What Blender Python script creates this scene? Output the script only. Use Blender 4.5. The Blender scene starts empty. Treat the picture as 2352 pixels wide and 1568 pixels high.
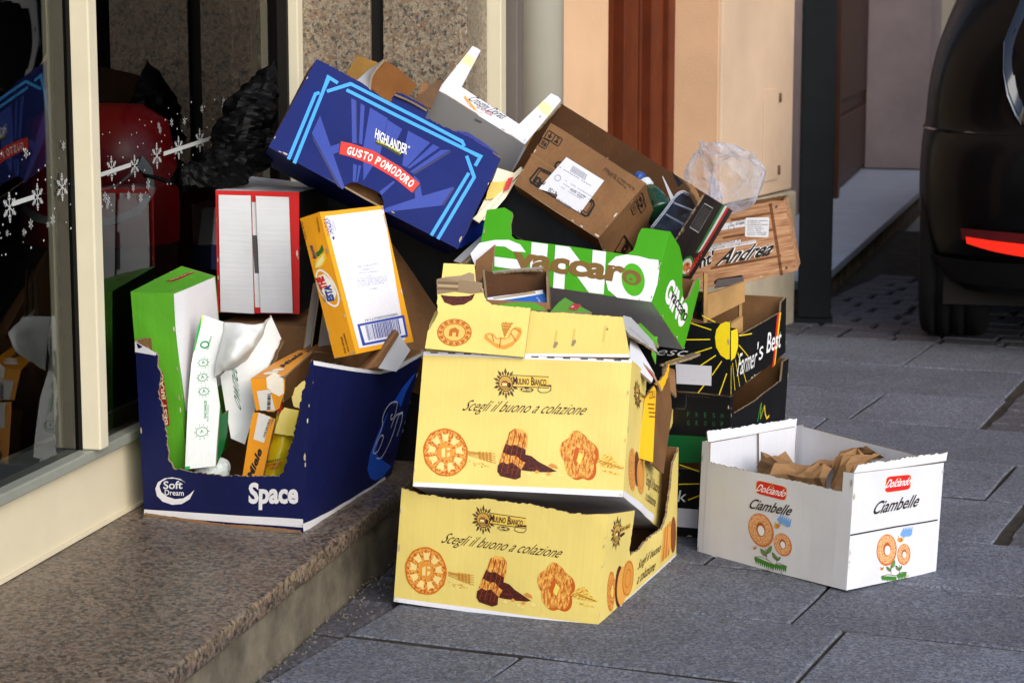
import bpy, bmesh, math, random
from mathutils import Vector, Matrix, noise
from mathutils.geometry import delaunay_2d_cdt

S = bpy.context.scene
C = S.collection
RAD = math.radians
# ------------------------------------------------------------------ camera
cam_data = bpy.data.cameras.new('camera')
cam = bpy.data.objects.new('camera', cam_data)
C.objects.link(cam)
cam.location = (0, 0, 1.05)
PITCH = math.atan(755 / 4938.0)
cam.rotation_euler = (math.pi / 2 - PITCH, 0, 0)
cam_data.sensor_width = 36.0
cam_data.lens = 36.0 * 4938.0 / 2352.0
cam_data.clip_start = 0.05
cam_data.clip_end = 500
cam_data.dof.use_dof = True
cam_data.dof.focus_distance = 3.85
cam_data.dof.aperture_fstop = 11.0
S.camera = cam
# ------------------------------------------------------------------ light
SUN_DIR = Vector((0.42, -0.72, 0.50)).normalized()      # towards the sun
world = bpy.data.worlds.new('World')
S.world = world
world.use_nodes = True
wn = world.node_tree.nodes
wl = world.node_tree.links
wn.clear()
wo = wn.new('ShaderNodeOutputWorld')
wb = wn.new('ShaderNodeBackground')
sky = wn.new('ShaderNodeTexSky')
sky.sky_type = 'NISHITA'
sky.sun_disc = False
sky.sun_elevation = math.asin(SUN_DIR.z)
sky.sun_rotation = math.atan2(SUN_DIR.x, SUN_DIR.y)
sky.air_density = 1.0
sky.dust_density = 1.0
sky.ozone_density = 1.0
wb.inputs['Strength'].default_value = 0.15
wl.new(sky.outputs[0], wb.inputs['Color'])
wl.new(wb.outputs[0], wo.inputs['Surface'])
sun_data = bpy.data.lights.new('sun', 'SUN')
sun_data.energy = 2.0
sun_data.angle = RAD(55)
sun_data.color = (1.0, 0.95, 0.87)
sun = bpy.data.objects.new('sun', sun_data)
C.objects.link(sun)
sun.rotation_euler = SUN_DIR.to_track_quat('Z', 'Y').to_euler()
S.view_settings.view_transform = 'Standard'
S.view_settings.look = 'None'
S.view_settings.exposure = 0.50
S.view_settings.gamma = 1.0
S.view_settings.use_curve_mapping = False
S.cycles.max_bounces = 7
S.cycles.diffuse_bounces = 4
S.cycles.transparent_max_bounces = 12
S.cycles.use_denoising = True

# ------------------------------------------------------------------ materials
def lin(c):
    if isinstance(c, str):
        v = [int(c[i:i + 2], 16) / 255.0 for i in (0, 2, 4)]
    else:
        v = list(c)
    return tuple(x / 12.92 if x <= 0.04045 else ((x + 0.055) / 1.055) ** 2.4 for x in v) + (1.0,)

MATS = {}
def nodes_of(name):
    m = bpy.data.materials.new(name)
    m.use_nodes = True
    n = m.node_tree.nodes
    n.clear()
    out = n.new('ShaderNodeOutputMaterial')
    return m, n, m.node_tree.links, out

def principled(n, l, out, rough=0.6, spec=0.4, metal=0.0):
    b = n.new('ShaderNodeBsdfPrincipled')
    b.inputs['Roughness'].default_value = rough
    b.inputs['Metallic'].default_value = metal
    b.inputs['Specular IOR Level'].default_value = spec
    l.new(b.outputs[0], out.inputs['Surface'])
    return b

def tex_noise(n, l, coord, scale, detail=3, rough=0.55, stretch=None):
    t = n.new('ShaderNodeTexNoise')
    t.inputs['Scale'].default_value = scale
    t.inputs['Detail'].default_value = detail
    t.inputs['Roughness'].default_value = rough
    if stretch:
        mp = n.new('ShaderNodeMapping')
        mp.inputs['Scale'].default_value = stretch
        l.new(coord, mp.inputs['Vector'])
        coord = mp.outputs[0]
    l.new(coord, t.inputs['Vector'])
    return t.outputs['Fac']

def ramp(n, l, fac, stops, interp='LINEAR'):
    r = n.new('ShaderNodeValToRGB')
    r.color_ramp.interpolation = interp
    el = r.color_ramp.elements
    while len(el) > 1:
        el.remove(el[-1])
    el[0].position = stops[0][0]
    el[0].color = stops[0][1]
    for p, c in stops[1:]:
        e = el.new(p)
        e.color = c
    l.new(fac, r.inputs[0])
    return r.outputs[0]

def mixc(n, l, fac, a, b, mode='MIX'):
    m = n.new('ShaderNodeMix')
    m.data_type = 'RGBA'
    m.blend_type = mode
    for sock, v in ((m.inputs[0], fac), (m.inputs[6], a), (m.inputs[7], b)):
        if hasattr(v, 'is_output'):
            l.new(v, sock)
        else:
            sock.default_value = v
    return m.outputs[2]

def bump(n, l, b, height, strength, dist=0.001):
    bp = n.new('ShaderNodeBump')
    bp.inputs['Strength'].default_value = strength
    bp.inputs['Distance'].default_value = dist
    l.new(height, bp.inputs['Height'])
    l.new(bp.outputs[0], b.inputs['Normal'])

def sc(c, k):
    return (c[0] * k, c[1] * k, c[2] * k, 1.0)

def board(name, col, flute=0.5, rough=0.5, dirt=0.12, spec=0.35, along=(170, 5, 1)):
    """corrugated board: flutes run up the panel (UV is in metres), faint grime and scuffs"""
    if name in MATS:
        return MATS[name]
    m, n, l, out = nodes_of(name)
    b = principled(n, l, out, rough, spec)
    tc = n.new('ShaderNodeTexCoord')
    uv, ob = tc.outputs['UV'], tc.outputs['Object']
    c = lin(col)
    g1 = tex_noise(n, l, ob, 9, 4)
    g2 = tex_noise(n, l, uv, 1.0, 2, 0.6, along)
    g3 = tex_noise(n, l, ob, 60, 4, 0.7)
    base = ramp(n, l, g1, [(0.3, sc(c, 1 - dirt)), (0.6, c)])
    base = mixc(n, l, ramp(n, l, g2, [(0.35, (0, 0, 0, 1)), (0.7, (flute * .22,) * 3 + (1,))]), base, sc(c, 0.72))
    scuff = ramp(n, l, g3, [(0.70, (0, 0, 0, 1)), (0.80, (0.22,) * 3 + (1,))])
    base = mixc(n, l, scuff, base, sc(lin('8a7a68'), 1))
    l.new(base, b.inputs['Base Color'])
    bump(n, l, b, g2, 0.35 * flute, 0.0022)
    MATS[name] = m
    return m

def kraft(name, col='9a7450', dirt=0.35, flute=0.5):
    if name in MATS:
        return MATS[name]
    m, n, l, out = nodes_of(name)
    b = principled(n, l, out, 0.75, 0.2)
    tc = n.new('ShaderNodeTexCoord')
    uv, ob = tc.outputs['UV'], tc.outputs['Object']
    c = lin(col)
    g1 = tex_noise(n, l, ob, 12, 5, 0.6)
    g2 = tex_noise(n, l, ob, 220, 3, 0.6, (1, 1, 0.3))
    g3 = tex_noise(n, l, uv, 1.0, 2, 0.6, (170, 6, 1))
    base = ramp(n, l, g1, [(0.3, sc(c, 1 - dirt)), (0.65, c)])
    base = mixc(n, l, ramp(n, l, g2, [(0.35, (0.35,) * 3 + (1,)), (0.6, (0, 0, 0, 1))]), base, sc(c, 0.6))
    base = mixc(n, l, ramp(n, l, g3, [(0.35, (0, 0, 0, 1)), (0.7, (flute * .25,) * 3 + (1,))]), base, sc(c, 0.65))
    l.new(base, b.inputs['Base Color'])
    bump(n, l, b, g3, 0.3 * flute, 0.002)
    MATS[name] = m
    return m

def ink(col, rough=0.5):
    name = 'ink_' + col
    if name in MATS:
        return MATS[name]
    m, n, l, out = nodes_of(name)
    b = principled(n, l, out, rough, 0.35)
    tc = n.new('ShaderNodeTexCoord')
    g = tex_noise(n, l, tc.outputs['Object'], 140, 3, 0.65)
    c = lin(col)
    l.new(ramp(n, l, g, [(0.3, sc(c, 0.95)), (0.6, c)]), b.inputs['Base Color'])
    MATS[name] = m
    return m

def speck_ink(name, ca, cb, scale, lo=0.42, hi=0.55, stretch=None):
    """printed half-tone picture of something grainy (biscuit crumb, sugar): two inks mottled together"""
    if name in MATS:
        return MATS[name]
    m, n, l, out = nodes_of(name)
    b = principled(n, l, out, 0.5, 0.35)
    tc = n.new('ShaderNodeTexCoord')
    g = tex_noise(n, l, tc.outputs['UV'], scale, 3, 0.7, stretch)
    l.new(ramp(n, l, g, [(lo, lin(ca)), (hi, lin(cb))]), b.inputs['Base Color'])
    MATS[name] = m
    return m

speck_ink('biscuit', 'b8500f', 'e7a647', 210)
speck_ink('biscuit_ridge', 'b4520f', 'eab153', 1.0, 0.40, 0.58, (260, 90, 1))
speck_ink('cocoa', '3d1410', '6a2a16', 230, 0.45, 0.65)
speck_ink('straw', 'c98328', 'e8cf62', 230, 0.42, 0.55)
speck_ink('doughnut', 'c4692a', 'e9bf8c', 330, 0.40, 0.58)
speck_ink('doughnut_rim', 'b5561b', 'd98a4a', 330, 0.40, 0.6)
speck_ink('small_print', '6a675f', 'c9c6bd', 1.0, 0.44, 0.5, (260, 700, 1))
speck_ink('small_print_blue', '5b62a8', 'e0dfe2', 1.0, 0.42, 0.5, (420, 700, 1))
speck_ink('wood_print', '8a5a3a', 'c0926c', 1.0, 0.35, 0.6, (12, 160, 1))
speck_ink('wood_print_dark', '4a2a15', '7d4c28', 1.0, 0.35, 0.6, (12, 160, 1))

def ink_of(key):
    return MATS[key] if key in MATS else ink(key)

def plain(name, col, rough=0.5, spec=0.4, metal=0.0, mott=0.15, scale=8, bumpk=0.0, bscale=60, coat=0.0):
    if name in MATS:
        return MATS[name]
    m, n, l, out = nodes_of(name)
    b = principled(n, l, out, rough, spec, metal)
    b.inputs['Coat Weight'].default_value = coat
    b.inputs['Coat Roughness'].default_value = 0.05
    tc = n.new('ShaderNodeTexCoord')
    ob = tc.outputs['Object']
    c = lin(col)
    g = tex_noise(n, l, ob, scale, 5, 0.6)
    l.new(ramp(n, l, g, [(0.3, sc(c, 1 - mott)), (0.68, c)]), b.inputs['Base Color'])
    if bumpk:
        bump(n, l, b, tex_noise(n, l, ob, bscale, 5, 0.65), bumpk, 0.003)
    MATS[name] = m
    return m

# ------------------------------------------------------------------ objects
def link(o, parent=None):
    C.objects.link(o)
    if parent is not None:
        o.parent = parent
    return o

def thing(name, label, cat, loc, group=None, kind=None):
    o = link(bpy.data.objects.new(name, None))
    o.location = loc
    o.empty_display_size = 0.05
    o['label'] = label
    o['category'] = cat
    if group:
        o['group'] = group
    if kind:
        o['kind'] = kind
    bpy.context.view_layer.update()
    return o

def origin_of(parent):
    p = Vector((0, 0, 0))
    while parent is not None:
        p = p + parent.location
        parent = parent.parent
    return p

def mesh_obj(name, verts, faces, mats, parent=None, midx=None, uvs=None, smooth=False, label=None):
    """verts are world points; they are stored relative to the thing they belong to"""
    off = origin_of(parent)
    me = bpy.data.meshes.new(name)
    me.from_pydata([tuple(Vector(v) - off) for v in verts], [], faces)
    if not isinstance(mats, (list, tuple)):
        mats = [mats]
    for m in mats:
        me.materials.append(m)
    if midx:
        me.polygons.foreach_set('material_index', midx)
    if uvs:
        lay = me.uv_layers.new(name='UVMap')
        flat = []
        for lp in me.loops:
            flat += list(uvs[lp.vertex_index])
        lay.data.foreach_set('uv', flat)
    if smooth:
        me.polygons.foreach_set('use_smooth', [True] * len(me.polygons))
    me.update()
    o = link(bpy.data.objects.new(name, me), parent)
    if label:
        o['label'] = label
    return o

def tag(o, label, cat, group=None, kind=None):
    o['label'] = label
    o['category'] = cat
    if group:
        o['group'] = group
    if kind:
        o['kind'] = kind
    return o

# ------------------------------------------------------------------ board panels
def inside(p, poly):
    x, y = p
    r = False
    j = len(poly) - 1
    for i in range(len(poly)):
        xi, yi = poly[i]
        xj, yj = poly[j]
        if (yi > y) != (yj > y) and x < (xj - xi) * (y - yi) / (yj - yi + 1e-12) + xi:
            r = not r
        j = i
    return r

def fill(poly, grid):
    """triangulate a polygon (metric 2-D points) with inner grid points -> verts, tris"""
    pts = [Vector(p) for p in poly]
    n = len(pts)
    x0, x1 = min(p.x for p in pts), max(p.x for p in pts)
    y0, y1 = min(p.y for p in pts), max(p.y for p in pts)
    if grid and max(x1 - x0, y1 - y0) > grid * 1.2:
        # refine the outline, then sprinkle grid points inside
        ref = []
        for i in range(n):
            a, b = pts[i], pts[(i + 1) % n]
            k = max(1, int((b - a).length / grid + 0.5))
            ref += [a.lerp(b, t / k) for t in range(k)]
        pts = ref
        n = len(pts)
        P = [(p.x, p.y) for p in pts]
        nx, ny = int((x1 - x0) / grid + 1), int((y1 - y0) / grid + 1)
        for i in range(1, nx):
            for j in range(1, ny):
                q = (x0 + (x1 - x0) * i / nx, y0 + (y1 - y0) * j / ny)
                if inside(q, P) and min((Vector(q) - p).length for p in pts[:n]) > grid * 0.35:
                    pts.append(Vector(q))
    v, e, f, ov, oe, of = delaunay_2d_cdt(pts, [], [list(range(n))], 1, 1e-6)
    return [(p.x, p.y) for p in v], [tuple(t) for t in f]

def jag(poly, seed=0):
    """poly: (u, v) or (u, v, amp): edges that start at a point with amp are torn by that amount (metres)"""
    rnd = random.Random(seed)
    out = []
    n = len(poly)
    for i in range(n):
        a, b = poly[i], poly[(i + 1) % n]
        out.append((a[0], a[1]))
        if len(a) > 2 and a[2] > 0:
            L = math.hypot(b[0] - a[0], b[1] - a[1])
            k = max(2, int(L / 0.004))
            nx, ny = -(b[1] - a[1]) / (L + 1e-9), (b[0] - a[0]) / (L + 1e-9)
            w = 0
            for t in range(1, k):
                s = t / k
                w = w * 0.35 + rnd.uniform(-1, 1) * a[2] * .8
                out.append((a[0] + (b[0] - a[0]) * s + nx * w, a[1] + (b[1] - a[1]) * s + ny * w))
    return out

class Quad:
    def __init__(s, bl, br, tr, tl, bulge=0.0, dent=0.0, seed=0):
        s.c = [Vector(p) for p in (bl, br, tr, tl)]
        s.w = ((s.c[1] - s.c[0]).length + (s.c[2] - s.c[3]).length) / 2
        s.h = ((s.c[3] - s.c[0]).length + (s.c[2] - s.c[1]).length) / 2
        s.bulge, s.dent, s.seed = bulge, dent, seed
        s.n = ((s.c[1] - s.c[0]) + (s.c[2] - s.c[3])).cross((s.c[3] - s.c[0]) + (s.c[2] - s.c[1])).normalized()

    def flat(s, u, v):
        a, b, c, d = s.c
        return a * ((1 - u) * (1 - v)) + b * (u * (1 - v)) + c * (u * v) + d * ((1 - u) * v)

    def at(s, u, v, off=0.0):
        k = max(0.0, 4 * u * (1 - u)) ** 0.5
        d = s.bulge * k * (0.35 + 0.65 * max(0, min(1, v)))
        if s.dent:
            d += s.dent * k * noise.noise(Vector((u * s.w * 11 + s.seed * 7.3, v * s.h * 11, s.seed * 3.1)))
        return s.flat(u, v) + s.n * (d + off)

def panel(name, q, parent, mats, outline=None, thick=0.004, miter=(1, 1, 1, 0), grid=0.035, seed=0, label=None):
    """a slab of board on quad q. outline in fractions of the quad. miter: left, right, bottom, top ends cut at 45 degrees"""
    ol = outline or [(0, 0), (1, 0), (1, 1), (0, 1)]
    ol = jag([((p[0] * q.w, p[1] * q.h) + tuple(p[2:])) for p in ol], seed)
    v2, tr = fill(ol, grid)
    n = len(v2)
    verts, uvs = [], []
    for x, y in v2:
        verts.append(q.at(x / q.w, y / q.h))
        uvs.append((x, y))
    t = thick
    for x, y in v2:
        u, v = x / q.w, y / q.h
        if miter[0] and u < 0.002: u += t / q.w
        if miter[1] and u > 0.998: u -= t / q.w
        if miter[2] and v < 0.002: v += t / q.h
        if miter[3] and v > 0.998: v -= t / q.h
        verts.append(q.at(u, v, -t))
        uvs.append((x, y))
    faces = list(tr)
    mid = [0] * len(tr)
    cnt = {}
    for f in tr:
        for i in range(len(f)):
            a, b = f[i], f[(i + 1) % len(f)]
            cnt[(a, b)] = cnt.get((a, b), 0) + 1
    for f in tr:
        faces.append(tuple(n + i for i in reversed(f)))
        mid.append(1)
    for (a, b) in list(cnt):
        if (b, a) not in cnt:
            faces.append((b, a, n + a, n + b))
            mid.append(2)
    return mesh_obj(name, verts, faces, mats, parent, mid, uvs, label=label)

# ------------------------------------------------------------------ print
_glyph = {}
def glyphs(text, bold=0.0, space=1.0):
    key = (text, bold, space)
    if key not in _glyph:
        cu = bpy.data.curves.new('lettering', 'FONT')
        cu.body = text
        cu.size = 1.0
        cu.offset = bold
        cu.space_character = space
        cu.dimensions = '2D'
        cu.fill_mode = 'FRONT'
        cu.resolution_u = 3
        o = bpy.data.objects.new('lettering', cu)
        me = bpy.data.meshes.new_from_object(o)
        vs = [(v.co.x, v.co.y) for v in me.vertices]
        fs = [tuple(p.vertices) for p in me.polygons]
        bpy.data.objects.remove(o)
        bpy.data.curves.remove(cu)
        bpy.data.meshes.remove(me)
        x0, x1 = min(v[0] for v in vs), max(v[0] for v in vs)
        y0, y1 = min(v[1] for v in vs), max(v[1] for v in vs)
        _glyph[key] = ([((x - x0) / (x1 - x0), (y - y0) / (y1 - y0)) for x, y in vs], fs)
    return _glyph[key]

class Art:
    """flat print on one panel: polygons and lettering in layers half a millimetre apart, one mesh"""
    def __init__(s, q):
        s.q = q
        s.v, s.f, s.m, s.uv, s.keys = [], [], [], [], []
        s.layer = 0

    def key(s, k):
        if k not in s.keys:
            s.keys.append(k)
        return s.keys.index(k)

    def raw(s, uvs, faces, k, layer):
        b = len(s.v)
        ki = s.key(k)
        off = 0.0004 + 0.00025 * layer
        for u, v in uvs:
            s.v.append(s.q.at(u, v, off))
            s.uv.append((u * s.q.w, v * s.q.h))
        pl = [Vector((u * s.q.w, v * s.q.h)) for u, v in uvs]
        for f in faces:
            a = 0
            for i in range(len(f)):
                p, r = pl[f[i]], pl[f[(i + 1) % len(f)]]
                a += p.x * r.y - r.x * p.y
            s.f.append(tuple(b + i for i in (f if a > 0 else reversed(f))))
            s.m.append(ki)

    def poly(s, k, pts, layer=0, grid=0.03):
        P = [(u * s.q.w, v * s.q.h) for u, v in pts]
        try:
            v2, tr = fill(P, grid)
        except Exception:
            return
        s.raw([(x / s.q.w, y / s.q.h) for x, y in v2], tr, k, layer)

    def line(s, k, pts, width, layer=0):
        P = [Vector((u * s.q.w, v * s.q.h)) for u, v in pts]
        Q = [P[0]]
        for b in P[1:]:
            m = max(1, int((b - Q[-1]).length / 0.025))
            a = Q[-1]
            Q += [a.lerp(b, t / m) for t in range(1, m + 1)]
        P = Q
        n = len(P)
        L, R = [], []
        for i in range(n):
            a, b = P[max(0, i - 1)], P[min(n - 1, i + 1)]
            d = (b - a)
            d = d.normalized() if d.length > 1e-9 else Vector((1, 0))
            nn = Vector((-d.y, d.x)) * width / 2
            if 0 < i < n - 1:
                d1, d2 = (P[i] - P[i - 1]), (P[i + 1] - P[i])
                if d1.length > 1e-9 and d2.length > 1e-9:
                    cs = max(0.3, abs(d.dot(d2.normalized())))
                    nn = nn / cs
            L.append(P[i] + nn)
            R.append(P[i] - nn)
        vs = [(p.x / s.q.w, p.y / s.q.h) for p in L + R]
        fs = [(i, i + 1, n + i + 1, n + i) for i in range(n - 1)]
        s.raw(vs, fs, k, layer)

    def text(s, k, txt, bl, br, tl, layer=1, bold=0.0, shear=0.0, arc=0.0, space=1.0):
        vs, fs = glyphs(txt, bold, space)
        out = []
        for x, y in vs:
            xx = x + shear * (y - 0.4)
            yy = y + arc * (1 - (2 * x - 1) ** 2)
            out.append((bl[0] + (br[0] - bl[0]) * xx + (tl[0] - bl[0]) * yy,
                        bl[1] + (br[1] - bl[1]) * xx + (tl[1] - bl[1]) * yy))
        s.raw(out, fs, k, layer)

    def done(s, parent, name='printed_artwork'):
        if s.v:
            return mesh_obj(name, s.v, s.f, [ink_of(k) for k in s.keys], parent, s.m, s.uv)

# ------------------------------------------------------------------ setting: plan frames
FA = RAD(12.7)                                   # the shop front runs away from the camera along US, street side is +NS
US, NS = Vector((math.sin(FA), math.cos(FA), 0)), Vector((math.cos(FA), -math.sin(FA), 0))
PA = RAD(22.5)                                   # the paving runs along VP
VP, WP = Vector((math.sin(PA), math.cos(PA), 0)), Vector((math.cos(PA), -math.sin(PA), 0))
def fac(s, t, z=0.0):
    return US * s + NS * t + Vector((0, 0, z))
def pav(p, q, z=0.0):
    return VP * p + WP * q + Vector((0, 0, z))

def prism(name, plan, z0, z1, mat, parent=None, bevel=0.0, segs=2, uvw=False, label=None):
    """plan: world xy points counter-clockwise seen from above"""
    bm = bmesh.new()
    a = 0
    for i in range(len(plan)):
        p, q = plan[i], plan[(i + 1) % len(plan)]
        a += p[0] * q[1] - q[0] * p[1]
    if a < 0:
        plan = list(reversed(plan))
    off = origin_of(parent)
    lo = [bm.verts.new((p[0] - off.x, p[1] - off.y, z0 - off.z)) for p in plan]
    hi = [bm.verts.new((p[0] - off.x, p[1] - off.y, z1 - off.z)) for p in plan]
    bm.faces.new(list(reversed(lo)))
    bm.faces.new(hi)
    n = len(plan)
    for i in range(n):
        bm.faces.new((lo[i], lo[(i + 1) % n], hi[(i + 1) % n], hi[i]))
    if bevel:
        bmesh.ops.bevel(bm, geom=list(bm.edges), offset=bevel, segments=segs, affect='EDGES', profile=0.6)
    me = bpy.data.meshes.new(name)
    bm.to_mesh(me)
    bm.free()
    me.materials.append(mat)
    o = link(bpy.data.objects.new(name, me), parent)
    if label:
        o['label'] = label
    return o

def rect(s0, s1, t0, t1, f=fac):
    return [f(s0, t0), f(s1, t0), f(s1, t1), f(s0, t1)]

def granite(name, cols, scale, rough=0.5, bumpk=0.25, spec=0.4, dark=0.55, vary=0.0, stain=0.0):
    m, n, l, out = nodes_of(name)
    b = principled(n, l, out, rough, spec)
    tc = n.new('ShaderNodeTexCoord')
    ob = tc.outputs['Object']
    w = n.new('ShaderNodeTexVoronoi')
    w.inputs['Scale'].default_value = scale
    w.inputs['Randomness'].default_value = 1.0
    warp = n.new('ShaderNodeTexNoise')
    warp.inputs['Scale'].default_value = scale * 1.4
    warp.inputs['Detail'].default_value = 3
    l.new(ob, warp.inputs['Vector'])
    mx = n.new('ShaderNodeMix')
    mx.data_type = 'VECTOR'
    mx.inputs[0].default_value = 0.5 / scale
    l.new(ob, mx.inputs[4])
    add = n.new('ShaderNodeVectorMath')
    add.operation = 'MULTIPLY_ADD'
    l.new(warp.outputs['Color'], add.inputs[0])
    add.inputs[1].default_value = (1.6 / scale,) * 3
    l.new(ob, add.inputs[2])
    l.new(add.outputs[0], w.inputs['Vector'])
    sep = n.new('ShaderNodeSeparateColor')
    l.new(w.outputs['Color'], sep.inputs[0])
    k = len(cols)
    c = ramp(n, l, sep.outputs[0], [(i / k, lin(cols[i])) for i in range(k)], 'CONSTANT')
    g = tex_noise(n, l, ob, scale * 3, 4, 0.7)
    c = mixc(n, l, ramp(n, l, g, [(0.50, (0, 0, 0, 1)), (0.60, (dark,) * 3 + (1,))]), c, lin('2a2524'))
    big = tex_noise(n, l, ob, 3.0, 5, 0.6)
    c = mixc(n, l, ramp(n, l, big, [(0.35, (0.3,) * 3 + (1,)), (0.65, (0, 0, 0, 1))]), c, lin('3a3430'), 'MIX')
    oi = n.new('ShaderNodeObjectInfo')
    c = mixc(n, l, 1.0, c, ramp(n, l, oi.outputs['Random'], [(0, (1 - vary,) * 3 + (1,)), (1, (1, 1, 1, 1))]), 'MULTIPLY')
    st = tex_noise(n, l, ob, 9.0, 6, 0.72)
    c = mixc(n, l, ramp(n, l, st, [(0.58, (0, 0, 0, 1)), (0.75, (stain,) * 3 + (1,))]), c, lin('2c2824'))
    l.new(c, b.inputs['Base Color'])
    bump(n, l, b, g, bumpk, 0.002)
    MATS[name] = m
    return m

M_PAVER = granite('paver_granite', ['666c7a', '828897', '5a5f6f', '959bab', '747988', '828389'], 230, 0.72, 0.6, 0.3, 0.6, .28, .45)
M_COBBLE = granite('cobble_stone', ['4a4b52', '5d5e66', '55525a', '666770', '4d4a50'], 160, 0.7, 0.6, 0.3, 0.6)
M_TREAD = granite('tread_granite', ['76675a', '504944', '8a7463', '65503f', '80776b', '35302d', '6d5c4e', '8d7766'], 165, 0.42, 0.12, 0.45, 0.85, 0, .5)
M_PIER = granite('pier_granite', ['a09078', '857c6e', 'b3a48a', '93735c', 'a79a84', '55514c', '9a8068', 'aea088'], 170, 0.38, 0.08, 0.45, 0.9)
M_MORTAR = plain('mortar', '4a453f', 0.95, 0.1, mott=0.5, scale=18, bumpk=0.8, bscale=120)
M_CONC = plain('riser_concrete', '7d7465', 0.92, 0.15, mott=0.65, scale=9, bumpk=0.7, bscale=90)
M_CREAM = plain('cream_paint', 'd9cdb0', 0.5, 0.35, mott=0.10, scale=6, bumpk=0.05)
M_ALU = plain('grey_aluminium', '8d8f84', 0.4, 0.5, mott=0.15, scale=12)
M_FRAME = plain('cream_frame', 'd6cdb2', 0.42, 0.4, mott=0.08, scale=9)
M_BLACKGAP = plain('black_channel', '15130f', 0.7, 0.2)
M_PIPE = plain('grey_pipe', 'b3aea0', 0.5, 0.35, mott=0.12, scale=5, bumpk=0.1, bscale=20)
M_PEACH = plain('peach_stucco', 'dcb48f', 0.85, 0.2, mott=0.14, scale=4, bumpk=0.35, bscale=150)
M_PEACH2 = plain('pale_stucco', 'd2b69c', 0.85, 0.2, mott=0.2, scale=3, bumpk=0.35, bscale=120)
M_MAUVE = plain('mauve_stucco', 'b39f9c', 0.85, 0.2, mott=0.22, scale=4, bumpk=0.4, bscale=120)
M_PLINTH = plain('plinth_plaster', 'b3a792', 0.85, 0.2, mott=0.3, scale=6, bumpk=0.4, bscale=70)
M_DOOR = plain('door_wood', '63290f', 0.5, 0.35, mott=0.3, scale=10, bumpk=0.1, bscale=40)
M_DOOR2 = plain('dark_door_wood', '4e2818', 0.5, 0.35, mott=0.3, scale=10, bumpk=0.1, bscale=40)
M_POLE = plain('dark_pole_paint', '14191c', 0.65, 0.12, mott=0.3, scale=7, bumpk=0.25, bscale=60)
M_MARBLE = plain('grey_marble', 'b9c1cf', 0.5, 0.4, mott=0.18, scale=6, bumpk=0.1, bscale=60)
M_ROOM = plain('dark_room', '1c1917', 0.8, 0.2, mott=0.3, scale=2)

# ------------------------------------------------------------------ ground and pavement
M_STREET = plain('street_granite', 'a09d97', 0.9, 0.2, mott=0.3, scale=3, bumpk=0.4, bscale=120)
ground = mesh_obj('ground', [(-40, -20, -0.06), (60, -20, -0.06), (60, 80, -0.06), (-40, 80, -0.06)], [(0, 1, 2, 3)], M_STREET)
ground['kind'] = 'structure'
pavement = mesh_obj('pavement', [tuple(pav(1.2, -1.9, -0.014)), tuple(pav(1.2, 3.0, -0.014)), tuple(pav(10.5, 3.0, -0.014)), tuple(pav(10.5, -2.6, -0.014))], [(0, 1, 2, 3)], M_MORTAR)
pavement['kind'] = 'structure'
rnd = random.Random(7)
def stone(name, pts, top, mat, bev, depth=0.05):
    """a laid stone with slightly worn, uneven edges; pts in world xy"""
    bm = bmesh.new()
    ring = []
    n = len(pts)
    for i in range(n):
        a, b = Vector(pts[i]), Vector(pts[(i + 1) % n])
        k = max(1, int((b - a).length / 0.11))
        for t in range(k):
            p = a.lerp(b, t / k)
            d = 0.0022 if t else 0.003
            ring.append(p + Vector((rnd.uniform(-d, d), rnd.uniform(-d, d), 0)))
    m = len(ring)
    c = sum(ring, Vector((0, 0, 0))) / m
    tilt = (rnd.uniform(-.003, .003), rnd.uniform(-.003, .003))
    zt = lambda p: top + tilt[0] * (p.x - c.x) + tilt[1] * (p.y - c.y)
    lo = [bm.verts.new((p.x, p.y, -depth)) for p in ring]
    hi = [bm.verts.new((p.x, p.y, zt(p) - bev * rnd.uniform(0.6, 1.4))) for p in ring]
    tp = []
    for p in ring:
        q = p + (c - p).normalized() * bev * rnd.uniform(0.7, 1.7)
        tp.append(bm.verts.new((q.x, q.y, zt(q))))
    for i in range(m):
        j = (i + 1) % m
        bm.faces.new((lo[i], lo[j], hi[j], hi[i])).material_index = 1
        bm.faces.new((hi[i], hi[j], tp[j], tp[i]))
    bm.faces.new(tp)
    me = bpy.data.meshes.new(name)
    bm.normal_update()
    bm.to_mesh(me)
    bm.free()
    me.materials.append(mat)
    me.materials.append(M_MORTAR)
    return link(bpy.data.objects.new(name, me), pavement)

ROWS = [(1.9, 2.28, [-1.0, -.3, .4]), (2.28, 2.62, [-1.35, -.75, -.1, .6]), (2.62, 2.90, [-1.0, -.35, .5]), (2.90, 3.177, [-1.30, -.62, .2, .8]), (3.177, 3.532, [-1.517, -.842, -.10, .7]), (3.532, 3.866, [-.94, .10, .9]),
        (3.866, 4.24, [-1.2, -.42, .5]), (4.24, 4.626, [-1.05]), (4.626, 5.02, [-.80, .35, .9]), (5.02, 5.44, [-1.354, -.2, .8]), (5.44, 5.88, [-1.30]), (5.88, 6.35, [-1.652]), (6.35, 6.84, [-1.36])]
ENDS = {4.24: -.715, 5.44: -.965, 5.88: -.98, 6.35: -.72}
J = 0.0028
for p0, p1, js in ROWS:
    end = ENDS.get(p0, 1.9)
    qs = [-1.625] + [j for j in js if j > -1.5] + [end]
    if p0 > 4.2: qs[0] = -1.95
    for a, b in zip(qs, qs[1:]):
        stone('paving_slab', [pav(p0 + J * 1.8, a + J), pav(p1 - J * 1.8, a + J), pav(p1 - J * 1.8, b - J), pav(p0 + J * 1.8, b - J)], rnd.uniform(-.0015, .0015), M_PAVER, 0.0032)
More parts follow.
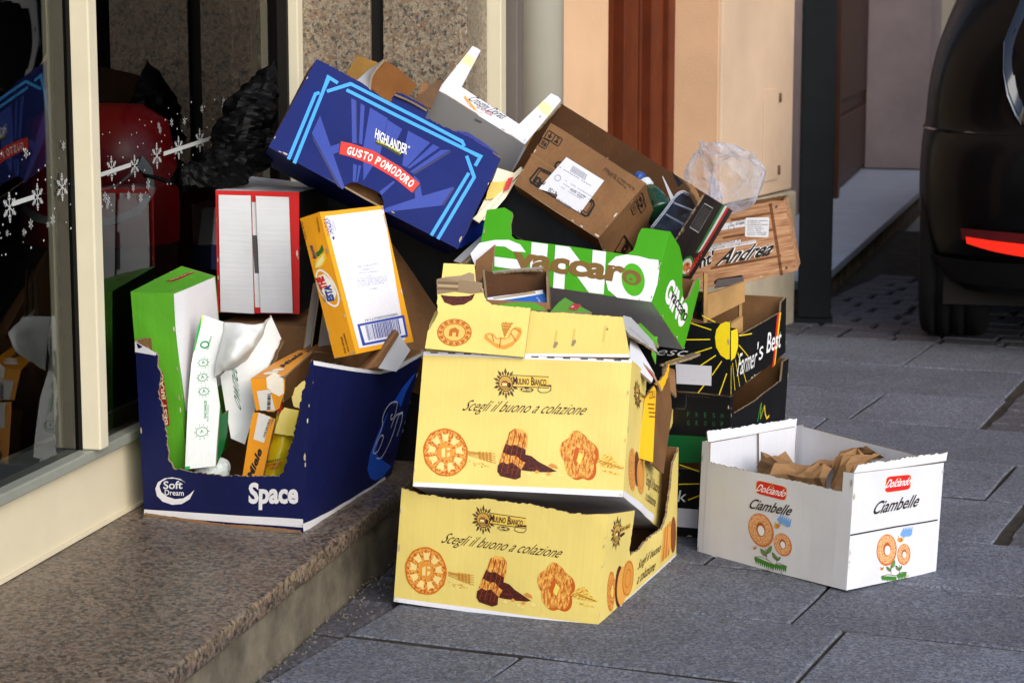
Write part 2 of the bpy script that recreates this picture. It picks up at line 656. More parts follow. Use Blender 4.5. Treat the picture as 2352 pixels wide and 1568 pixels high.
def cobbles(p0, p1, q0, q1, hp, lq):
    k = max(1, round((p1 - p0) / hp))
    for i in range(k):
        a, b = p0 + (p1 - p0) * i / k, p0 + (p1 - p0) * (i + 1) / k
        q = q0 - rnd.uniform(0, lq) * (i % 2) * 0.5
        while q < q1:
            w = lq * rnd.uniform(0.75, 1.3)
            if q + w > q0 + 0.04:
                stone('cobble', [pav(a + .006, max(q, q0) + .006), pav(b - .006, max(q, q0) + .006), pav(b - .006, q + w - .006), pav(a + .006, q + w - .006)], rnd.uniform(-.004, .001), M_COBBLE, 0.008)
            q += w
cobbles(4.245, 4.622, -.700, .1, .095, .17)
cobbles(5.445, 6.345, -.955, -.35, .10, .17)
cobbles(6.355, 6.835, -.705, -.35, .12, .17)
cobbles(6.85, 8.6, -1.95, -.75, .125, .16)
# narrow dark stones that fill the wedge between the slabs and the step
p = 2.55
while p < 4.3:
    L = rnd.uniform(.16, .30)
    kq = lambda pp: (-1.128 - pp * VP.dot(NS)) / WP.dot(NS)
    a, b = kq(p + .005), kq(p + L - .005)
    if -1.637 - b > .02:
        stone('gutter_stone', [pav(p + .005, a + .006), pav(p + L - .005, b + .006), pav(p + L - .005, -1.637), pav(p + .005, -1.637)], rnd.uniform(-.008, -.003), M_COBBLE, 0.009)
    p += L

# ------------------------------------------------------------------ shop front
shop = thing('shop_front', 'shop front with cream framed windows, granite step and granite pier', 'shop front', fac(3.4, -1.56))
prism('step_riser', rect(1.2, 4.80, -1.70, -1.128), -0.05, 0.094, M_CONC, shop, 0.004)
def tread():
    # a worn granite slab: top sheet with a rounded, chipped nose
    bm = bmesh.new()
    prof = [(-1.62, .13), (-1.30, .13), (-1.124, .13), (-1.1195, .1293), (-1.1175, .1275), (-1.117, .1245), (-1.1172, .0985), (-1.119, .0955), (-1.16, .0945)]
    N = 170
    rows = []
    for i in range(N + 1):
        s = 1.2 + 3.6 * i / N
        row = []
        for j, (t, z) in enumerate(prof):
            e = 0
            if 2 <= j <= 7:
                nz = noise.noise(Vector((s * 26, j * .9, 1.7)))
                e = -0.0045 * max(0, nz) - 0.0015 * abs(noise.noise(Vector((s * 90, j, 4))))
            off = origin_of(shop)
            row.append(bm.verts.new(fac(s, t + e, z + (e * .8 if 3 <= j <= 5 else 0)) - off))
        rows.append(row)
    for i in range(N):
        for j in range(len(prof) - 1):
            bm.faces.new((rows[i][j], rows[i][j + 1], rows[i + 1][j + 1], rows[i + 1][j]))
    bmesh.ops.recalc_face_normals(bm, faces=bm.faces)
    me = bpy.data.meshes.new('step_tread')
    bm.to_mesh(me)
    bm.free()
    me.polygons.foreach_set('use_smooth', [True] * len(me.polygons))
    me.materials.append(M_TREAD)
    return link(bpy.data.objects.new('step_tread', me), shop)
tread()
prism('plinth', rect(1.2, 4.648, -1.72, -1.562), 0.131, 0.262, M_CREAM, shop, 0.003)
prism('skirting_seal', rect(1.2, 4.648, -1.561, -1.556), 0.1315, 0.137, M_CREAM, shop)
prism('window_sill', rect(1.2, 4.648, -1.66, -1.546), 0.2635, 0.283, M_ALU, shop, 0.003)
MULL = 3.497
def glass_mat():
    m, n, l, out = nodes_of('shop_glass')
    tr = n.new('ShaderNodeBsdfTransparent')
    tr.inputs[0].default_value = (0.90, 0.93, 0.91, 1)
    gl = n.new('ShaderNodeBsdfGlossy')
    gl.inputs['Roughness'].default_value = 0.004
    fr = n.new('ShaderNodeFresnel')
    fr.inputs['IOR'].default_value = 1.46
    mx = n.new('ShaderNodeMixShader')
    l.new(fr.outputs[0], mx.inputs[0])
    l.new(tr.outputs[0], mx.inputs[1])
    l.new(gl.outputs[0], mx.inputs[2])
    l.new(mx.outputs[0], out.inputs['Surface'])
    return m
M_GLASS = glass_mat()
def wallquad(name, s0, s1, z0, z1, t, mat):
    return mesh_obj(name, [fac(s0, t, z0), fac(s1, t, z0), fac(s1, t, z1), fac(s0, t, z1)], [(0, 1, 2, 3)], mat, shop)
wallquad('window_pane', 1.2, MULL - .012, 0.283, 2.62, -1.572, M_GLASS)
wallquad('window_pane', MULL + .012, 4.60, 0.283, 2.62, -1.572, M_GLASS)
prism('window_gasket', rect(MULL - .016, MULL - .0125, -1.60, -1.566), 0.2835, 2.62, M_BLACKGAP, shop)
prism('window_mullion', rect(MULL - .012, MULL + .024, -1.62, -1.532), 0.2838, 2.62, M_FRAME, shop, 0.003)
prism('window_gasket', rect(MULL + .0245, MULL + .028, -1.60, -1.566), 0.2835, 2.62, M_BLACKGAP, shop)
prism('window_frame', rect(4.612, 4.649, -1.64, -1.528), 0.2838, 2.62, M_FRAME, shop, 0.003)
prism('window_frame', rect(4.598, 4.6115, -1.62, -1.55), 0.2838, 2.62, M_BLACKGAP, shop)
prism('window_header', rect(1.2, 4.649, -1.68, -1.52), 2.62, 3.6, M_CREAM, shop, 0.004)
# inside the shop: back wall, end wall, floor and ceiling of a dim room
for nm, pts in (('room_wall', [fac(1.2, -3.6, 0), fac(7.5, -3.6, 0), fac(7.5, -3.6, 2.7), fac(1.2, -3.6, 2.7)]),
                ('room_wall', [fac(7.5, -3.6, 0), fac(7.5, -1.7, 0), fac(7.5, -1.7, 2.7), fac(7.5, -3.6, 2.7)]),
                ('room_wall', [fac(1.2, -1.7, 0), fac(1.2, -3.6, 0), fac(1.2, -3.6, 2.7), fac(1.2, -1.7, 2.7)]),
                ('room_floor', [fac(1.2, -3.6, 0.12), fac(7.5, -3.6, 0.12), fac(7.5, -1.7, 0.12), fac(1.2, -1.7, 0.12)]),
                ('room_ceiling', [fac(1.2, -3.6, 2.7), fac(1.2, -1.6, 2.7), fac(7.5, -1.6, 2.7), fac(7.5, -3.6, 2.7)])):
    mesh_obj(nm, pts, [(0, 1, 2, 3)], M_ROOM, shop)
# granite pier that closes the window bay, with the dark shutter channel between its two slabs
prism('pier_core', rect(4.672, 4.845, -1.70, -1.18), 0.0, 3.6, M_BLACKGAP, shop)
prism('granite_slab', rect(4.650, 4.671, -1.70, -1.372), 0.131, 3.6, M_PIER, shop, 0.002)
prism('shutter_channel', rect(4.66, 4.671, -1.371, -1.343), 0.131, 3.6, M_BLACKGAP, shop)
prism('granite_slab', rect(4.650, 4.671, -1.342, -1.164), 0.131, 3.6, M_PIER, shop, 0.002)
prism('granite_slab', rect(4.652, 4.845, -1.179, -1.150), 0.0, 3.6, M_PIER, shop, 0.003)
prism('corner_strip', rect(4.85, 4.90, -1.20, -1.118), 0.0, 3.6, M_FRAME, shop, 0.003)
prism('shutter_guide', rect(4.93, 5.0, -1.20, -1.098), 0.0, 3.6, plain('brown_grey_metal', '6b625c', 0.6, 0.3), shop, 0.003)
prism('upper_wall', rect(1.2, 4.9, -1.9, -1.2), 3.6, 6.5, M_CREAM, shop)

# snowflake transfers stuck along the inside of the window
M_SNOW = plain('white_transfer', 'b4b6b4', 0.6, 0.2, mott=0.1)
def snowflakes():
    verts, faces = [], []
    def bar(c, a, r0, r1, w):
        d = (math.cos(a), math.sin(a))
        nn = (-d[1] * w / 2, d[0] * w / 2)
        b = len(verts)
        for r, k in ((r0, -1), (r1, -1), (r1, 1), (r0, 1)):
            s, z = c[0] + d[0] * r + nn[0] * k, c[1] + d[1] * r + nn[1] * k
            verts.append(fac(s, -1.569, z))
        faces.append((b, b + 1, b + 2, b + 3))
    def flake(c, R):
        for i in range(6):
            a = math.pi / 6 + i * math.pi / 3
            bar(c, a, 0, R, R * .09)
            for f in (.45, .68, .88):
                p = (c[0] + math.cos(a) * R * f, c[1] + math.sin(a) * R * f)
                for sg in (-1, 1):
                    bar(p, a + sg * .9, 0, R * .34 * (1.25 - f), R * .085)
    def dot(c, R):
        bar(c, 0, -R, R, R * 1.6)
    rr = random.Random(4)
    zl = lambda s: .740 + .0605 * (s - 3.234)
    for i, s in enumerate((3.03, 3.13, 3.234, 3.340, 3.439, 3.653, 3.761, 3.871, 3.984, 4.10, 4.21)):
        flake((s, zl(s) + rr.uniform(-.006, .006)), (.023, .021, .025, .023, .024)[i % 5])
        for k in range(3):
            q = (s + rr.uniform(-.05, .05), zl(s) + rr.choice((-1, 1)) * rr.uniform(.03, .075))
            if abs(q[0] - MULL - .006) > .035:
                flake(q, rr.uniform(.006, .011))
        for k in range(11):
            q = (s + rr.uniform(-.055, .055), zl(s) + rr.uniform(-.085, .085))
            if abs(q[0] - MULL - .006) > .03:
                dot(q, rr.uniform(.001, .0022))
    for s0, s1 in ((3.02, 3.10), (3.243, 3.328), (3.557, 3.742), (3.904, 4.16)):
        b = len(verts)
        for s, d in ((s0, -1), (s1, -1), (s1, 1), (s0, 1)):
            verts.append(fac(s, -1.5685, zl(s) + .004 * d))
        faces.append((b, b + 1, b + 2, b + 3))
    return mesh_obj('snowflake_transfer', verts, faces, M_SNOW, shop)
snowflakes()

# grey rain pipe, dark pole, peach house
def lathe(name, prof, c, axis, mat, parent, segs=28, smooth=True, a0=0.0, a1=2 * math.pi, close=True):
    """prof: (radius, distance along axis)"""
    ax = Vector(axis).normalized()
    e1 = ax.orthogonal().normalized()
    e2 = ax.cross(e1)
    verts, faces = [], []
    for r, h in prof:
        for i in range(segs):
            a = a0 + (a1 - a0) * i / segs
            verts.append(Vector(c) + ax * h + (e1 * math.cos(a) + e2 * math.sin(a)) * r)
    for j in range(len(prof) - 1):
        for i in range(segs):
            k = (i + 1) % segs
            faces.append((j * segs + i, j * segs + k, (j + 1) * segs + k, (j + 1) * segs + i))
    if close:
        faces.append(tuple(reversed(range(segs))))
        faces.append(tuple((len(prof) - 1) * segs + i for i in range(segs)))
    return mesh_obj(name, verts, faces, mat, parent, smooth=smooth)

pipe = thing('rain_pipe', 'wide pale grey pipe running up the wall beside the granite pier', 'pipe', Vector((.062, 5.28, 0)))
lathe('pipe_body', [(.064, 0), (.064, 3.6)], (.062, 5.28, 0), (0, 0, 1), M_PIPE, pipe, 36)
pole = thing('street_pole', 'square dark grey metal post standing against the end of the peach house', 'pole', Vector((1.045, 7.37, 0)))
def post_plan(h):
    c = Vector((1.045, 7.37, 0))
    a = RAD(-8)
    ex, ey = Vector((math.cos(a), math.sin(a), 0)) * h, Vector((-math.sin(a), math.cos(a), 0)) * h
    return [c - ex - ey, c + ex - ey, c + ex + ey, c - ex + ey]
prism('pole_shaft', post_plan(.057), 0.012, 3.6, M_POLE, pole, .006)
prism('pole_foot', post_plan(.064), -.01, .0115, M_POLE, pole, .003)

HA = RAD(25.3)
UH, NH = Vector((math.sin(HA), math.cos(HA), 0)), Vector((math.cos(HA), -math.sin(HA), 0))
W0, W1, W2, W3 = Vector((.133, 5.6, 0)), Vector((.260, 5.868, 0)), Vector((.649, 6.69, 0)), Vector((.961, 7.35, 0))
house = thing('peach_house', 'peach stuccoed house with brown wooden door and pale corner pilaster', 'house', W1 + (W2 - W1) * .5)
prism('wall', [W0 - UH * .5, W1, W1 - NH * .6, W0 - UH * .5 - NH * .6], 0, 3.6, M_PEACH, house)
prism('wall', [W2, W3 - UH * .015, W3 - UH * .015 - NH * .6, W2 - NH * .6], .455, 3.6, M_PEACH2, house, .006)
prism('reveal_lining', [W2 - UH * .006 - NH * .012, W2 - UH * .0005 - NH * .012, W2 - UH * .0005 - NH * .3, W2 - UH * .006 - NH * .3], .456, 3.6, M_PEACH, house)
prism('pilaster_plinth', [W2 - UH * .02 + NH * .018, W3 + NH * .018 - UH * .01, W3 - NH * .6 - UH * .01, W2 - UH * .02 - NH * .6], -.02, .45, M_PLINTH, house, .012)
prism('upper_wall', [W0 - UH * .5, W3 - UH * .015, W3 - UH * .015 - NH * .6, W0 - UH * .5 - NH * .6], 3.605, 7.0, M_PEACH, house)
hatch = prism('meter_hatch', [W2 + UH * .40 + NH * .0005, W2 + UH * .55 + NH * .0005, W2 + UH * .55 + NH * .004, W2 + UH * .40 + NH * .004], .50, .80, M_PEACH2, house, .001)
for z in (.53, .77):
    lathe('hinge', [(.007, 0), (.007, .03)], W2 + UH * .555 + NH * .005 + Vector((0, 0, z - .015)), (0, 0, 1), plain('rusty_iron', '6d5140', .8, .2, mott=.5, scale=40), hatch, 10)
D0, D1 = W1 - NH * .185, W2 - NH * .185
door = mesh_obj('door', [D0 + Vector((0, 0, .05)), D1 + Vector((0, 0, .05)), D1 + Vector((0, 0, 2.3)), D0 + Vector((0, 0, 2.3))], [(0, 1, 2, 3)], M_DOOR, house)
L = (D1 - D0).length
for a, b, d in ((.30, .40, .035), (.42, .475, .022), (.495, .56, .05), (.575, .665, .03), (.69, .70, .03), (.76, .86, .04), (.875, .93, .055), (.94, .995, .03)):
    p, q = D0 + UH * L * a, D0 + UH * L * b
    prism('door_moulding', [p + NH * .001, q + NH * .001, q + NH * d, p + NH * d], .05, 2.3, M_DOOR, door, .005)
prism('door_gap', [D0 + UH * L * .935 + NH * .001, D0 + UH * L * .939 + NH * .001, D0 + UH * L * .939 + NH * .02, D0 + UH * L * .935 + NH * .02], .05, 2.3, M_BLACKGAP, door)
prism('lintel', [W1 - UH * .0, W2, W2 - NH * .6, W1 - NH * .6], 2.301, 3.6, M_PEACH, house)

# far doorway with its marble step, beyond the pole
far = thing('far_house', 'shaded house beyond the pole with a dark panelled door and marble doorstep', 'house', Vector((2.1086,12.7948,.1)))
E0, E1 = Vector((1.1719,7.8962,.1)), Vector((2.1886,11.5354,.1))
ed = (E1 - E0).normalized()
en = Vector((ed.y, -ed.x, 0))
G0, G1 = Vector((1.7045,11.1773,.1)), Vector((2.2217,13.34,.1))
gd = (G1 - G0).normalized()
gn = Vector((gd.y, -gd.x, 0))
def xy(v): return Vector((v.x, v.y, 0))
prism('doorstep', [xy(E0 - ed * .28), xy(E1 + ed * 1.6), xy(E1 + ed * 1.6 - en * 1.6), xy(E0 - ed * .28 - en * 1.2)], .068, .1, M_MARBLE, far, .004)
prism('doorstep_base', [xy(E0 - ed * .28 - en * .02), xy(E1 + ed * 1.6 - en * .02), xy(E1 + ed * 1.6 - en * 1.5), xy(E0 - ed * .28 - en * 1.1)], -.05, .067, M_CONC, far)
fd = prism('door', [xy(G0 - gd * 1.0 - gn * .05), xy(G1 - gn * .05), xy(G1 - gn * .10), xy(G0 - gd * 1.0 - gn * .10)], .101, 2.4, M_DOOR2, far)
for a, b, z0, z1, d in ((-.95, -.86, .11, 2.3, .03), (-.10, .0, .101, 2.4, .05)):
    prism('door_stile', [xy(G0 + gd * a - gn * .049), xy(G0 + gd * b - gn * .049), xy(G0 + gd * b + gn * (d - .05)), xy(G0 + gd * a + gn * (d - .05))], z0, z1, M_DOOR2, fd, .004)
GL = (G1 - G0).length
for z0, z1 in ((.13, .50), (.58, 1.5)):
    prism('door_panel', [xy(G0 + gd * .08 - gn * .0495), xy(G1 - gd * .12 - gn * .0495), xy(G1 - gd * .12 - gn * .028), xy(G0 + gd * .08 - gn * .028)], z0, z1, M_DOOR2, fd, .012)
prism('door_frame', [xy(G1 + gd * .001 - gn * .10), xy(G1 + gd * .10 - gn * .10), xy(G1 + gd * .10 + gn * .03), xy(G1 + gd * .001 + gn * .03)], .101, 2.4, M_DOOR2, far, .004)
H0, H1 = Vector((2.2801,13.3023,.1)), Vector((2.5441,13.1902,.1))
hd = (H1 - H0).normalized()
hn = Vector((hd.y, -hd.x, 0))
prism('wall', [xy(H0 - hd * .1), xy(H1), xy(H1 - hn * .3), xy(H0 - hd * .1 - hn * .3)], .101, 5.0, M_MAUVE, far)
prism('wall', [xy(G0 - gd * 2.6 - gn * .11), xy(G1 + gd * .3 - gn * .11), xy(G1 + gd * .3 - gn * .5), xy(G0 - gd * 2.6 - gn * .5)], .101, 5.0, M_MAUVE, far)
K0 = Vector((2.7872,14.6,.7864)); K0.z = 0
prism('wall', [K0, K0 + Vector((3.5, 1.2, 0)), K0 + Vector((3.0, 2.5, 0)), K0 + Vector((-.5, 1.2, 0))], 0, 5.0, plain('lit_stucco', 'cfbfa6', .85, .2, mott=.15, scale=3), far)
prism('window_ledge', [K0 + Vector((.0, -.20, 0)), K0 + Vector((1.2, .21, 0)), K0 + Vector((1.2, .40, 0)), K0 + Vector((.0, -.005, 0))], .60, .66, plain('white_ledge', 'd5d5d8', .6, .3), far, .004)
# the houses across the street, off to the right: they shade the far end of the lane
opp = prism('opposite_house', [(4.3, 5.2), (4.3, 13.5), (7.0, 13.5), (7.0, 5.2)], -.05, 4.8, M_PEACH2, None)
tag(opp, 'tall plain stuccoed house across the street beyond the car', 'house')
# ------------------------------------------------------------------ measured box corners (metres), board outlines and print layouts
CORNERS = {
 'A': {'FBL':(-.2124,3.7421,.0077),'FBR':(.1489,3.6149,-.0082),'BBL':(-.0415,4.2267,.0041),'BBR':(.3216,4.1014,.0009),'FTL':(-.1959,3.742,.2209),'FTR':(.1664,3.6145,.2032),'BTL':(-.0338,4.2265,.2174),'BTR':(.3242,4.1014,.2148)},
 'B': {'FBL':(-.175,3.7092,.2258),'FBR':(.1918,3.6318,.2238),'BBL':(-.0775,4.1775,.0533),'BBR':(.2895,4.1,.0511),'FTL':(-.1577,3.7888,.4526),'FTR':(.2094,3.7112,.4494),'BTL':(-.0598,4.2571,.2799),'BTR':(.3074,4.1796,.2773)},
 'C': {'FBL':(-.682,3.892,.1302),'FBR':(-.374,3.756,.1302),'BBR':(-.2435,4.2385,.1302),'BBL':(-.5619,4.3359,.1302),'FTL':(-.6848,3.86,.4614),'FTR':(-.3501,3.735,.4464),'BTR':(-.1765,4.22,.3882),'BTL':(-.5739,4.3359,.4202)},
 'Dolc': {'FBL':(.3657,4.1368,-.0038),'FBR':(.6128,3.8262,.0041),'BBL':(.5697,4.2921,-.0003),'BBR':(.8074,3.9803,-.0005),'FTL':(.3731,4.1376,.2196),'FTR':(.622,3.8263,.2224),'BTL':(.5786,4.2929,.2227),'BTR':(.8157,3.9793,.2103)},
 'D': {'FBL':(-.6881,3.95,.195),'FBR':(-.6067,3.9319,.1971),'BBL':(-.6328,4.1797,.2113),'BBR':(-.5582,4.1601,.2031),'FTL':(-.7047,3.9408,.5403),'FTR':(-.6238,3.9225,.541),'BTL':(-.6451,4.1711,.561),'BTR':(-.5763,4.1501,.5439)},
 'E': {'FBL':(-.5868,4.246,.4588),'FBR':(-.4219,4.2286,.4586),'BBL':(-.5556,4.5429,.4585),'BBR':(-.3905,4.5244,.4516),'FTL':(-.5866,4.2496,.7026),'FTR':(-.4195,4.2319,.7006),'BTL':(-.5534,4.5473,.7078),'BTR':(-.3889,4.5271,.69)},
 'Est': {'FBL':(-.3293,3.935,.4165),'FBR':(-.2868,3.9076,.429),'BBL':(-.227,4.0881,.4141),'BBR':(-.188,4.061,.4283),'FTL':(-.3937,3.9801,.6721),'FTR':(-.3547,3.953,.6867),'BTL':(-.2896,4.1334,.6705),'BTR':(-.2475,4.1063,.6851)},
 'G': {'FBL':(-.4701,4.1618,.7931),'FBR':(-.1058,4.1918,.5921),'BBL':(-.5151,4.4138,.7481),'BBR':(-.1516,4.4442,.5491),'FTL':(-.3794,4.2071,.9606),'FTR':(-.0197,4.2387,.7696),'BTL':(-.425,4.4595,.9175),'BTR':(-.0644,4.4908,.7246)},
 'Cro': {'FBL':(-.2044,4.5202,.7941),'FBR':(-.0238,4.5109,.6785),'BBL':(-.1397,4.6846,.8881),'BBR':(.0407,4.6755,.7737),'FTL':(-.1522,4.4476,.8916),'FTR':(.026,4.4391,.7814),'BTL':(-.0874,4.6118,.9849),'BTR':(.0913,4.6033,.8741)},
 'Gino': {'FBL':(-.0724,4.1288,.5473),'FBR':(.2601,3.9779,.5158),'BBL':(-.0027,4.3316,.4254),'BBR':(.3377,4.1808,.3943),'FTL':(-.0493,4.189,.6693),'FTR':(.2988,4.0387,.6418),'BTL':(.0301,4.3924,.5509),'BTR':(.3764,4.2419,.5222)},
 'Sant': {'FBL':(.3964,4.6903,.4462),'FBR':(.6223,4.6537,.4949),'BBL':(.4258,4.8581,.4458),'BBR':(.6504,4.8212,.4928),'FTL':(.3759,4.6982,.6077),'FTR':(.5917,4.66,.6464),'BTL':(.4023,4.8656,.6043),'BTR':(.6208,4.8278,.6453)},
 'J': {'FBL':(-.1213,4.3637,.6825),'FBR':(.2385,4.2145,.4652),'BBL':(-.0354,4.6559,.623),'BBR':(.3259,4.5068,.4056),'FTL':(.0205,4.3692,.9151),'FTR':(.3799,4.22,.6982),'BTL':(.1061,4.6615,.856),'BTR':(.4644,4.5122,.6381)},
 'I': {'FBL':(.0043,4.2861,.7118),'FBR':(.168,4.1932,.6125),'BBL':(.0368,4.4553,.6227),'BBR':(.2068,4.3619,.5197),'FTL':(.0777,4.3283,.8316),'FTR':(.2641,4.2331,.7177),'BTL':(.1175,4.4966,.7367),'BTR':(.296,4.4023,.6284)},
 'Q': {'FBL':(-.2342,4.2162,.3914),'FBR':(-.0881,4.3125,.3205),'BBL':(-.3096,4.2872,.3291),'BBR':(-.1626,4.3835,.2585),'FTL':(-.2548,4.3805,.5929),'FTR':(-.104,4.4767,.5215),'BTL':(-.3281,4.4515,.5308),'BTR':(-.1779,4.5478,.4597)},
 'F0': {'FBL':(.0666,4.368,0),'FBR':(.433,4.208,0),'BBL':(.2106,4.6978,0),'BBR':(.577,4.5378,0),'FTL':(.0666,4.368,.142),'FTR':(.433,4.208,.142),'BTL':(.2106,4.6978,.142),'BTR':(.577,4.5378,.142)},
 'F1': {'FBL':(.0699,4.3722,.159),'FBR':(.4361,4.2121,.1585),'BBL':(.219,4.7034,.1681),'BBR':(.586,4.5435,.169),'FTL':(.0693,4.3722,.2967),'FTR':(.434,4.2117,.2939),'BTL':(.2245,4.7048,.3157),'BTR':(.5929,4.5454,.3192)},
 'F2': {'FBL':(.0679,4.3693,.3013),'FBR':(.4336,4.2087,.2971),'BBL':(.2176,4.7028,.3255),'BBR':(.585,4.5438,.3317),'FTL':(.0664,4.3697,.4434),'FTR':(.4315,4.2095,.4421),'BTL':(.2168,4.7007,.4521),'BTR':(.5842,4.5406,.4514)},
}
OUTLINES = {
 'B.right': [(0,0),(1,0),(1,.55,.003),(.86,.6,.003),(1.3427,1.1109,.004),(1.0278,.9994,.004),(1.0124,.467,.002),(.6723,.4534,.002),(.3709,.4596,.003),(.3659,.8324,.003),(.3511,1.0367),(.1167,1.0173),(0,1)],
 'A.front': [(0,0),(1,0),(1,.9703),(.9432,.9596,.002),(.8136,.942,.002),(.6476,.9687,.002),(.454,.9759,.002),(.2805,.9353,.002),(.1097,.9402,.002),(0,.9717)],
 'A.right': [(0,0),(1,0),(1,1,.003),(.9725,.9622,.004),(.8987,.9121,.004),(.8698,.6612,.004),(.8302,.4555,.004),(.7451,.386,.004),(.5525,.4037,.004),(.3203,.4151,.003),(.3086,.4767,.003),(.3254,.6585,.003),(.3395,.8038),(0,.9703)],
 'A.left': [(1,.9703),(.6605,.8038,.003),(.6746,.6585,.003),(.6914,.4767,.003),(.6797,.4151,.004),(.4475,.4037,.004),(.2549,.386,.004),(.1698,.4555,.004),(.1302,.6612,.004),(.1013,.9121,.004),(.0275,.9622,.003),(0,1),(0,0),(1,0)],
 'B.left': [(0,0),(1,0),(1,1),(.8,1,.003),(.62,.45,.003),(.3,.42,.003),(.15,.7,.003),(0,.6)],
 'B.back': [(0,0),(1,0),(1,.6,.003),(0,.55)],
 'C.front': [(0,0),(1,0),(1,1),(.9833,.9789,.003),(.9561,.8254,.003),(.938,.6492,.003),(.9036,.5072,.003),(.8795,.4259,.003),(.8691,.3412,.002),(.8421,.3104,.002),(.5366,.2828,.002),(.3024,.2818,.002),(.2088,.2861,.002),(.1757,.329,.003),(.1689,.4114,.003),(.1549,.557,.004),(.1319,.7007,.004),(.1424,.847,.003),(.1275,.9403,.004),(.0779,.9666,.004),(0,1)],
 'C.right': [(0,0),(1,0),(1,1,.0015),(.9746,.9719,.002),(.7389,.9031,.002),(.5903,.8791,.002),(.3452,.9294,.002),(.1605,.9643,.002),(0,1)],
 'C.left': [(0,0),(1,0),(1,1,.002),(0,1)],
 'Dolc.front': [(0,0),(1,0),(1,1),(.9376,.9982),(.9368,.8289,.0015),(.602,.8281,.0015),(.0542,.8301,0),(.0514,1.0086),(0,1)],
 'G.front': [(0,0),(.3943,-.0086),(.397,.0296),(.4105,.0735),(.4372,.1036),(.5359,.1191),(.5653,.1076),(.5906,.0568),(.6011,-.0182),(1,0),(1,1),(.9075,1.0061,.0012),(.8101,1.0211,.0012),(.7374,.999,.0012),(.6696,.9898,.002),(.5857,.9837,.001),(.5835,1.0561),(.5527,1.0867),(.4314,1.0914),(.4047,1.0589),(.4016,1.0026),(.4123,.9501,.001),(.3665,.964,.0015),(.2597,.9914,.0015),(.0608,1.0052),(0,1)],
 'Cro.front': [(0,-.25),(1,-.25),(1,1),(0,1)],
 'Cro.top': [(0,0),(1,0),(1.0765,.9917),(1.0352,1.022),(.952,1.0053),(.847,.2431),(.1711,.2651),(.1223,.9862),(.0894,.9922),(.0294,.9795),(.0016,.1438)],
 'Gino.front': [(0,0),(1,0),(1,1),(.8705,1.0108),(.8475,.999),(.838,.9126),(.8376,.7813),(.8333,.6816),(.8038,.606),(.488,.6176),(.1878,.6149),(.1628,.6633),(.1471,.8297),(.1488,.9681),(.1397,1.0112),(.0952,1.0662),(0,1)],
 'Gino.right': [(0,0),(1,0),(1,.92),(.93,1),(.86,.9),(.8,.62),(.7,.5),(.56,.66),(.46,.9),(.3,1),(0,1)],
 'J.right': [(0,-.02),(1,-.02),(1,1),(0,1,.003)],
 'Sant.front': [(0,0),(.2036,.001),(.2172,.0704),(.2484,.0933),(.4788,.0831),(.4956,.036),(.4888,-.0299),(1,0),(1,1),(.8787,1.028,.001),(.5,1,.001),(0,1)],
 'F2.front': [(0,0),(1,0),(1,1),(.92,1),(.86,.985),(.5,.96),(.2,.96),(0,.97)],
 'F2.right': [(0,0),(1,0),(1,1),(.9128,.9455),(.8987,.7767,.001),(.4857,.7669,.001),(.1347,.7663),(.1108,.8843),(.0168,.936),(.0139,1.0293),(0,1)],
 'F1.right': [(0,0),(1,0),(1,1),(.9,1),(.88,.74,.001),(.4,.7,.001),(.06,.72),(.05,1),(0,1)],
 'F0.right': [(0,0),(1,0),(1,1),(.9,1),(.88,.74,.001),(.4,.7,.001),(.06,.72),(.05,1),(0,1)],
 'J.front': [(.14,0),(1,0),(1,.1),(.62,.3,.002),(.2,.36)],
 'J.left': [(0,0),(1,0),(1,.12,.003),(.15,.75,.003),(0,1)],
}
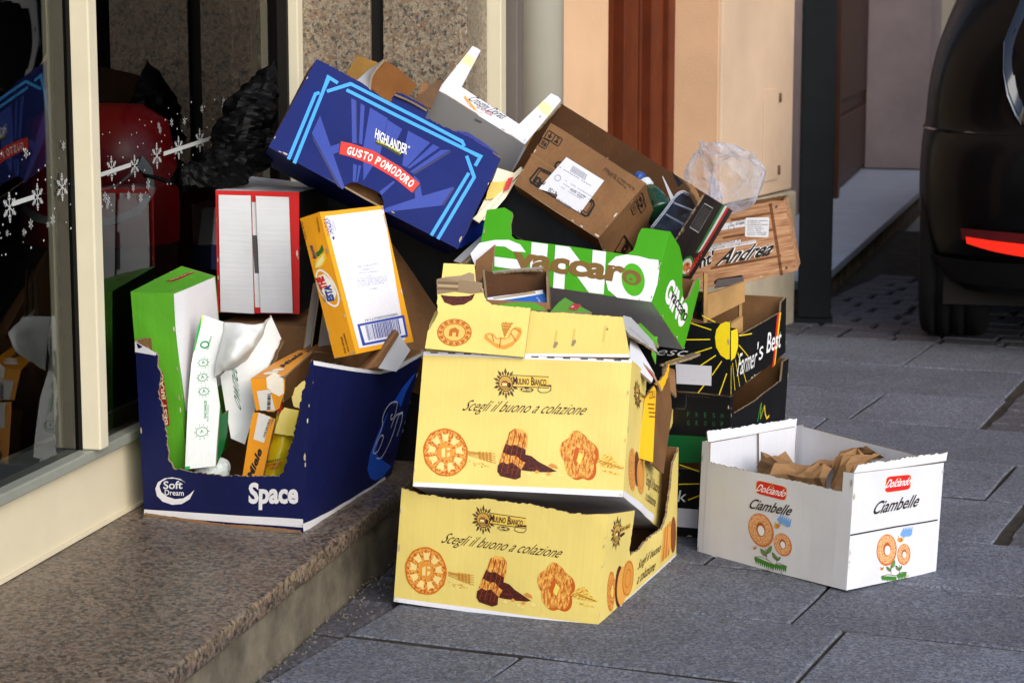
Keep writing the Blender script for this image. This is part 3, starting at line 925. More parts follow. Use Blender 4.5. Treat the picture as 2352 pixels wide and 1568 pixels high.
PRINTS = {
'B.front':[
('p','e6e5ec',[(.0051,.026),(1,.043),(1,-.0027),(.0013,-.0041)],0),
('p','e6e5ec',[(.0001,1.001),(1,1),(1,.98),(.0009,.971)],0),
('p','biscuit',[(.255,.258),(.253,.289),(.244,.318),(.233,.344),(.222,.371),(.209,.395),(.191,.41),(.173,.419),(.154,.431),(.135,.437),(.117,.43),(.1,.419),(.082,.409),(.066,.394),(.056,.369),(.048,.342),(.04,.316),(.035,.287),(.037,.256),(.043,.226),(.047,.195),(.055,.166),(.07,.143),(.086,.124),(.101,.104),(.118,.088),(.138,.083),(.156,.084),(.175,.084),(.194,.089),(.209,.105),(.222,.126),(.236,.145),(.247,.168),(.252,.198),(.253,.228)],0),
('r','c96a1e',(.146,.257),(.105,.001),(-.0103,.171),.0022,1,28),
('p','f0d488',[(.13,.338),(.119,.398),(.136,.387),(.156,.398),(.152,.338)],1),
('p','f0d488',[(.102,.307),(.07,.345),(.087,.354),(.097,.384),(.118,.33)],1),
('p','f0d488',[(.095,.253),(.057,.251),(.065,.275),(.06,.31),(.097,.288)],1),
('p','f0d488',[(.112,.201),(.086,.16),(.082,.188),(.064,.211),(.099,.231)],1),
('p','f0d488',[(.144,.174),(.142,.114),(.128,.133),(.106,.134),(.123,.186)],1),
('p','f0d488',[(.177,.187),(.2,.135),(.183,.136),(.167,.114),(.158,.175)],1),
('p','f0d488',[(.196,.232),(.233,.213),(.22,.195),(.218,.161),(.187,.201)],1),
('p','f0d488',[(.191,.288),(.225,.311),(.223,.283),(.235,.253),(.197,.254)],1),
('p','f0d488',[(.165,.33),(.18,.384),(.19,.359),(.211,.346),(.183,.308)],1),
('e','dd9437',(.146,.257),(.037,.0004),(-.0036,.06),1,20),
('p','f0d488',[(.129,.221),(.125,.278),(.142,.292),(.146,.221)],2),
('p','f0d488',[(.15,.292),(.166,.292),(.167,.275),(.151,.274)],2),
('p','f0d488',[(.153,.253),(.168,.26),(.169,.239),(.159,.222),(.155,.222)],2),
('l','c0802a',[(.257,.246),(.306,.228),(.391,.195)],.0012,0),
('l','c0802a',[(.307,.228),(.318,.235)],.0016,0),
('l','c0802a',[(.307,.228),(.321,.218)],.0016,0),
('l','c0802a',[(.325,.221),(.335,.228)],.0016,0),
('l','c0802a',[(.325,.221),(.338,.212)],.0016,0),
('l','c0802a',[(.342,.215),(.352,.222)],.0016,0),
('l','c0802a',[(.342,.215),(.355,.205)],.0016,0),
('l','c0802a',[(.358,.208),(.369,.215)],.0016,0),
('l','c0802a',[(.358,.208),(.372,.198)],.0016,0),
('l','c0802a',[(.256,.253),(.305,.243),(.389,.212)],.0012,0),
('l','c0802a',[(.306,.238),(.317,.245)],.0016,0),
('l','c0802a',[(.306,.238),(.32,.229)],.0016,0),
('l','c0802a',[(.323,.233),(.334,.24)],.0016,0),
('l','c0802a',[(.323,.233),(.337,.223)],.0016,0),
('l','c0802a',[(.34,.228),(.35,.235)],.0016,0),
('l','c0802a',[(.34,.228),(.353,.218)],.0016,0),
('l','c0802a',[(.357,.223),(.367,.23)],.0016,0),
('l','c0802a',[(.357,.223),(.37,.213)],.0016,0),
('l','c0802a',[(.255,.26),(.303,.254),(.388,.23)],.0012,0),
('l','c0802a',[(.305,.249),(.316,.256)],.0016,0),
('l','c0802a',[(.305,.249),(.319,.239)],.0016,0),
('l','c0802a',[(.322,.245),(.332,.252)],.0016,0),
('l','c0802a',[(.322,.245),(.335,.235)],.0016,0),
('l','c0802a',[(.339,.241),(.349,.248)],.0016,0),
('l','c0802a',[(.339,.241),(.352,.231)],.0016,0),
('l','c0802a',[(.356,.237),(.366,.244)],.0016,0),
('l','c0802a',[(.356,.237),(.369,.227)],.0016,0),
('l','c0802a',[(.254,.267),(.303,.26),(.386,.247)],.0012,0),
('l','c0802a',[(.304,.259),(.315,.266)],.0016,0),
('l','c0802a',[(.304,.259),(.318,.249)],.0016,0),
('l','c0802a',[(.321,.257),(.331,.263)],.0016,0),
('l','c0802a',[(.321,.257),(.334,.247)],.0016,0),
('l','c0802a',[(.338,.254),(.348,.261)],.0016,0),
('l','c0802a',[(.338,.254),(.351,.244)],.0016,0),
('l','c0802a',[(.354,.252),(.364,.259)],.0016,0),
('l','c0802a',[(.354,.252),(.367,.242)],.0016,0),
('l','c0802a',[(.254,.274),(.302,.266),(.384,.265)],.0012,0),
('l','c0802a',[(.303,.269),(.314,.276)],.0016,0),
('l','c0802a',[(.303,.269),(.317,.26)],.0016,0),
('l','c0802a',[(.32,.268),(.33,.275)],.0016,0),
('l','c0802a',[(.32,.268),(.333,.259)],.0016,0),
('l','c0802a',[(.336,.267),(.346,.274)],.0016,0),
('l','c0802a',[(.336,.267),(.349,.258)],.0016,0),
('l','c0802a',[(.353,.266),(.363,.273)],.0016,0),
('l','c0802a',[(.353,.266),(.366,.256)],.0016,0),
('p','cf8f3c',[(.284,.184),(.29,.183),(.288,.191),(.282,.19)],0),
('p','cf8f3c',[(.296,.183),(.302,.182),(.3,.19),(.294,.189)],0),
('p','cf8f3c',[(.321,.162),(.327,.161),(.325,.169),(.319,.168)],0),
('p','cf8f3c',[(.263,.197),(.269,.197),(.267,.204),(.261,.203)],0),
('p','cf8f3c',[(.287,.174),(.293,.174),(.291,.181),(.285,.18)],0),
('p','cf8f3c',[(.353,.166),(.359,.166),(.357,.173),(.351,.172)],0),
('p','cf8f3c',[(.339,.169),(.345,.169),(.343,.176),(.337,.175)],0),
('p','cf8f3c',[(.322,.164),(.328,.164),(.326,.171),(.32,.17)],0),
('p','cf8f3c',[(.319,.185),(.325,.185),(.323,.192),(.317,.191)],0),
('p','cf8f3c',[(.309,.183),(.316,.183),(.313,.191),(.307,.19)],0),
('p','cf8f3c',[(.325,.161),(.331,.16),(.329,.168),(.323,.167)],0),
('p','cf8f3c',[(.331,.174),(.337,.174),(.335,.181),(.329,.18)],0),
('p','cf8f3c',[(.291,.167),(.297,.167),(.295,.174),(.289,.173)],0),
('p','cf8f3c',[(.341,.169),(.347,.168),(.345,.176),(.339,.175)],0),
('p','cf8f3c',[(.327,.183),(.333,.183),(.331,.191),(.325,.19)],0),
('p','cf8f3c',[(.326,.185),(.332,.184),(.33,.192),(.324,.191)],0),
('p','cocoa',[(.491,.223),(.529,.27),(.559,.26),(.591,.225),(.634,.194),(.683,.159),(.655,.15),(.597,.146),(.538,.151),(.502,.157)],0),
('p','d99a4a',[(.631,.136),(.644,.123),(.659,.134),(.644,.15)],1),
('p','f0d488',[(.68,.132),(.695,.118),(.711,.13),(.695,.148)],1),
('p','f0d488',[(.536,.13),(.551,.116),(.567,.128),(.551,.146)],1),
('p','d99a4a',[(.64,.142),(.647,.136),(.655,.141),(.647,.15)],1),
('p','f0d488',[(.61,.114),(.621,.104),(.634,.113),(.621,.127)],1),
('p','f0d488',[(.63,.102),(.638,.094),(.648,.101),(.638,.111)],1),
('p','d99a4a',[(.576,.148),(.589,.135),(.604,.146),(.589,.162)],1),
('p','f0d488',[(.562,.143),(.57,.136),(.579,.142),(.57,.151)],1),
('p','f0d488',[(.638,.107),(.645,.101),(.652,.106),(.645,.114)],1),
('p','d28a3a',[(.656,.216),(.68,.2),(.688,.177),(.658,.183),(.64,.199)],1),
('p','biscuit_ridge',[(.417,.104),(.49,.084),(.512,.097),(.514,.156),(.531,.21),(.529,.266),(.535,.349),(.533,.415),(.51,.45),(.469,.457),(.447,.43),(.432,.348),(.417,.274),(.404,.182),(.402,.136)],1),
('p','cocoa',[(.432,.344),(.454,.328),(.477,.337),(.502,.32),(.529,.307),(.53,.257),(.533,.21),(.509,.227),(.485,.26),(.46,.256),(.42,.278)],2),
('p','cocoa',[(.401,.183),(.422,.207),(.446,.194),(.469,.207),(.491,.184),(.513,.16),(.514,.101),(.49,.084),(.417,.104),(.401,.136)],2),
('l','8a3a12',[(.419,.126),(.435,.273),(.448,.43)],.0012,3),
('l','8a3a12',[(.446,.124),(.461,.271),(.474,.428)],.0012,3),
('l','8a3a12',[(.471,.122),(.487,.269),(.5,.426)],.0012,3),
('l','8a3a12',[(.493,.12),(.508,.268),(.522,.425)],.0012,3),
('p','c05a14',[(.874,.266),(.875,.284),(.874,.303),(.872,.322),(.867,.34),(.86,.355),(.852,.368),(.844,.378),(.835,.384),(.826,.389),(.82,.4),(.813,.414),(.806,.428),(.797,.439),(.788,.447),(.779,.45),(.77,.449),(.762,.443),(.754,.433),(.749,.421),(.744,.406),(.741,.391),(.735,.383),(.727,.377),(.72,.368),(.713,.357),(.708,.342),(.705,.326),(.705,.307),(.706,.288),(.71,.269),(.715,.252),(.721,.236),(.727,.222),(.73,.206),(.732,.188),(.735,.169),(.739,.151),(.745,.135),(.753,.121),(.761,.111),(.77,.105),(.78,.103),(.789,.105),(.797,.11),(.804,.116),(.812,.115),(.821,.11),(.83,.106),(.839,.107),(.848,.111),(.855,.119),(.861,.131),(.865,.146),(.868,.164),(.868,.183),(.867,.201),(.865,.219),(.867,.234),(.871,.249)],0),
('p','biscuit_ridge',[(.86,.281),(.861,.299),(.861,.318),(.858,.337),(.853,.355),(.847,.37),(.839,.383),(.83,.393),(.821,.399),(.812,.404),(.806,.415),(.799,.429),(.792,.443),(.784,.454),(.774,.462),(.765,.465),(.756,.464),(.748,.458),(.741,.448),(.735,.436),(.731,.421),(.727,.406),(.721,.398),(.713,.392),(.706,.383),(.7,.372),(.695,.357),(.692,.341),(.691,.322),(.692,.303),(.696,.284),(.701,.266),(.707,.251),(.714,.237),(.717,.221),(.718,.203),(.721,.184),(.726,.166),(.732,.149),(.739,.136),(.748,.126),(.757,.12),(.766,.118),(.775,.12),(.783,.125),(.791,.131),(.798,.13),(.807,.124),(.816,.121),(.826,.121),(.834,.126),(.842,.134),(.848,.146),(.852,.161),(.854,.179),(.855,.198),(.854,.216),(.852,.234),(.854,.249),(.857,.264)],1),
('p','c05a14',[(.753,.259),(.767,.347),(.78,.335),(.779,.299),(.772,.24),(.778,.211),(.769,.204)],2),
('p','e8cf62',[(.771,.244),(.782,.31),(.803,.28),(.789,.214)],2),
('l','c87a2a',[(.835,.276),(.838,.344)],.0012,2),
('l','c87a2a',[(.823,.333),(.808,.4)],.0012,2),
('l','c87a2a',[(.799,.374),(.769,.42)],.0012,2),
('l','c87a2a',[(.77,.387),(.735,.398)],.0012,2),
('l','c87a2a',[(.745,.366),(.715,.339)],.0012,2),
('l','c87a2a',[(.73,.32),(.715,.263)],.0012,2),
('l','c87a2a',[(.732,.26),(.734,.19)],.0012,2),
('l','c87a2a',[(.748,.206),(.768,.143)],.0012,2),
('l','c87a2a',[(.774,.172),(.806,.136)],.0012,2),
('l','c87a2a',[(.803,.17),(.837,.17)],.0012,2),
('l','c87a2a',[(.826,.198),(.852,.235)],.0012,2),
('l','c87a2a',[(.836,.25),(.847,.313)],.0012,2),
('p','straw',[(.859,.234),(.876,.269),(.9,.297),(.92,.305),(.939,.279),(.96,.241),(.997,.211),(.984,.201),(.944,.2),(.896,.207)],0),
('l','a86a24',[(.866,.236),(.891,.254),(.914,.225)],.001,1),
('l','a86a24',[(.883,.231),(.907,.246),(.927,.221)],.001,1),
('l','a86a24',[(.901,.226),(.922,.239),(.941,.217)],.001,1),
('l','a86a24',[(.918,.22),(.938,.231),(.954,.213)],.001,1),
('l','a86a24',[(.935,.215),(.954,.223),(.967,.209)],.001,1),
('l','a86a24',[(.953,.21),(.969,.215),(.98,.206)],.001,1),
('l','a86a24',[(.97,.205),(.985,.207),(.994,.202)],.001,1),
('p','straw',[(.891,.183),(.911,.187),(.967,.171),(.988,.158),(.962,.156),(.913,.169)],0),
('p','6e5424',[(.442,.785),(.452,.774),(.462,.785),(.451,.796)],0),
('p','5a3a1c',[(.439,.803),(.456,.801),(.468,.822),(.45,.824)],0),
('p','5a3a1c',[(.434,.82),(.445,.822),(.449,.843),(.437,.839)],0),
('p','6e5424',[(.426,.832),(.439,.849),(.442,.881),(.428,.864)],0),
('p','5a3a1c',[(.417,.841),(.425,.855),(.421,.878),(.413,.862)],0),
('p','5a3a1c',[(.408,.844),(.412,.873),(.404,.904),(.399,.873)],0),
('p','6e5424',[(.398,.841),(.399,.862),(.39,.878),(.389,.855)],0),
('p','5a3a1c',[(.39,.832),(.385,.863),(.369,.881),(.375,.849)],0),
('p','5a3a1c',[(.385,.819),(.379,.839),(.366,.842),(.373,.822)],0),
('p','6e5424',[(.381,.803),(.367,.824),(.35,.822),(.365,.8)],0),
('p','5a3a1c',[(.381,.785),(.37,.796),(.36,.785),(.372,.774)],0),
('p','5a3a1c',[(.384,.767),(.367,.769),(.355,.748),(.372,.746)],0),
('p','6e5424',[(.389,.751),(.378,.748),(.374,.728),(.386,.731)],0),
('p','5a3a1c',[(.397,.738),(.383,.721),(.381,.689),(.395,.707)],0),
('p','5a3a1c',[(.406,.73),(.398,.715),(.402,.692),(.409,.708)],0),
('p','6e5424',[(.415,.727),(.411,.697),(.419,.666),(.423,.697)],0),
('p','5a3a1c',[(.424,.73),(.423,.708),(.433,.692),(.434,.715)],0),
('p','5a3a1c',[(.432,.738),(.438,.707),(.454,.689),(.448,.722)],0),
('p','6e5424',[(.438,.751),(.444,.731),(.456,.728),(.45,.749)],0),
('p','5a3a1c',[(.441,.767),(.455,.746),(.472,.749),(.458,.77)],0),
('e','c79b45',(.411,.785),(.033,.0001),(-.0036,.057),1,22),
('r','3f1d14',(.411,.785),(.033,.0001),(-.0036,.057),.0013,2,22),
('p','8a5a2a',[(.391,.768),(.39,.792),(.399,.807),(.417,.807),(.423,.792),(.425,.768)],2),
('p','f0dc90',[(.396,.77),(.395,.787),(.417,.787),(.418,.77)],3),
('e','3f1d14',(.428,.776),(.0099,0),(-.0012,.0185),2,12),
('l','3f1d14',[(.386,.757),(.441,.757)],.001,2),
('l','3f1d14',[(.392,.746),(.436,.746)],.001,2),
('p','e3bf55',[(.444,.768),(.619,.771),(.614,.85),(.44,.85)],1),
('l','3f1d14',[(.44,.85),(.614,.85)],.0012,2),
('l','3f1d14',[(.448,.766),(.619,.769)],.0012,2),
('t','3f1d14','M',(.447,.78),(.466,.781),(.444,.842),3,.02,0,0,1),
('t','3f1d14','ULINO',(.467,.783),(.523,.784),(.465,.829),3,.02,0,0,1),
('t','3f1d14','B',(.533,.78),(.547,.78),(.53,.843),3,.02,0,0,1),
('t','3f1d14','IANCO',(.547,.782),(.605,.783),(.545,.829),3,.02,0,0,1),
('e','3f1d14',(.514,.747),(.034,0),(-.001,.022),1,20),
('r','e8cf62',(.514,.747),(.032,0),(-.0009,.0192),.0008,2,20),
('t','f0dc90','Barilla',(.493,.738),(.537,.738),(.492,.758),3,.02,.15,0,1),
('l','3f1d14',[(.566,.746),(.571,.782),(.627,.785),(.628,.75),(.611,.734),(.581,.731),(.566,.746)],.0012,2),
('t','3f1d14','Scegli il buono a colazione',(.219,.546),(.795,.554),(.215,.652),2,-.006,.1,0,1),
('l','3a2a1c',[(.035,.994),(.071,.994)],.0022,2),
('l','3a2a1c',[(.121,.994),(.157,.994)],.0022,2),
('l','3a2a1c',[(.199,.994),(.235,.994)],.0022,2),
('l','3a2a1c',[(.284,.994),(.32,.994)],.0022,2),
('l','3a2a1c',[(.523,.994),(.558,.994)],.0022,2),
('l','3a2a1c',[(.599,.994),(.634,.994)],.0022,2),
('l','3a2a1c',[(.675,.994),(.71,.994)],.0022,2),
('l','3a2a1c',[(.759,.994),(.794,.994)],.0022,2),
('l','3a2a1c',[(.835,.994),(.869,.994)],.0022,2),
('l','3a2a1c',[(.918,.994),(.952,.994)],.0022,2),
],
'B.right':[
('p','e6e5ec',[(-.0025,.043),(.324,.06),(.805,.071),(.774,.0058),(.0031,-.0019)],0),
('p','6e5424',[(.218,.815),(.236,.807),(.251,.819),(.232,.827)],0),
('p','5a3a1c',[(.212,.831),(.239,.832),(.257,.854),(.228,.853)],0),
('p','5a3a1c',[(.202,.845),(.22,.85),(.224,.87),(.206,.864)],0),
('p','6e5424',[(.189,.856),(.208,.874),(.209,.904),(.189,.884)],0),
('p','5a3a1c',[(.174,.861),(.184,.876),(.176,.896),(.166,.88)],0),
('p','5a3a1c',[(.158,.862),(.163,.89),(.146,.917),(.142,.887)],0),
('p','6e5424',[(.144,.858),(.144,.877),(.127,.89),(.128,.869)],0),
('p','5a3a1c',[(.132,.848),(.12,.875),(.094,.888),(.107,.86)],0),
('p','5a3a1c',[(.124,.835),(.113,.852),(.094,.853),(.106,.835)],0),
('p','6e5424',[(.121,.82),(.097,.836),(.07,.831),(.095,.814)],0),
('p','5a3a1c',[(.122,.803),(.104,.811),(.09,.799),(.109,.792)],0),
('p','5a3a1c',[(.128,.787),(.101,.787),(.085,.765),(.112,.766)],0),
('p','6e5424',[(.138,.773),(.12,.769),(.116,.75),(.134,.755)],0),
('p','5a3a1c',[(.151,.763),(.132,.746),(.131,.716),(.151,.734)],0),
('p','5a3a1c',[(.166,.757),(.155,.742),(.163,.722),(.174,.738)],0),
('p','6e5424',[(.181,.756),(.177,.728),(.193,.701),(.197,.731)],0),
('p','5a3a1c',[(.196,.761),(.196,.741),(.213,.728),(.212,.749)],0),
('p','5a3a1c',[(.207,.77),(.22,.742),(.247,.729),(.234,.757)],0),
('p','6e5424',[(.216,.783),(.227,.765),(.247,.765),(.234,.783)],0),
('p','5a3a1c',[(.219,.798),(.244,.782),(.272,.787),(.245,.804)],0),
('e','c79b45',(.17,.809),(.053,.0065),(-.0112,.052),1,22),
('r','3f1d14',(.17,.809),(.053,.0065),(-.0112,.052),.0013,2,22),
('p','8a5a2a',[(.14,.79),(.135,.812),(.148,.827),(.176,.831),(.188,.818),(.192,.796)],2),
('p','f0dc90',[(.146,.793),(.143,.808),(.178,.812),(.181,.797)],3),
('e','3f1d14',(.198,.804),(.0158,.002),(-.0036,.0167),2,12),
('l','3f1d14',[(.132,.779),(.219,.789)],.001,2),
('l','3f1d14',[(.142,.77),(.213,.778)],.001,2),
('p','e3bf55',[(.175,.841),(.358,.867),(.368,.821),(.187,.785)],1),
('t','3f1d14','MULINO',(.193,.818),(.357,.835),(.186,.846),2,.02,0,0,1),
('e','biscuit',(.169,.247),(.093,.0158),(-.032,.151),0,28),
('e','cocoa',(.275,.284),(.056,.0072),(-.027,.124),1,28),
('e','dd9437',(.372,.259),(.09,.014),(-.029,.132),2,28),
('r','b8601a',(.372,.259),(.061,.0093),(-.02,.092),.0012,3,28),
('t','3f1d14','Scegli il buono',(.533,.212),(.886,.236),(.509,.323),2,0,.1,0,1),
('t','3f1d14','a colazione',(.553,.125),(.814,.137),(.536,.201),2,0,.1,0,1),
('p','e7a647',[(.955,.356),(.978,.362),(1.012,.215),(.989,.209)],0),
('p','c8762a',[(.98,.351),(1.003,.358),(1.038,.21),(1.014,.204)],0),
('p','e7a647',[(1.006,.347),(1.029,.353),(1.064,.205),(1.04,.199)],0),
('p','c8762a',[(1.032,.342),(1.055,.349),(1.09,.2),(1.066,.194)],0),
('p','e7a647',[(1.058,.338),(1.081,.344),(1.116,.195),(1.093,.188)],0),
('p','c8762a',[(1.084,.333),(1.107,.339),(1.143,.189),(1.119,.183)],0),
],
'A.front':[
('p','e6e5ec',[(.0081,.032),(.999,.04),(.998,-.0049),(.0006,-.0043)],0),
('p','biscuit',[(.257,.301),(.256,.337),(.249,.37),(.239,.4),(.229,.431),(.217,.458),(.201,.475),(.183,.485),(.166,.498),(.148,.504),(.13,.496),(.113,.483),(.096,.471),(.08,.453),(.069,.424),(.061,.393),(.052,.362),(.046,.329),(.047,.292),(.052,.258),(.055,.223),(.062,.189),(.075,.162),(.09,.141),(.104,.118),(.12,.1),(.139,.095),(.157,.097),(.175,.097),(.193,.103),(.209,.123),(.222,.147),(.235,.17),(.247,.197),(.252,.232),(.254,.267)],0),
('r','c96a1e',(.152,.297),(.101,.0043),(-.0045,.197),.0022,1,28),
('p','f0d488',[(.14,.39),(.131,.459),(.147,.447),(.167,.46),(.161,.391)],1),
('p','f0d488',[(.112,.354),(.083,.397),(.098,.407),(.109,.442),(.128,.381)],1),
('p','f0d488',[(.103,.291),(.067,.287),(.075,.316),(.071,.356),(.106,.331)],1),
('p','f0d488',[(.117,.231),(.091,.183),(.088,.215),(.072,.242),(.106,.266)],1),
('p','f0d488',[(.148,.202),(.144,.131),(.131,.153),(.11,.154),(.128,.215)],1),
('p','f0d488',[(.18,.217),(.201,.158),(.184,.158),(.168,.133),(.161,.202)],1),
('p','f0d488',[(.2,.27),(.235,.249),(.222,.228),(.218,.188),(.19,.234)],1),
('p','f0d488',[(.197,.335),(.23,.362),(.227,.33),(.238,.295),(.202,.295)],1),
('p','f0d488',[(.173,.383),(.189,.445),(.198,.417),(.217,.402),(.19,.357)],1),
('e','dd9437',(.152,.297),(.036,.0015),(-.0016,.069),1,20),
('p','f0d488',[(.135,.255),(.133,.321),(.149,.338),(.151,.256)],2),
('p','f0d488',[(.158,.338),(.172,.338),(.173,.318),(.158,.318)],2),
('p','f0d488',[(.159,.293),(.173,.302),(.174,.278),(.164,.257),(.16,.257)],2),
('l','c0802a',[(.265,.284),(.312,.266),(.395,.232)],.0012,0),
('l','c0802a',[(.314,.266),(.324,.274)],.0016,0),
('l','c0802a',[(.314,.266),(.327,.255)],.0016,0),
('l','c0802a',[(.33,.259),(.34,.268)],.0016,0),
('l','c0802a',[(.33,.259),(.343,.248)],.0016,0),
('l','c0802a',[(.347,.252),(.357,.261)],.0016,0),
('l','c0802a',[(.347,.252),(.359,.242)],.0016,0),
('l','c0802a',[(.363,.246),(.373,.254)],.0016,0),
('l','c0802a',[(.363,.246),(.376,.235)],.0016,0),
('l','c0802a',[(.264,.292),(.311,.284),(.393,.252)],.0012,0),
('l','c0802a',[(.313,.278),(.323,.286)],.0016,0),
('l','c0802a',[(.313,.278),(.326,.267)],.0016,0),
('l','c0802a',[(.329,.273),(.34,.281)],.0016,0),
('l','c0802a',[(.329,.273),(.342,.262)],.0016,0),
('l','c0802a',[(.346,.268),(.356,.276)],.0016,0),
('l','c0802a',[(.346,.268),(.358,.257)],.0016,0),
('l','c0802a',[(.362,.262),(.372,.271)],.0016,0),
('l','c0802a',[(.362,.262),(.375,.252)],.0016,0),
('l','c0802a',[(.264,.301),(.31,.296),(.392,.273)],.0012,0),
('l','c0802a',[(.312,.29),(.322,.298)],.0016,0),
('l','c0802a',[(.312,.29),(.325,.279)],.0016,0),
('l','c0802a',[(.329,.286),(.339,.295)],.0016,0),
('l','c0802a',[(.329,.286),(.341,.276)],.0016,0),
('l','c0802a',[(.345,.283),(.355,.291)],.0016,0),
('l','c0802a',[(.345,.283),(.357,.272)],.0016,0),
('l','c0802a',[(.361,.279),(.371,.288)],.0016,0),
('l','c0802a',[(.361,.279),(.373,.269)],.0016,0),
('l','c0802a',[(.263,.309),(.31,.303),(.391,.293)],.0012,0),
('l','c0802a',[(.311,.302),(.322,.31)],.0016,0),
('l','c0802a',[(.311,.302),(.324,.291)],.0016,0),
('l','c0802a',[(.328,.3),(.338,.308)],.0016,0),
('l','c0802a',[(.328,.3),(.34,.289)],.0016,0),
('l','c0802a',[(.344,.298),(.354,.306)],.0016,0),
('l','c0802a',[(.344,.298),(.356,.287)],.0016,0),
('l','c0802a',[(.36,.296),(.37,.304)],.0016,0),
('l','c0802a',[(.36,.296),(.372,.285)],.0016,0),
('l','c0802a',[(.263,.317),(.31,.309),(.389,.313)],.0012,0),
('l','c0802a',[(.311,.314),(.321,.322)],.0016,0),
('l','c0802a',[(.311,.314),(.323,.303)],.0016,0),
('l','c0802a',[(.327,.314),(.337,.322)],.0016,0),
('l','c0802a',[(.327,.314),(.339,.303)],.0016,0),
('l','c0802a',[(.343,.313),(.353,.322)],.0016,0),
('l','c0802a',[(.343,.313),(.355,.302)],.0016,0),
('l','c0802a',[(.359,.313),(.369,.321)],.0016,0),
('l','c0802a',[(.359,.313),(.371,.302)],.0016,0),
('p','cf8f3c',[(.29,.213),(.296,.213),(.294,.221),(.288,.22)],0),
('p','cf8f3c',[(.301,.212),(.307,.212),(.305,.221),(.3,.219)],0),
('p','cf8f3c',[(.325,.189),(.331,.189),(.329,.198),(.323,.196)],0),
('p','cf8f3c',[(.27,.227),(.276,.227),(.274,.235),(.268,.234)],0),
('p','cf8f3c',[(.292,.202),(.298,.202),(.297,.21),(.291,.209)],0),
('p','cf8f3c',[(.357,.196),(.363,.196),(.361,.204),(.355,.203)],0),
('p','cf8f3c',[(.343,.199),(.349,.199),(.347,.207),(.341,.206)],0),
('p','cf8f3c',[(.326,.192),(.332,.192),(.33,.2),(.324,.199)],0),
('p','cf8f3c',[(.324,.216),(.33,.216),(.328,.225),(.322,.223)],0),
('p','cf8f3c',[(.315,.214),(.321,.214),(.319,.223),(.313,.221)],0),
('p','cf8f3c',[(.329,.188),(.335,.188),(.333,.197),(.327,.195)],0),
('p','cf8f3c',[(.336,.204),(.342,.204),(.34,.213),(.334,.211)],0),
('p','cf8f3c',[(.297,.194),(.303,.194),(.301,.203),(.295,.201)],0),
('p','cf8f3c',[(.345,.198),(.351,.198),(.349,.207),(.343,.205)],0),
('p','cf8f3c',[(.331,.215),(.337,.215),(.336,.223),(.33,.222)],0),
('p','cf8f3c',[(.331,.216),(.337,.216),(.335,.225),(.329,.224)],0),
('p','cocoa',[(.498,.236),(.536,.293),(.564,.282),(.593,.242),(.632,.207),(.677,.167),(.65,.156),(.595,.15),(.539,.153),(.505,.159)],0),
('p','d99a4a',[(.626,.139),(.638,.124),(.653,.137),(.64,.156)],1),
('p','f0d488',[(.673,.136),(.686,.12),(.702,.135),(.688,.155)],1),
('p','f0d488',[(.536,.128),(.55,.113),(.566,.127),(.552,.148)],1),
('p','d99a4a',[(.635,.147),(.642,.139),(.65,.146),(.643,.157)],1),
('p','f0d488',[(.606,.113),(.616,.101),(.628,.112),(.617,.128)],1),
('p','f0d488',[(.625,.099),(.632,.09),(.641,.098),(.633,.11)],1),
('p','d99a4a',[(.575,.151),(.587,.137),(.602,.149),(.588,.168)],1),
('p','f0d488',[(.562,.145),(.569,.137),(.577,.144),(.57,.155)],1),
('p','f0d488',[(.633,.105),(.638,.098),(.645,.104),(.639,.113)],1),
('p','d28a3a',[(.653,.234),(.676,.215),(.682,.189),(.654,.195),(.637,.213)],1),
('p','biscuit_ridge',[(.423,.094),(.49,.072),(.512,.089),(.517,.159),(.535,.223),(.536,.288),(.545,.386),(.545,.462),(.526,.502),(.487,.509),(.465,.478),(.447,.381),(.43,.294),(.413,.186),(.41,.132)],1),
('p','cocoa',[(.447,.377),(.468,.358),(.49,.37),(.512,.351),(.537,.336),(.536,.278),(.537,.223),(.515,.242),(.494,.28),(.469,.275),(.433,.299)],2),
('p','cocoa',[(.411,.186),(.431,.216),(.454,.201),(.476,.218),(.496,.19),(.516,.163),(.515,.093),(.49,.072),(.423,.094),(.409,.132)],2),
('l','8a3a12',[(.426,.12),(.447,.294),(.466,.478)],.0012,3),
('l','8a3a12',[(.45,.118),(.471,.292),(.491,.476)],.0012,3),
('l','8a3a12',[(.475,.117),(.496,.291),(.515,.475)],.0012,3),
('l','8a3a12',[(.495,.116),(.516,.29),(.535,.473)],.0012,3),
('p','c05a14',[(.876,.295),(.877,.316),(.877,.338),(.874,.359),(.87,.378),(.864,.396),(.856,.41),(.848,.42),(.839,.428),(.831,.433),(.825,.445),(.818,.461),(.811,.476),(.803,.488),(.795,.497),(.786,.501),(.777,.499),(.769,.492),(.762,.481),(.756,.467),(.751,.451),(.748,.434),(.742,.425),(.734,.418),(.727,.408),(.72,.395),(.715,.379),(.712,.36),(.711,.339),(.713,.318),(.716,.297),(.721,.277),(.726,.26),(.732,.244),(.735,.226),(.737,.206),(.739,.185),(.743,.164),(.749,.146),(.756,.131),(.764,.119),(.773,.113),(.782,.111),(.791,.113),(.799,.119),(.806,.126),(.814,.124),(.823,.119),(.831,.116),(.84,.116),(.849,.121),(.856,.13),(.862,.144),(.867,.161),(.869,.181),(.87,.202),(.869,.223),(.867,.243),(.869,.26),(.873,.277)],0),
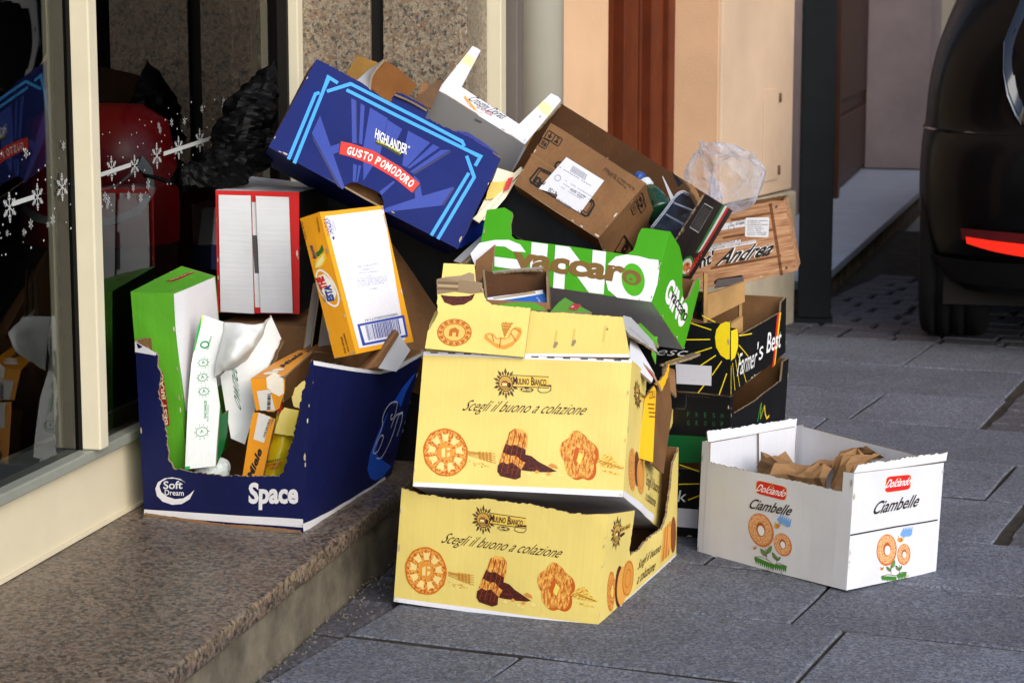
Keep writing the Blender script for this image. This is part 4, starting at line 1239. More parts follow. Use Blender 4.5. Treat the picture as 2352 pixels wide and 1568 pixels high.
('p','biscuit_ridge',[(.863,.312),(.864,.333),(.864,.354),(.861,.375),(.857,.395),(.851,.412),(.843,.426),(.835,.437),(.826,.445),(.818,.45),(.811,.461),(.805,.477),(.798,.492),(.79,.505),(.781,.513),(.772,.517),(.764,.516),(.756,.509),(.749,.498),(.743,.484),(.738,.467),(.735,.451),(.729,.441),(.721,.434),(.714,.425),(.707,.412),(.702,.396),(.699,.377),(.698,.356),(.699,.334),(.703,.313),(.707,.294),(.713,.276),(.719,.261),(.722,.243),(.723,.223),(.726,.202),(.73,.181),(.736,.163),(.743,.147),(.751,.136),(.76,.129),(.769,.127),(.778,.13),(.786,.135),(.793,.142),(.801,.141),(.809,.135),(.818,.132),(.827,.132),(.836,.137),(.843,.147),(.849,.161),(.853,.178),(.856,.198),(.856,.219),(.856,.24),(.854,.26),(.856,.276),(.86,.293)],1),
('p','c05a14',[(.758,.286),(.773,.385),(.785,.372),(.784,.331),(.776,.265),(.782,.232),(.773,.224)],2),
('p','e8cf62',[(.776,.27),(.787,.344),(.807,.31),(.793,.236)],2),
('l','c87a2a',[(.839,.306),(.842,.383)],.0012,2),
('l','c87a2a',[(.827,.371),(.813,.445)],.0012,2),
('l','c87a2a',[(.804,.416),(.776,.467)],.0012,2),
('l','c87a2a',[(.776,.43),(.743,.441)],.0012,2),
('l','c87a2a',[(.751,.407),(.722,.376)],.0012,2),
('l','c87a2a',[(.737,.354),(.721,.29)],.0012,2),
('l','c87a2a',[(.737,.287),(.739,.208)],.0012,2),
('l','c87a2a',[(.752,.226),(.771,.156)],.0012,2),
('l','c87a2a',[(.778,.189),(.808,.148)],.0012,2),
('l','c87a2a',[(.806,.186),(.839,.187)],.0012,2),
('l','c87a2a',[(.829,.219),(.854,.261)],.0012,2),
('l','c87a2a',[(.839,.278),(.85,.348)],.0012,2),
('p','straw',[(.859,.259),(.876,.3),(.9,.335),(.919,.345),(.936,.318),(.954,.276),(.988,.245),(.976,.233),(.938,.228),(.892,.232)],0),
('l','a86a24',[(.865,.262),(.89,.285),(.911,.254)],.001,1),
('l','a86a24',[(.881,.257),(.904,.278),(.923,.25)],.001,1),
('l','a86a24',[(.898,.253),(.919,.27),(.935,.247)],.001,1),
('l','a86a24',[(.914,.249),(.933,.263),(.948,.244)],.001,1),
('l','a86a24',[(.93,.245),(.948,.255),(.96,.241)],.001,1),
('l','a86a24',[(.947,.24),(.962,.248),(.972,.237)],.001,1),
('l','a86a24',[(.963,.236),(.977,.24),(.985,.234)],.001,1),
('p','straw',[(.887,.203),(.906,.209),(.959,.196),(.978,.183),(.953,.179),(.907,.189)],0),
('p','6e5424',[(.444,.794),(.454,.782),(.464,.793),(.453,.805)],0),
('p','5a3a1c',[(.442,.813),(.458,.81),(.47,.833),(.453,.836)],0),
('p','5a3a1c',[(.438,.831),(.448,.833),(.452,.856),(.441,.852)],0),
('p','6e5424',[(.431,.845),(.444,.863),(.447,.898),(.433,.878)],0),
('p','5a3a1c',[(.422,.854),(.43,.87),(.427,.894),(.419,.877)],0),
('p','5a3a1c',[(.413,.857),(.418,.889),(.411,.923),(.406,.889)],0),
('p','6e5424',[(.404,.855),(.406,.877),(.397,.895),(.396,.871)],0),
('p','5a3a1c',[(.397,.846),(.392,.879),(.377,.899),(.383,.864)],0),
('p','5a3a1c',[(.391,.832),(.386,.854),(.374,.857),(.38,.835)],0),
('p','6e5424',[(.387,.814),(.374,.837),(.358,.835),(.371,.812)],0),
('p','5a3a1c',[(.386,.795),(.377,.807),(.367,.795),(.377,.783)],0),
('p','5a3a1c',[(.388,.775),(.372,.778),(.36,.755),(.377,.753)],0),
('p','6e5424',[(.393,.757),(.382,.755),(.378,.733),(.389,.736)],0),
('p','5a3a1c',[(.4,.743),(.387,.726),(.384,.69),(.397,.71)],0),
('p','5a3a1c',[(.408,.734),(.401,.718),(.404,.694),(.411,.711)],0),
('p','6e5424',[(.417,.731),(.412,.699),(.419,.665),(.424,.699)],0),
('p','5a3a1c',[(.426,.734),(.425,.711),(.433,.693),(.435,.718)],0),
('p','5a3a1c',[(.434,.743),(.439,.709),(.453,.689),(.448,.725)],0),
('p','6e5424',[(.44,.756),(.445,.735),(.456,.731),(.451,.754)],0),
('p','5a3a1c',[(.443,.774),(.456,.751),(.472,.753),(.459,.777)],0),
('e','c79b45',(.415,.794),(.032,-.0006),(-.002,.062),1,22),
('r','3f1d14',(.415,.794),(.032,-.0006),(-.002,.062),.0013,2,22),
('p','8a5a2a',[(.396,.776),(.395,.803),(.404,.818),(.421,.818),(.427,.802),(.427,.776)],2),
('p','f0dc90',[(.4,.778),(.4,.796),(.42,.796),(.421,.778)],3),
('e','3f1d14',(.431,.784),(.0095,-.0002),(-.0006,.02),2,12),
('l','3f1d14',[(.39,.765),(.443,.764)],.001,2),
('l','3f1d14',[(.396,.752),(.438,.752)],.001,2),
('p','e3bf55',[(.443,.775),(.618,.771),(.618,.853),(.445,.86)],1),
('l','3f1d14',[(.445,.86),(.618,.853)],.0012,2),
('l','3f1d14',[(.446,.774),(.618,.769)],.0012,2),
('t','3f1d14','M',(.447,.788),(.466,.788),(.448,.852),3,.02,0,0,1),
('t','3f1d14','ULINO',(.467,.79),(.523,.789),(.468,.838),3,.02,0,0,1),
('t','3f1d14','B',(.532,.784),(.546,.783),(.534,.849),3,.02,0,0,1),
('t','3f1d14','IANCO',(.547,.786),(.605,.784),(.548,.834),3,.02,0,0,1),
('e','3f1d14',(.516,.744),(.031,0),(-.001,.022),1,20),
('r','e8cf62',(.516,.744),(.028,0),(-.0009,.0192),.0008,2,20),
('t','f0dc90','Barilla',(.497,.736),(.536,.736),(.496,.755),3,.02,.15,0,1),
('l','3f1d14',[(.569,.741),(.572,.777),(.622,.788),(.623,.753),(.613,.731),(.586,.73),(.569,.741)],.0012,2),
('t','3f1d14','Scegli il buono a colazione',(.224,.527),(.794,.53),(.222,.647),2,-.006,.1,0,1),
],
'A.right':[
('p','e6e5ec',[(-.0022,.042),(1.001,.0115),(1.002,-.025),(-.0048,-.001)],0),
('p','6e5424',[(.152,.728),(.165,.71),(.177,.719),(.163,.738)],0),
('p','5a3a1c',[(.149,.752),(.169,.742),(.184,.763),(.163,.774)],0),
('p','5a3a1c',[(.143,.775),(.156,.773),(.161,.798),(.147,.799)],0),
('p','6e5424',[(.134,.795),(.149,.81),(.152,.851),(.136,.834)],0),
('p','5a3a1c',[(.123,.809),(.132,.825),(.127,.855),(.118,.838)],0),
('p','5a3a1c',[(.111,.817),(.116,.852),(.106,.895),(.101,.858)],0),
('p','6e5424',[(.1,.818),(.101,.844),(.089,.869),(.089,.84)],0),
('p','5a3a1c',[(.091,.81),(.083,.852),(.064,.882),(.072,.838)],0),
('p','5a3a1c',[(.084,.797),(.077,.824),(.062,.834),(.07,.804)],0),
('p','6e5424',[(.08,.777),(.063,.81),(.043,.815),(.061,.781)],0),
('p','5a3a1c',[(.08,.755),(.068,.773),(.056,.764),(.07,.745)],0),
('p','5a3a1c',[(.084,.731),(.064,.741),(.05,.72),(.071,.709)],0),
('p','6e5424',[(.09,.708),(.077,.71),(.073,.685),(.086,.684)],0),
('p','5a3a1c',[(.099,.688),(.084,.673),(.082,.632),(.097,.649)],0),
('p','5a3a1c',[(.11,.673),(.101,.658),(.106,.628),(.114,.645)],0),
('p','6e5424',[(.121,.666),(.116,.63),(.126,.587),(.131,.625)],0),
('p','5a3a1c',[(.132,.665),(.131,.638),(.143,.614),(.143,.642)],0),
('p','5a3a1c',[(.141,.672),(.148,.63),(.167,.6),(.16,.644)],0),
('p','6e5424',[(.148,.686),(.155,.658),(.17,.649),(.162,.678)],0),
('p','5a3a1c',[(.152,.705),(.169,.673),(.19,.668),(.172,.702)],0),
('e','c79b45',(.116,.741),(.04,-.0145),(-.005,.074),1,22),
('r','3f1d14',(.116,.741),(.04,-.0145),(-.005,.074),.0013,2,22),
('p','8a5a2a',[(.093,.729),(.091,.76),(.101,.775),(.122,.767),(.13,.746),(.132,.715)],2),
('p','f0dc90',[(.098,.73),(.096,.751),(.123,.741),(.124,.72)],3),
('e','3f1d14',(.137,.722),(.0119,-.0044),(-.0016,.024),2,12),
('l','3f1d14',[(.086,.718),(.151,.693)],.001,2),
('l','3f1d14',[(.093,.701),(.146,.681)],.001,2),
('p','e3bf55',[(.137,.773),(.285,.731),(.283,.678),(.14,.719)],1),
('t','3f1d14','MULINO BIANCO',(.149,.731),(.282,.691),(.148,.764),2,.015,0,0,1),
('e','3f1d14',(.193,.686),(.027,-.0074),(-.0016,.0141),1,28),
('e','biscuit',(.12,.242),(.051,-.0158),(-.022,.186),0,28),
('e','e8cf62',(.133,.233),(.0155,-.0045),(-.0067,.058),1,28),
('e','cocoa',(.215,.22),(.047,-.0123),(-.021,.193),1,28),
('e','e7a647',(.254,.199),(.063,-.0156),(-.019,.181),2,28),
('e','dd9437',(.321,.222),(.071,-.0179),(-.0169,.168),3,28),
('r','a8521a',(.321,.222),(.064,-.0155),(-.0153,.153),.0014,4,28),
('r','a8521a',(.321,.222),(.035,-.0077),(-.0086,.085),.0014,4,28),
('t','3f1d14','Scegli il buono',(.446,.194),(.749,.169),(.445,.293),2,0,.12,0,1),
('t','3f1d14','a colazione',(.456,.083),(.69,.059),(.456,.17),2,0,.12,0,1),
('p','e7a647',[(.765,.07),(.784,.07),(.809,.366),(.789,.368)],0),
('p','c8762a',[(.786,.07),(.805,.069),(.827,.368),(.807,.37)],0),
('p','e7a647',[(.807,.069),(.826,.068),(.845,.37),(.825,.372)],0),
('p','c8762a',[(.828,.069),(.847,.068),(.863,.372),(.843,.374)],0),
('p','e7a647',[(.849,.068),(.869,.067),(.881,.375),(.861,.376)],0),
('p','c8762a',[(.871,.067),(.89,.067),(.899,.377),(.879,.379)],0),
('e','8a4a1e',(.942,.222),(.041,-.0092),(-.0076,.172),1,28),
('e','e7a647',(.889,.216),(.024,-.0045),(-.0058,.119),0,28),
],
'C.front':[
('p','d9d8dc',[(.0033,.033),(.994,.077),(1,.028),(-.0019,-.0022)],0),
('p','d9d8dc',[(.0009,.996),(.078,.967),(.128,.945),(.124,.931),(-.0025,.936)],0),
('p','d9d8dc',[(.279,.214),(.242,.236),(.192,.24),(.142,.228),(.101,.201),(.083,.162),(.092,.121),(.126,.092),(.187,.079),(.248,.09),(.299,.123),(.328,.179),(.299,.151),(.259,.124),(.208,.114),(.158,.123),(.12,.147),(.11,.179),(.126,.208),(.162,.229),(.207,.234),(.252,.227)],1),
('t','d9d8dc','Soft',(.134,.165),(.255,.179),(.137,.212),2,.02,0,0,1),
('t','d9d8dc','Dream',(.142,.131),(.263,.139),(.143,.163),2,.015,0,0,1),
('t','d9d8dc','Space',(.666,.099),(.961,.128),(.664,.259),2,.04,0,0,1),
],
'C.right':[
('p','d9d8dc',[(-.0118,.054),(.246,.029),(.604,.02),(.91,.025),(.933,-.0098),(.615,-.0179),(.254,-.0149),(.001,.004)],0),
('p','e4e3e6',[(.001,.996),(.161,.964),(.345,.929),(.59,.881),(.738,.905),(.974,.973),(.992,.999),(1.008,.957),(.757,.867),(.595,.86),(.349,.904),(.163,.94),(.0043,.971)],0),
('p','1a55c8',[(.981,.827),(.871,.726),(.773,.606),(.688,.428),(.638,.293),(.649,.175),(.697,.098),(.769,.05),(.868,.033),(.967,.085),(.814,.19),(.852,.299),(.888,.46),(.922,.675)],0),
('p','11184e',[(.766,.631),(.843,.628),(.948,.52),(.978,.31),(.901,.209),(.766,.224),(.708,.295),(.733,.451)],1),
('l','c9cbd6',[(.675,.287),(.677,.294),(.682,.308),(.69,.329),(.699,.356),(.71,.377),(.721,.39),(.733,.397),(.747,.396),(.756,.389),(.761,.376),(.762,.357),(.759,.331),(.753,.31),(.746,.294),(.736,.282),(.725,.276),(.714,.273),(.703,.273),(.693,.277),(.683,.284),(.676,.293),(.672,.304),(.671,.316),(.672,.33),(.677,.347),(.685,.368),(.696,.393),(.709,.421),(.717,.447),(.719,.471),(.716,.493),(.707,.513),(.704,.533),(.706,.554),(.715,.576),(.728,.599),(.744,.616),(.761,.627),(.78,.632),(.802,.63),(.819,.627),(.832,.623),(.84,.618),(.845,.612),(.848,.602),(.85,.588),(.851,.571),(.851,.55),(.849,.532),(.844,.517),(.836,.505),(.825,.497),(.816,.495),(.809,.497),(.803,.505),(.799,.518),(.798,.527),(.798,.533),(.801,.535),(.805,.534),(.809,.533),(.811,.533),(.812,.533)],.003,2),
('l','c9cbd6',[(.737,.227),(.742,.226),(.75,.223),(.764,.218),(.782,.212),(.8,.216),(.817,.23),(.834,.254),(.85,.288),(.863,.325),(.873,.363),(.88,.404),(.884,.446),(.89,.478),(.898,.501),(.908,.514),(.92,.517),(.93,.515),(.937,.507),(.942,.493),(.944,.474),(.945,.453),(.944,.429),(.941,.404),(.937,.377),(.934,.357),(.932,.344),(.931,.337)],.003,2),
('l','c9cbd6',[(.828,.427),(.829,.432),(.832,.444),(.837,.461),(.843,.483),(.853,.501),(.866,.513),(.884,.519),(.906,.52),(.922,.521),(.933,.522),(.938,.522)],.003,2),
],
'Dolc.front':[
('p','e0962c',[(.391,.74),(.395,.756),(.406,.765),(.424,.768),(.559,.764),(.576,.76),(.587,.75),(.59,.734),(.59,.67),(.586,.654),(.576,.645),(.558,.643),(.421,.65),(.404,.654),(.393,.664),(.39,.68)],0),
('p','cf1f22',[(.396,.739),(.399,.753),(.41,.762),(.427,.765),(.556,.761),(.572,.757),(.582,.748),(.586,.733),(.585,.672),(.582,.657),(.572,.648),(.555,.646),(.424,.652),(.407,.656),(.397,.666),(.394,.681)],1),
('t','f6f0ee','Dolciando',(.4,.672),(.585,.672),(.4,.738),2,.012,.16,0,1),
('r','e0962c',(.494,.743),(.0096,-.001),(-.0005,.0125),.0012,2,12),
('t','2c211c','Ciambelle',(.354,.506),(.63,.523),(.357,.599),2,.014,.12,0,1),
('e','doughnut_rim',(.436,.337),(.087,.0045),(-.0101,.146),0,36),
('e','doughnut',(.432,.344),(.078,.004),(-.0091,.132),1,32),
('e','b0581f',(.436,.345),(.031,.0016),(-.0043,.062),2,24),
('e','e9e8ea',(.439,.335),(.023,.0012),(-.0031,.044),3,22),
('e','doughnut_rim',(.585,.258),(.058,.0023),(-.0062,.099),0,36),
('e','doughnut',(.582,.262),(.052,.002),(-.0056,.089),1,32),
('e','b0581f',(.585,.263),(.021,.0008),(-.0026,.042),2,24),
('e','e9e8ea',(.587,.257),(.0156,.0006),(-.0019,.03),3,22),
('e','e39a2c',(.543,.409),(.0197,.0036),(-.0009,.021),1,14),
('l','3a2412',[(.538,.426),(.542,.39)],.0008,2),
('l','3a2412',[(.548,.429),(.551,.395)],.0008,2),
('r','6a4a2a',(.558,.429),(.0086,.008),(.0013,.0163),.0007,2,12),
('l','3a2412',[(.534,.427),(.528,.441)],.0007,1),
('e','e39a2c',(.397,.166),(.0116,.0022),(-.0005,.0121),1,14),
('l','3a2412',[(.394,.175),(.396,.155)],.0008,2),
('l','3a2412',[(.4,.177),(.401,.158)],.0008,2),
('r','6a4a2a',(.406,.178),(.005,.0047),(.0008,.0095),.0007,2,12),
('l','3a2412',[(.392,.176),(.388,.184)],.0007,1),
('l','6fa0dc',[(.545,.46),(.566,.492),(.557,.455),(.579,.487),(.57,.45),(.591,.482),(.582,.444),(.604,.477),(.595,.439),(.616,.472),(.607,.434),(.629,.467),(.62,.429)],.005,1),
('l','5a4a2c',[(.47,.19),(.48,.136),(.484,.095)],.0012,0),
('l','5a4a2c',[(.554,.151),(.55,.114),(.55,.085)],.0012,0),
('p','6f8f4a',[(.482,.142),(.505,.166),(.514,.196),(.513,.226),(.494,.206),(.48,.178)],0),
('l','47602c',[(.482,.142),(.505,.166),(.514,.196),(.513,.226),(.494,.206),(.48,.178),(.482,.142)],.0009,1),
('l','47602c',[(.482,.142),(.513,.226)],.0007,1),
('p','6f8f4a',[(.481,.119),(.476,.153),(.459,.169),(.437,.172),(.442,.144),(.455,.122)],0),
('l','47602c',[(.481,.119),(.476,.153),(.459,.169),(.437,.172),(.442,.144),(.455,.122),(.481,.119)],.0009,1),
('l','47602c',[(.481,.119),(.437,.172)],.0007,1),
('p','6f8f4a',[(.548,.111),(.547,.142),(.534,.161),(.517,.169),(.519,.143),(.528,.121)],0),
('l','47602c',[(.548,.111),(.547,.142),(.534,.161),(.517,.169),(.519,.143),(.528,.121),(.548,.111)],.0009,1),
('l','47602c',[(.548,.111),(.517,.169)],.0007,1),
('p','6f8f4a',[(.551,.104),(.565,.114),(.572,.131),(.575,.148),(.564,.139),(.554,.125)],0),
('l','47602c',[(.551,.104),(.565,.114),(.572,.131),(.575,.148),(.564,.139),(.554,.125),(.551,.104)],.0009,1),
('l','47602c',[(.551,.104),(.575,.148)],.0007,1),
('l','5a4a2c',[(.398,.09),(.443,.104),(.492,.092),(.529,.067)],.0012,0),
('l','5a4a2c',[(.531,.067),(.568,.089),(.621,.077)],.0012,0),
('l','3f7d2c',[(.4,.084),(.416,.057),(.415,.081),(.431,.054),(.43,.078),(.446,.051),(.444,.075),(.46,.049),(.459,.072),(.475,.045),(.473,.069),(.49,.043),(.488,.066),(.504,.04),(.503,.063),(.519,.037),(.517,.06),(.533,.034),(.532,.057)],.004,1),
('l','3f7d2c',[(.536,.061),(.549,.042),(.549,.063),(.562,.043),(.561,.065),(.575,.045),(.574,.067),(.587,.047),(.587,.068),(.6,.049),(.599,.07),(.612,.05),(.612,.071)],.004,1),
('l','b9babf',[(.045,.84),(.039,.0123)],.0012,0),
],
'Dolc.right':[
('p','e0962c',[(.349,.912),(.355,.928),(.37,.937),(.394,.939),(.581,.935),(.605,.932),(.62,.922),(.625,.907),(.627,.827),(.622,.812),(.607,.803),(.582,.8),(.388,.8),(.363,.803),(.349,.813),(.345,.828)],0),
('p','cf1f22',[(.355,.911),(.36,.925),(.375,.934),(.398,.936),(.577,.932),(.6,.929),(.614,.92),(.619,.905),(.62,.829),(.616,.815),(.602,.806),(.578,.803),(.392,.803),(.369,.806),(.355,.815),(.351,.83)],1),
('t','f6f0ee','Dolciando',(.355,.841),(.618,.84),(.359,.912),2,.012,.16,0,1),
('r','e0962c',(.487,.902),(.0144,-.0002),(-.0011,.0128),.0012,2,12),
('t','2c211c','Ciambelle',(.236,.623),(.733,.635),(.238,.735),2,.014,.12,0,1),
('e','doughnut_rim',(.413,.287),(.113,-.0043),(-.0155,.142),0,36),
('e','doughnut',(.408,.295),(.102,-.0038),(-.014,.128),1,32),
('e','b0581f',(.412,.295),(.041,-.0015),(-.0065,.06),2,24),
('e','e9e8ea',(.417,.284),(.031,-.0012),(-.0047,.043),3,22),
('e','doughnut_rim',(.61,.218),(.074,-.0012),(-.0101,.097),0,36),
('e','doughnut',(.606,.223),(.067,-.001),(-.0091,.087),1,32),
('e','b0581f',(.609,.223),(.027,-.0004),(-.0043,.041),2,24),
('e','e9e8ea',(.612,.215),(.02,-.0003),(-.003,.029),3,22),
('e','e39a2c',(.557,.356),(.033,-.0073),(-.0019,.021),1,14),
('l','3a2412',[(.549,.375),(.556,.338)],.0008,2),
('l','3a2412',[(.565,.372),(.57,.338)],.0008,2),
('r','6a4a2a',(.582,.367),(.0142,.0031),(.0019,.0151),.0007,2,12),
('l','3a2412',[(.542,.378),(.531,.395)],.0007,1),
('e','e39a2c',(.368,.127),(.0178,-.0043),(-.001,.0114),1,14),
('l','3a2412',[(.364,.137),(.367,.117)],.0008,2),
('l','3a2412',[(.373,.136),(.375,.117)],.0008,2),
('r','6a4a2a',(.382,.133),(.0077,.0015),(.001,.0083),.0007,2,12),
('l','3a2412',[(.36,.139),(.354,.148)],.0007,1),
('l','6fa0dc',[(.56,.396),(.589,.431),(.579,.395),(.607,.43),(.597,.393),(.625,.428),(.615,.392),(.644,.427),(.634,.39),(.662,.425),(.652,.389),(.681,.424),(.671,.387)],.005,1),
('l','5a4a2c',[(.467,.141),(.475,.102),(.477,.063)],.0012,0),
('l','5a4a2c',[(.564,.132),(.571,.086),(.568,.054)],.0012,0),
('p','6f8f4a',[(.476,.114),(.508,.128),(.516,.154),(.511,.183),(.485,.17),(.469,.148)],0),
('l','47602c',[(.476,.114),(.508,.128),(.516,.154),(.511,.183),(.485,.17),(.469,.148),(.476,.114)],.0009,1),
('l','47602c',[(.476,.114),(.511,.183)],.0007,1),
('p','6f8f4a',[(.475,.089),(.465,.113),(.444,.128),(.42,.136),(.428,.116),(.446,.098)],0),
('l','47602c',[(.475,.089),(.465,.113),(.444,.128),(.42,.136),(.428,.116),(.446,.098),(.475,.089)],.0009,1),
('l','47602c',[(.475,.089),(.42,.136)],.0007,1),
('p','6f8f4a',[(.565,.08),(.561,.103),(.544,.12),(.522,.132),(.526,.113),(.539,.094)],0),
('l','47602c',[(.565,.08),(.561,.103),(.544,.12),(.522,.132),(.526,.113),(.539,.094),(.565,.08)],.0009,1),
('l','47602c',[(.565,.08),(.522,.132)],.0007,1),
('p','6f8f4a',[(.571,.086),(.589,.091),(.595,.104),(.594,.118),(.58,.113),(.57,.103)],0),
('l','47602c',[(.571,.086),(.589,.091),(.595,.104),(.594,.118),(.58,.113),(.57,.103),(.571,.086)],.0009,1),
('l','47602c',[(.571,.086),(.594,.118)],.0007,1),
('l','5a4a2c',[(.369,.062),(.442,.066),(.54,.039)],.0012,0),
('l','5a4a2c',[(.54,.042),(.586,.062),(.655,.052)],.0012,0),
('l','3f7d2c',[(.372,.057),(.396,.035),(.39,.054),(.414,.032),(.408,.05),(.431,.028),(.426,.046),(.449,.024),(.444,.043),(.467,.021),(.462,.039),(.485,.0172),(.479,.036),(.503,.0135),(.497,.032),(.521,.0099),(.515,.029),(.539,.0063),(.533,.025)],.004,1),
('l','3f7d2c',[(.547,.044),(.567,.024),(.564,.044),(.583,.024),(.58,.043),(.599,.023),(.596,.043),(.615,.022),(.612,.042),(.632,.022),(.628,.042),(.648,.021),(.644,.041)],.004,1),
],
'G.front':[
('l','2f9be8',[(.107,-.0143),(.073,.696)],.0066,1),
('l','2f9be8',[(.075,.687),(.087,.716)],.0066,1),
('l','2f9be8',[(.139,-.022),(.091,.893),(.142,.885)],.0066,1),
('l','2f9be8',[(.115,.76),(.197,.937),(.525,.946),(.795,.946),(.814,.915)],.0066,1),
('l','2f9be8',[(.193,.864),(.542,.876),(.906,.9),(.902,.795)],.0066,1),
('l','2f9be8',[(.844,.843),(.922,.693),(.893,-.0086)],.0066,1),
('l','2f9be8',[(.89,.706),(.858,-.0083)],.0066,1),
('p','12359a',[(.14,.516),(.145,.321),(.388,-.02),(.395,-.0174),(.389,.021)],0),
('p','12359a',[(.25,.295),(.289,.38),(.307,.311),(.276,.236)],0),
('p','12359a',[(.231,.814),(.254,.815),(.351,.441),(.332,.428)],0),
('p','12359a',[(.281,.813),(.304,.809),(.377,.462),(.362,.454)],0),
('p','12359a',[(.33,.819),(.428,.807),(.474,.45),(.46,.149),(.387,.449)],0),
('p','12359a',[(.54,.793),(.66,.789),(.612,.467),(.589,.466),(.558,.655)],0),
('p','12359a',[(.431,.795),(.512,.779),(.513,.589),(.461,.58)],0),
('p','12359a',[(.676,.79),(.71,.791),(.627,.468),(.616,.467)],0),
('p','12359a',[(.722,.777),(.761,.82),(.648,.444),(.636,.447)],0),
('p','12359a',[(.854,.518),(.843,.303),(.605,-.038),(.61,.0158),(.739,.291)],0),
('p','12359a',[(.382,.252),(.4,.256),(.431,.099),(.416,.099)],0),
('p','12359a',[(.406,.263),(.419,.27),(.439,.112),(.433,.11)],0),
('p','12359a',[(.549,.129),(.586,.289),(.595,.283),(.565,.108)],0),
('p','12359a',[(.659,.432),(.695,.409),(.74,.285),(.716,.227)],0),
('p','0f1a5a',[(.148,.308),(.272,.144),(.388,-.02),(.364,-.0156),(.167,.265)],1),
('p','0f1a5a',[(.254,.815),(.26,.814),(.354,.445),(.351,.441)],1),
('p','0f1a5a',[(.762,.817),(.769,.804),(.663,.445),(.648,.444)],1),
('p','0f1a5a',[(.854,.518),(.861,.502),(.85,.307),(.839,.306)],1),
('p','15143a',[(.278,.388),(.323,.417),(.437,.46),(.59,.442),(.709,.388),(.696,.269),(.59,.313),(.455,.325),(.353,.297),(.298,.268)],1),
('p','e02418',[(.284,.387),(.328,.415),(.438,.457),(.586,.439),(.701,.387),(.688,.272),(.586,.315),(.455,.326),(.357,.299),(.304,.271)],2),
('t','f4eeea','G',(.332,.303),(.352,.312),(.324,.381),3,.03,0,0,1),
('t','f4eeea','U',(.356,.314),(.377,.324),(.349,.392),3,.03,0,0,1),
('t','f4eeea','S',(.381,.326),(.402,.333),(.375,.404),3,.03,0,0,1),
('t','f4eeea','T',(.406,.334),(.427,.34),(.402,.413),3,.03,0,0,1),
('t','f4eeea','O',(.431,.341),(.452,.346),(.427,.419),3,.03,0,0,1),
('t','f4eeea','P',(.469,.35),(.49,.351),(.468,.429),3,.03,0,0,1),
('t','f4eeea','O',(.494,.351),(.515,.348),(.497,.43),3,.03,0,0,1),
('t','f4eeea','M',(.52,.348),(.546,.344),(.522,.427),3,.03,0,0,1),
('t','f4eeea','O',(.551,.344),(.572,.341),(.554,.423),3,.03,0,0,1),
('t','f4eeea','D',(.576,.34),(.597,.333),(.584,.418),3,.03,0,0,1),
('t','f4eeea','O',(.601,.331),(.622,.323),(.609,.409),3,.03,0,0,1),
('t','f4eeea','R',(.626,.322),(.647,.314),(.633,.4),3,.03,0,0,1),
('t','f4eeea','O',(.651,.313),(.672,.305),(.658,.391),3,.03,0,0,1),
('t','e6e6ea','HIGHLANDER',(.415,.574),(.585,.576),(.4,.668),3,.022,0,-.12,1),
('l','22220f',[(.428,.555),(.48,.566),(.559,.557)],.011,2),
('t','d6dc38','C',(.43,.549),(.436,.551),(.429,.566),3,.04,0,0,1),
('t','d6dc38','R',(.438,.551),(.445,.552),(.437,.568),3,.04,0,0,1),
('t','d6dc38','U',(.446,.553),(.453,.554),(.445,.57),3,.04,0,0,1),
('t','d6dc38','N',(.454,.554),(.461,.556),(.453,.571),3,.04,0,0,1),
('t','d6dc38','C',(.462,.556),(.469,.558),(.461,.573),3,.04,0,0,1),
('t','d6dc38','H',(.47,.558),(.477,.56),(.469,.575),3,.04,0,0,1),
('t','d6dc38','Y',(.478,.56),(.485,.56),(.478,.577),3,.04,0,0,1),
('t','d6dc38','A',(.491,.56),(.498,.559),(.492,.577),3,.04,0,0,1),
('t','d6dc38','N',(.499,.559),(.506,.558),(.5,.576),3,.04,0,0,1),
('t','d6dc38','D',(.507,.558),(.514,.557),(.508,.575),3,.04,0,0,1),
('t','d6dc38','B',(.52,.556),(.527,.556),(.521,.573),3,.04,0,0,1),
('t','d6dc38','R',(.528,.555),(.535,.555),(.529,.573),3,.04,0,0,1),
('t','d6dc38','A',(.536,.555),(.543,.554),(.537,.572),3,.04,0,0,1),
('t','d6dc38','V',(.544,.554),(.551,.553),(.545,.571),3,.04,0,0,1),
('t','d6dc38','E',(.553,.553),(.559,.552),(.553,.57),3,.04,0,0,1),
('r','e6e6ea',(.579,.654),(.0039,.0027),(-.0018,.0076),.001,3,10),
],
'Cro.front':[
('t','4a4a4a','200097',(.455,.887),(.533,.902),(.447,.927),1,.02,0,0,1),
],
'Cro.top':[
('p','ecd9a0',[(.023,.799),(.131,.814),(.144,.644),(.027,.628)],0),
('p','ecd9a0',[(.926,.823),(1.044,.803),(1.049,.619),(.907,.651)],0),
('t','2a2a2a','Crostini Dorati.',(.313,.134),(.709,.151),(.299,.258),2,0,.2,0,1),
('t','b03048','GLI AUTENTICI',(.407,.097),(.575,.121),(.4,.136),2,.01,0,0,1),
('l','b03048',[(.501,.098),(.579,.111)],.0012,2),
('e','e2a04a',(.259,.145),(.0153,-.0096),(.0014,.022),1,8),
('e','e2a04a',(.276,.135),(.0153,-.0097),(.0015,.022),1,8),
('e','e2a04a',(.293,.124),(.0153,-.0096),(.0014,.022),1,8),
('e','e2a04a',(.31,.114),(.0153,-.0096),(.0015,.022),1,8),
('e','e2a04a',(.328,.103),(.0152,-.0096),(.0015,.022),1,8),
('e','e2a04a',(.345,.093),(.0153,-.0096),(.0015,.022),1,8),
('e','e2a04a',(.362,.083),(.0153,-.0096),(.0015,.022),1,8),
('e','e2a04a',(.379,.072),(.0153,-.0096),(.0015,.022),1,8),
('e','e2a04a',(.397,.062),(.0153,-.0096),(.0015,.022),1,8),
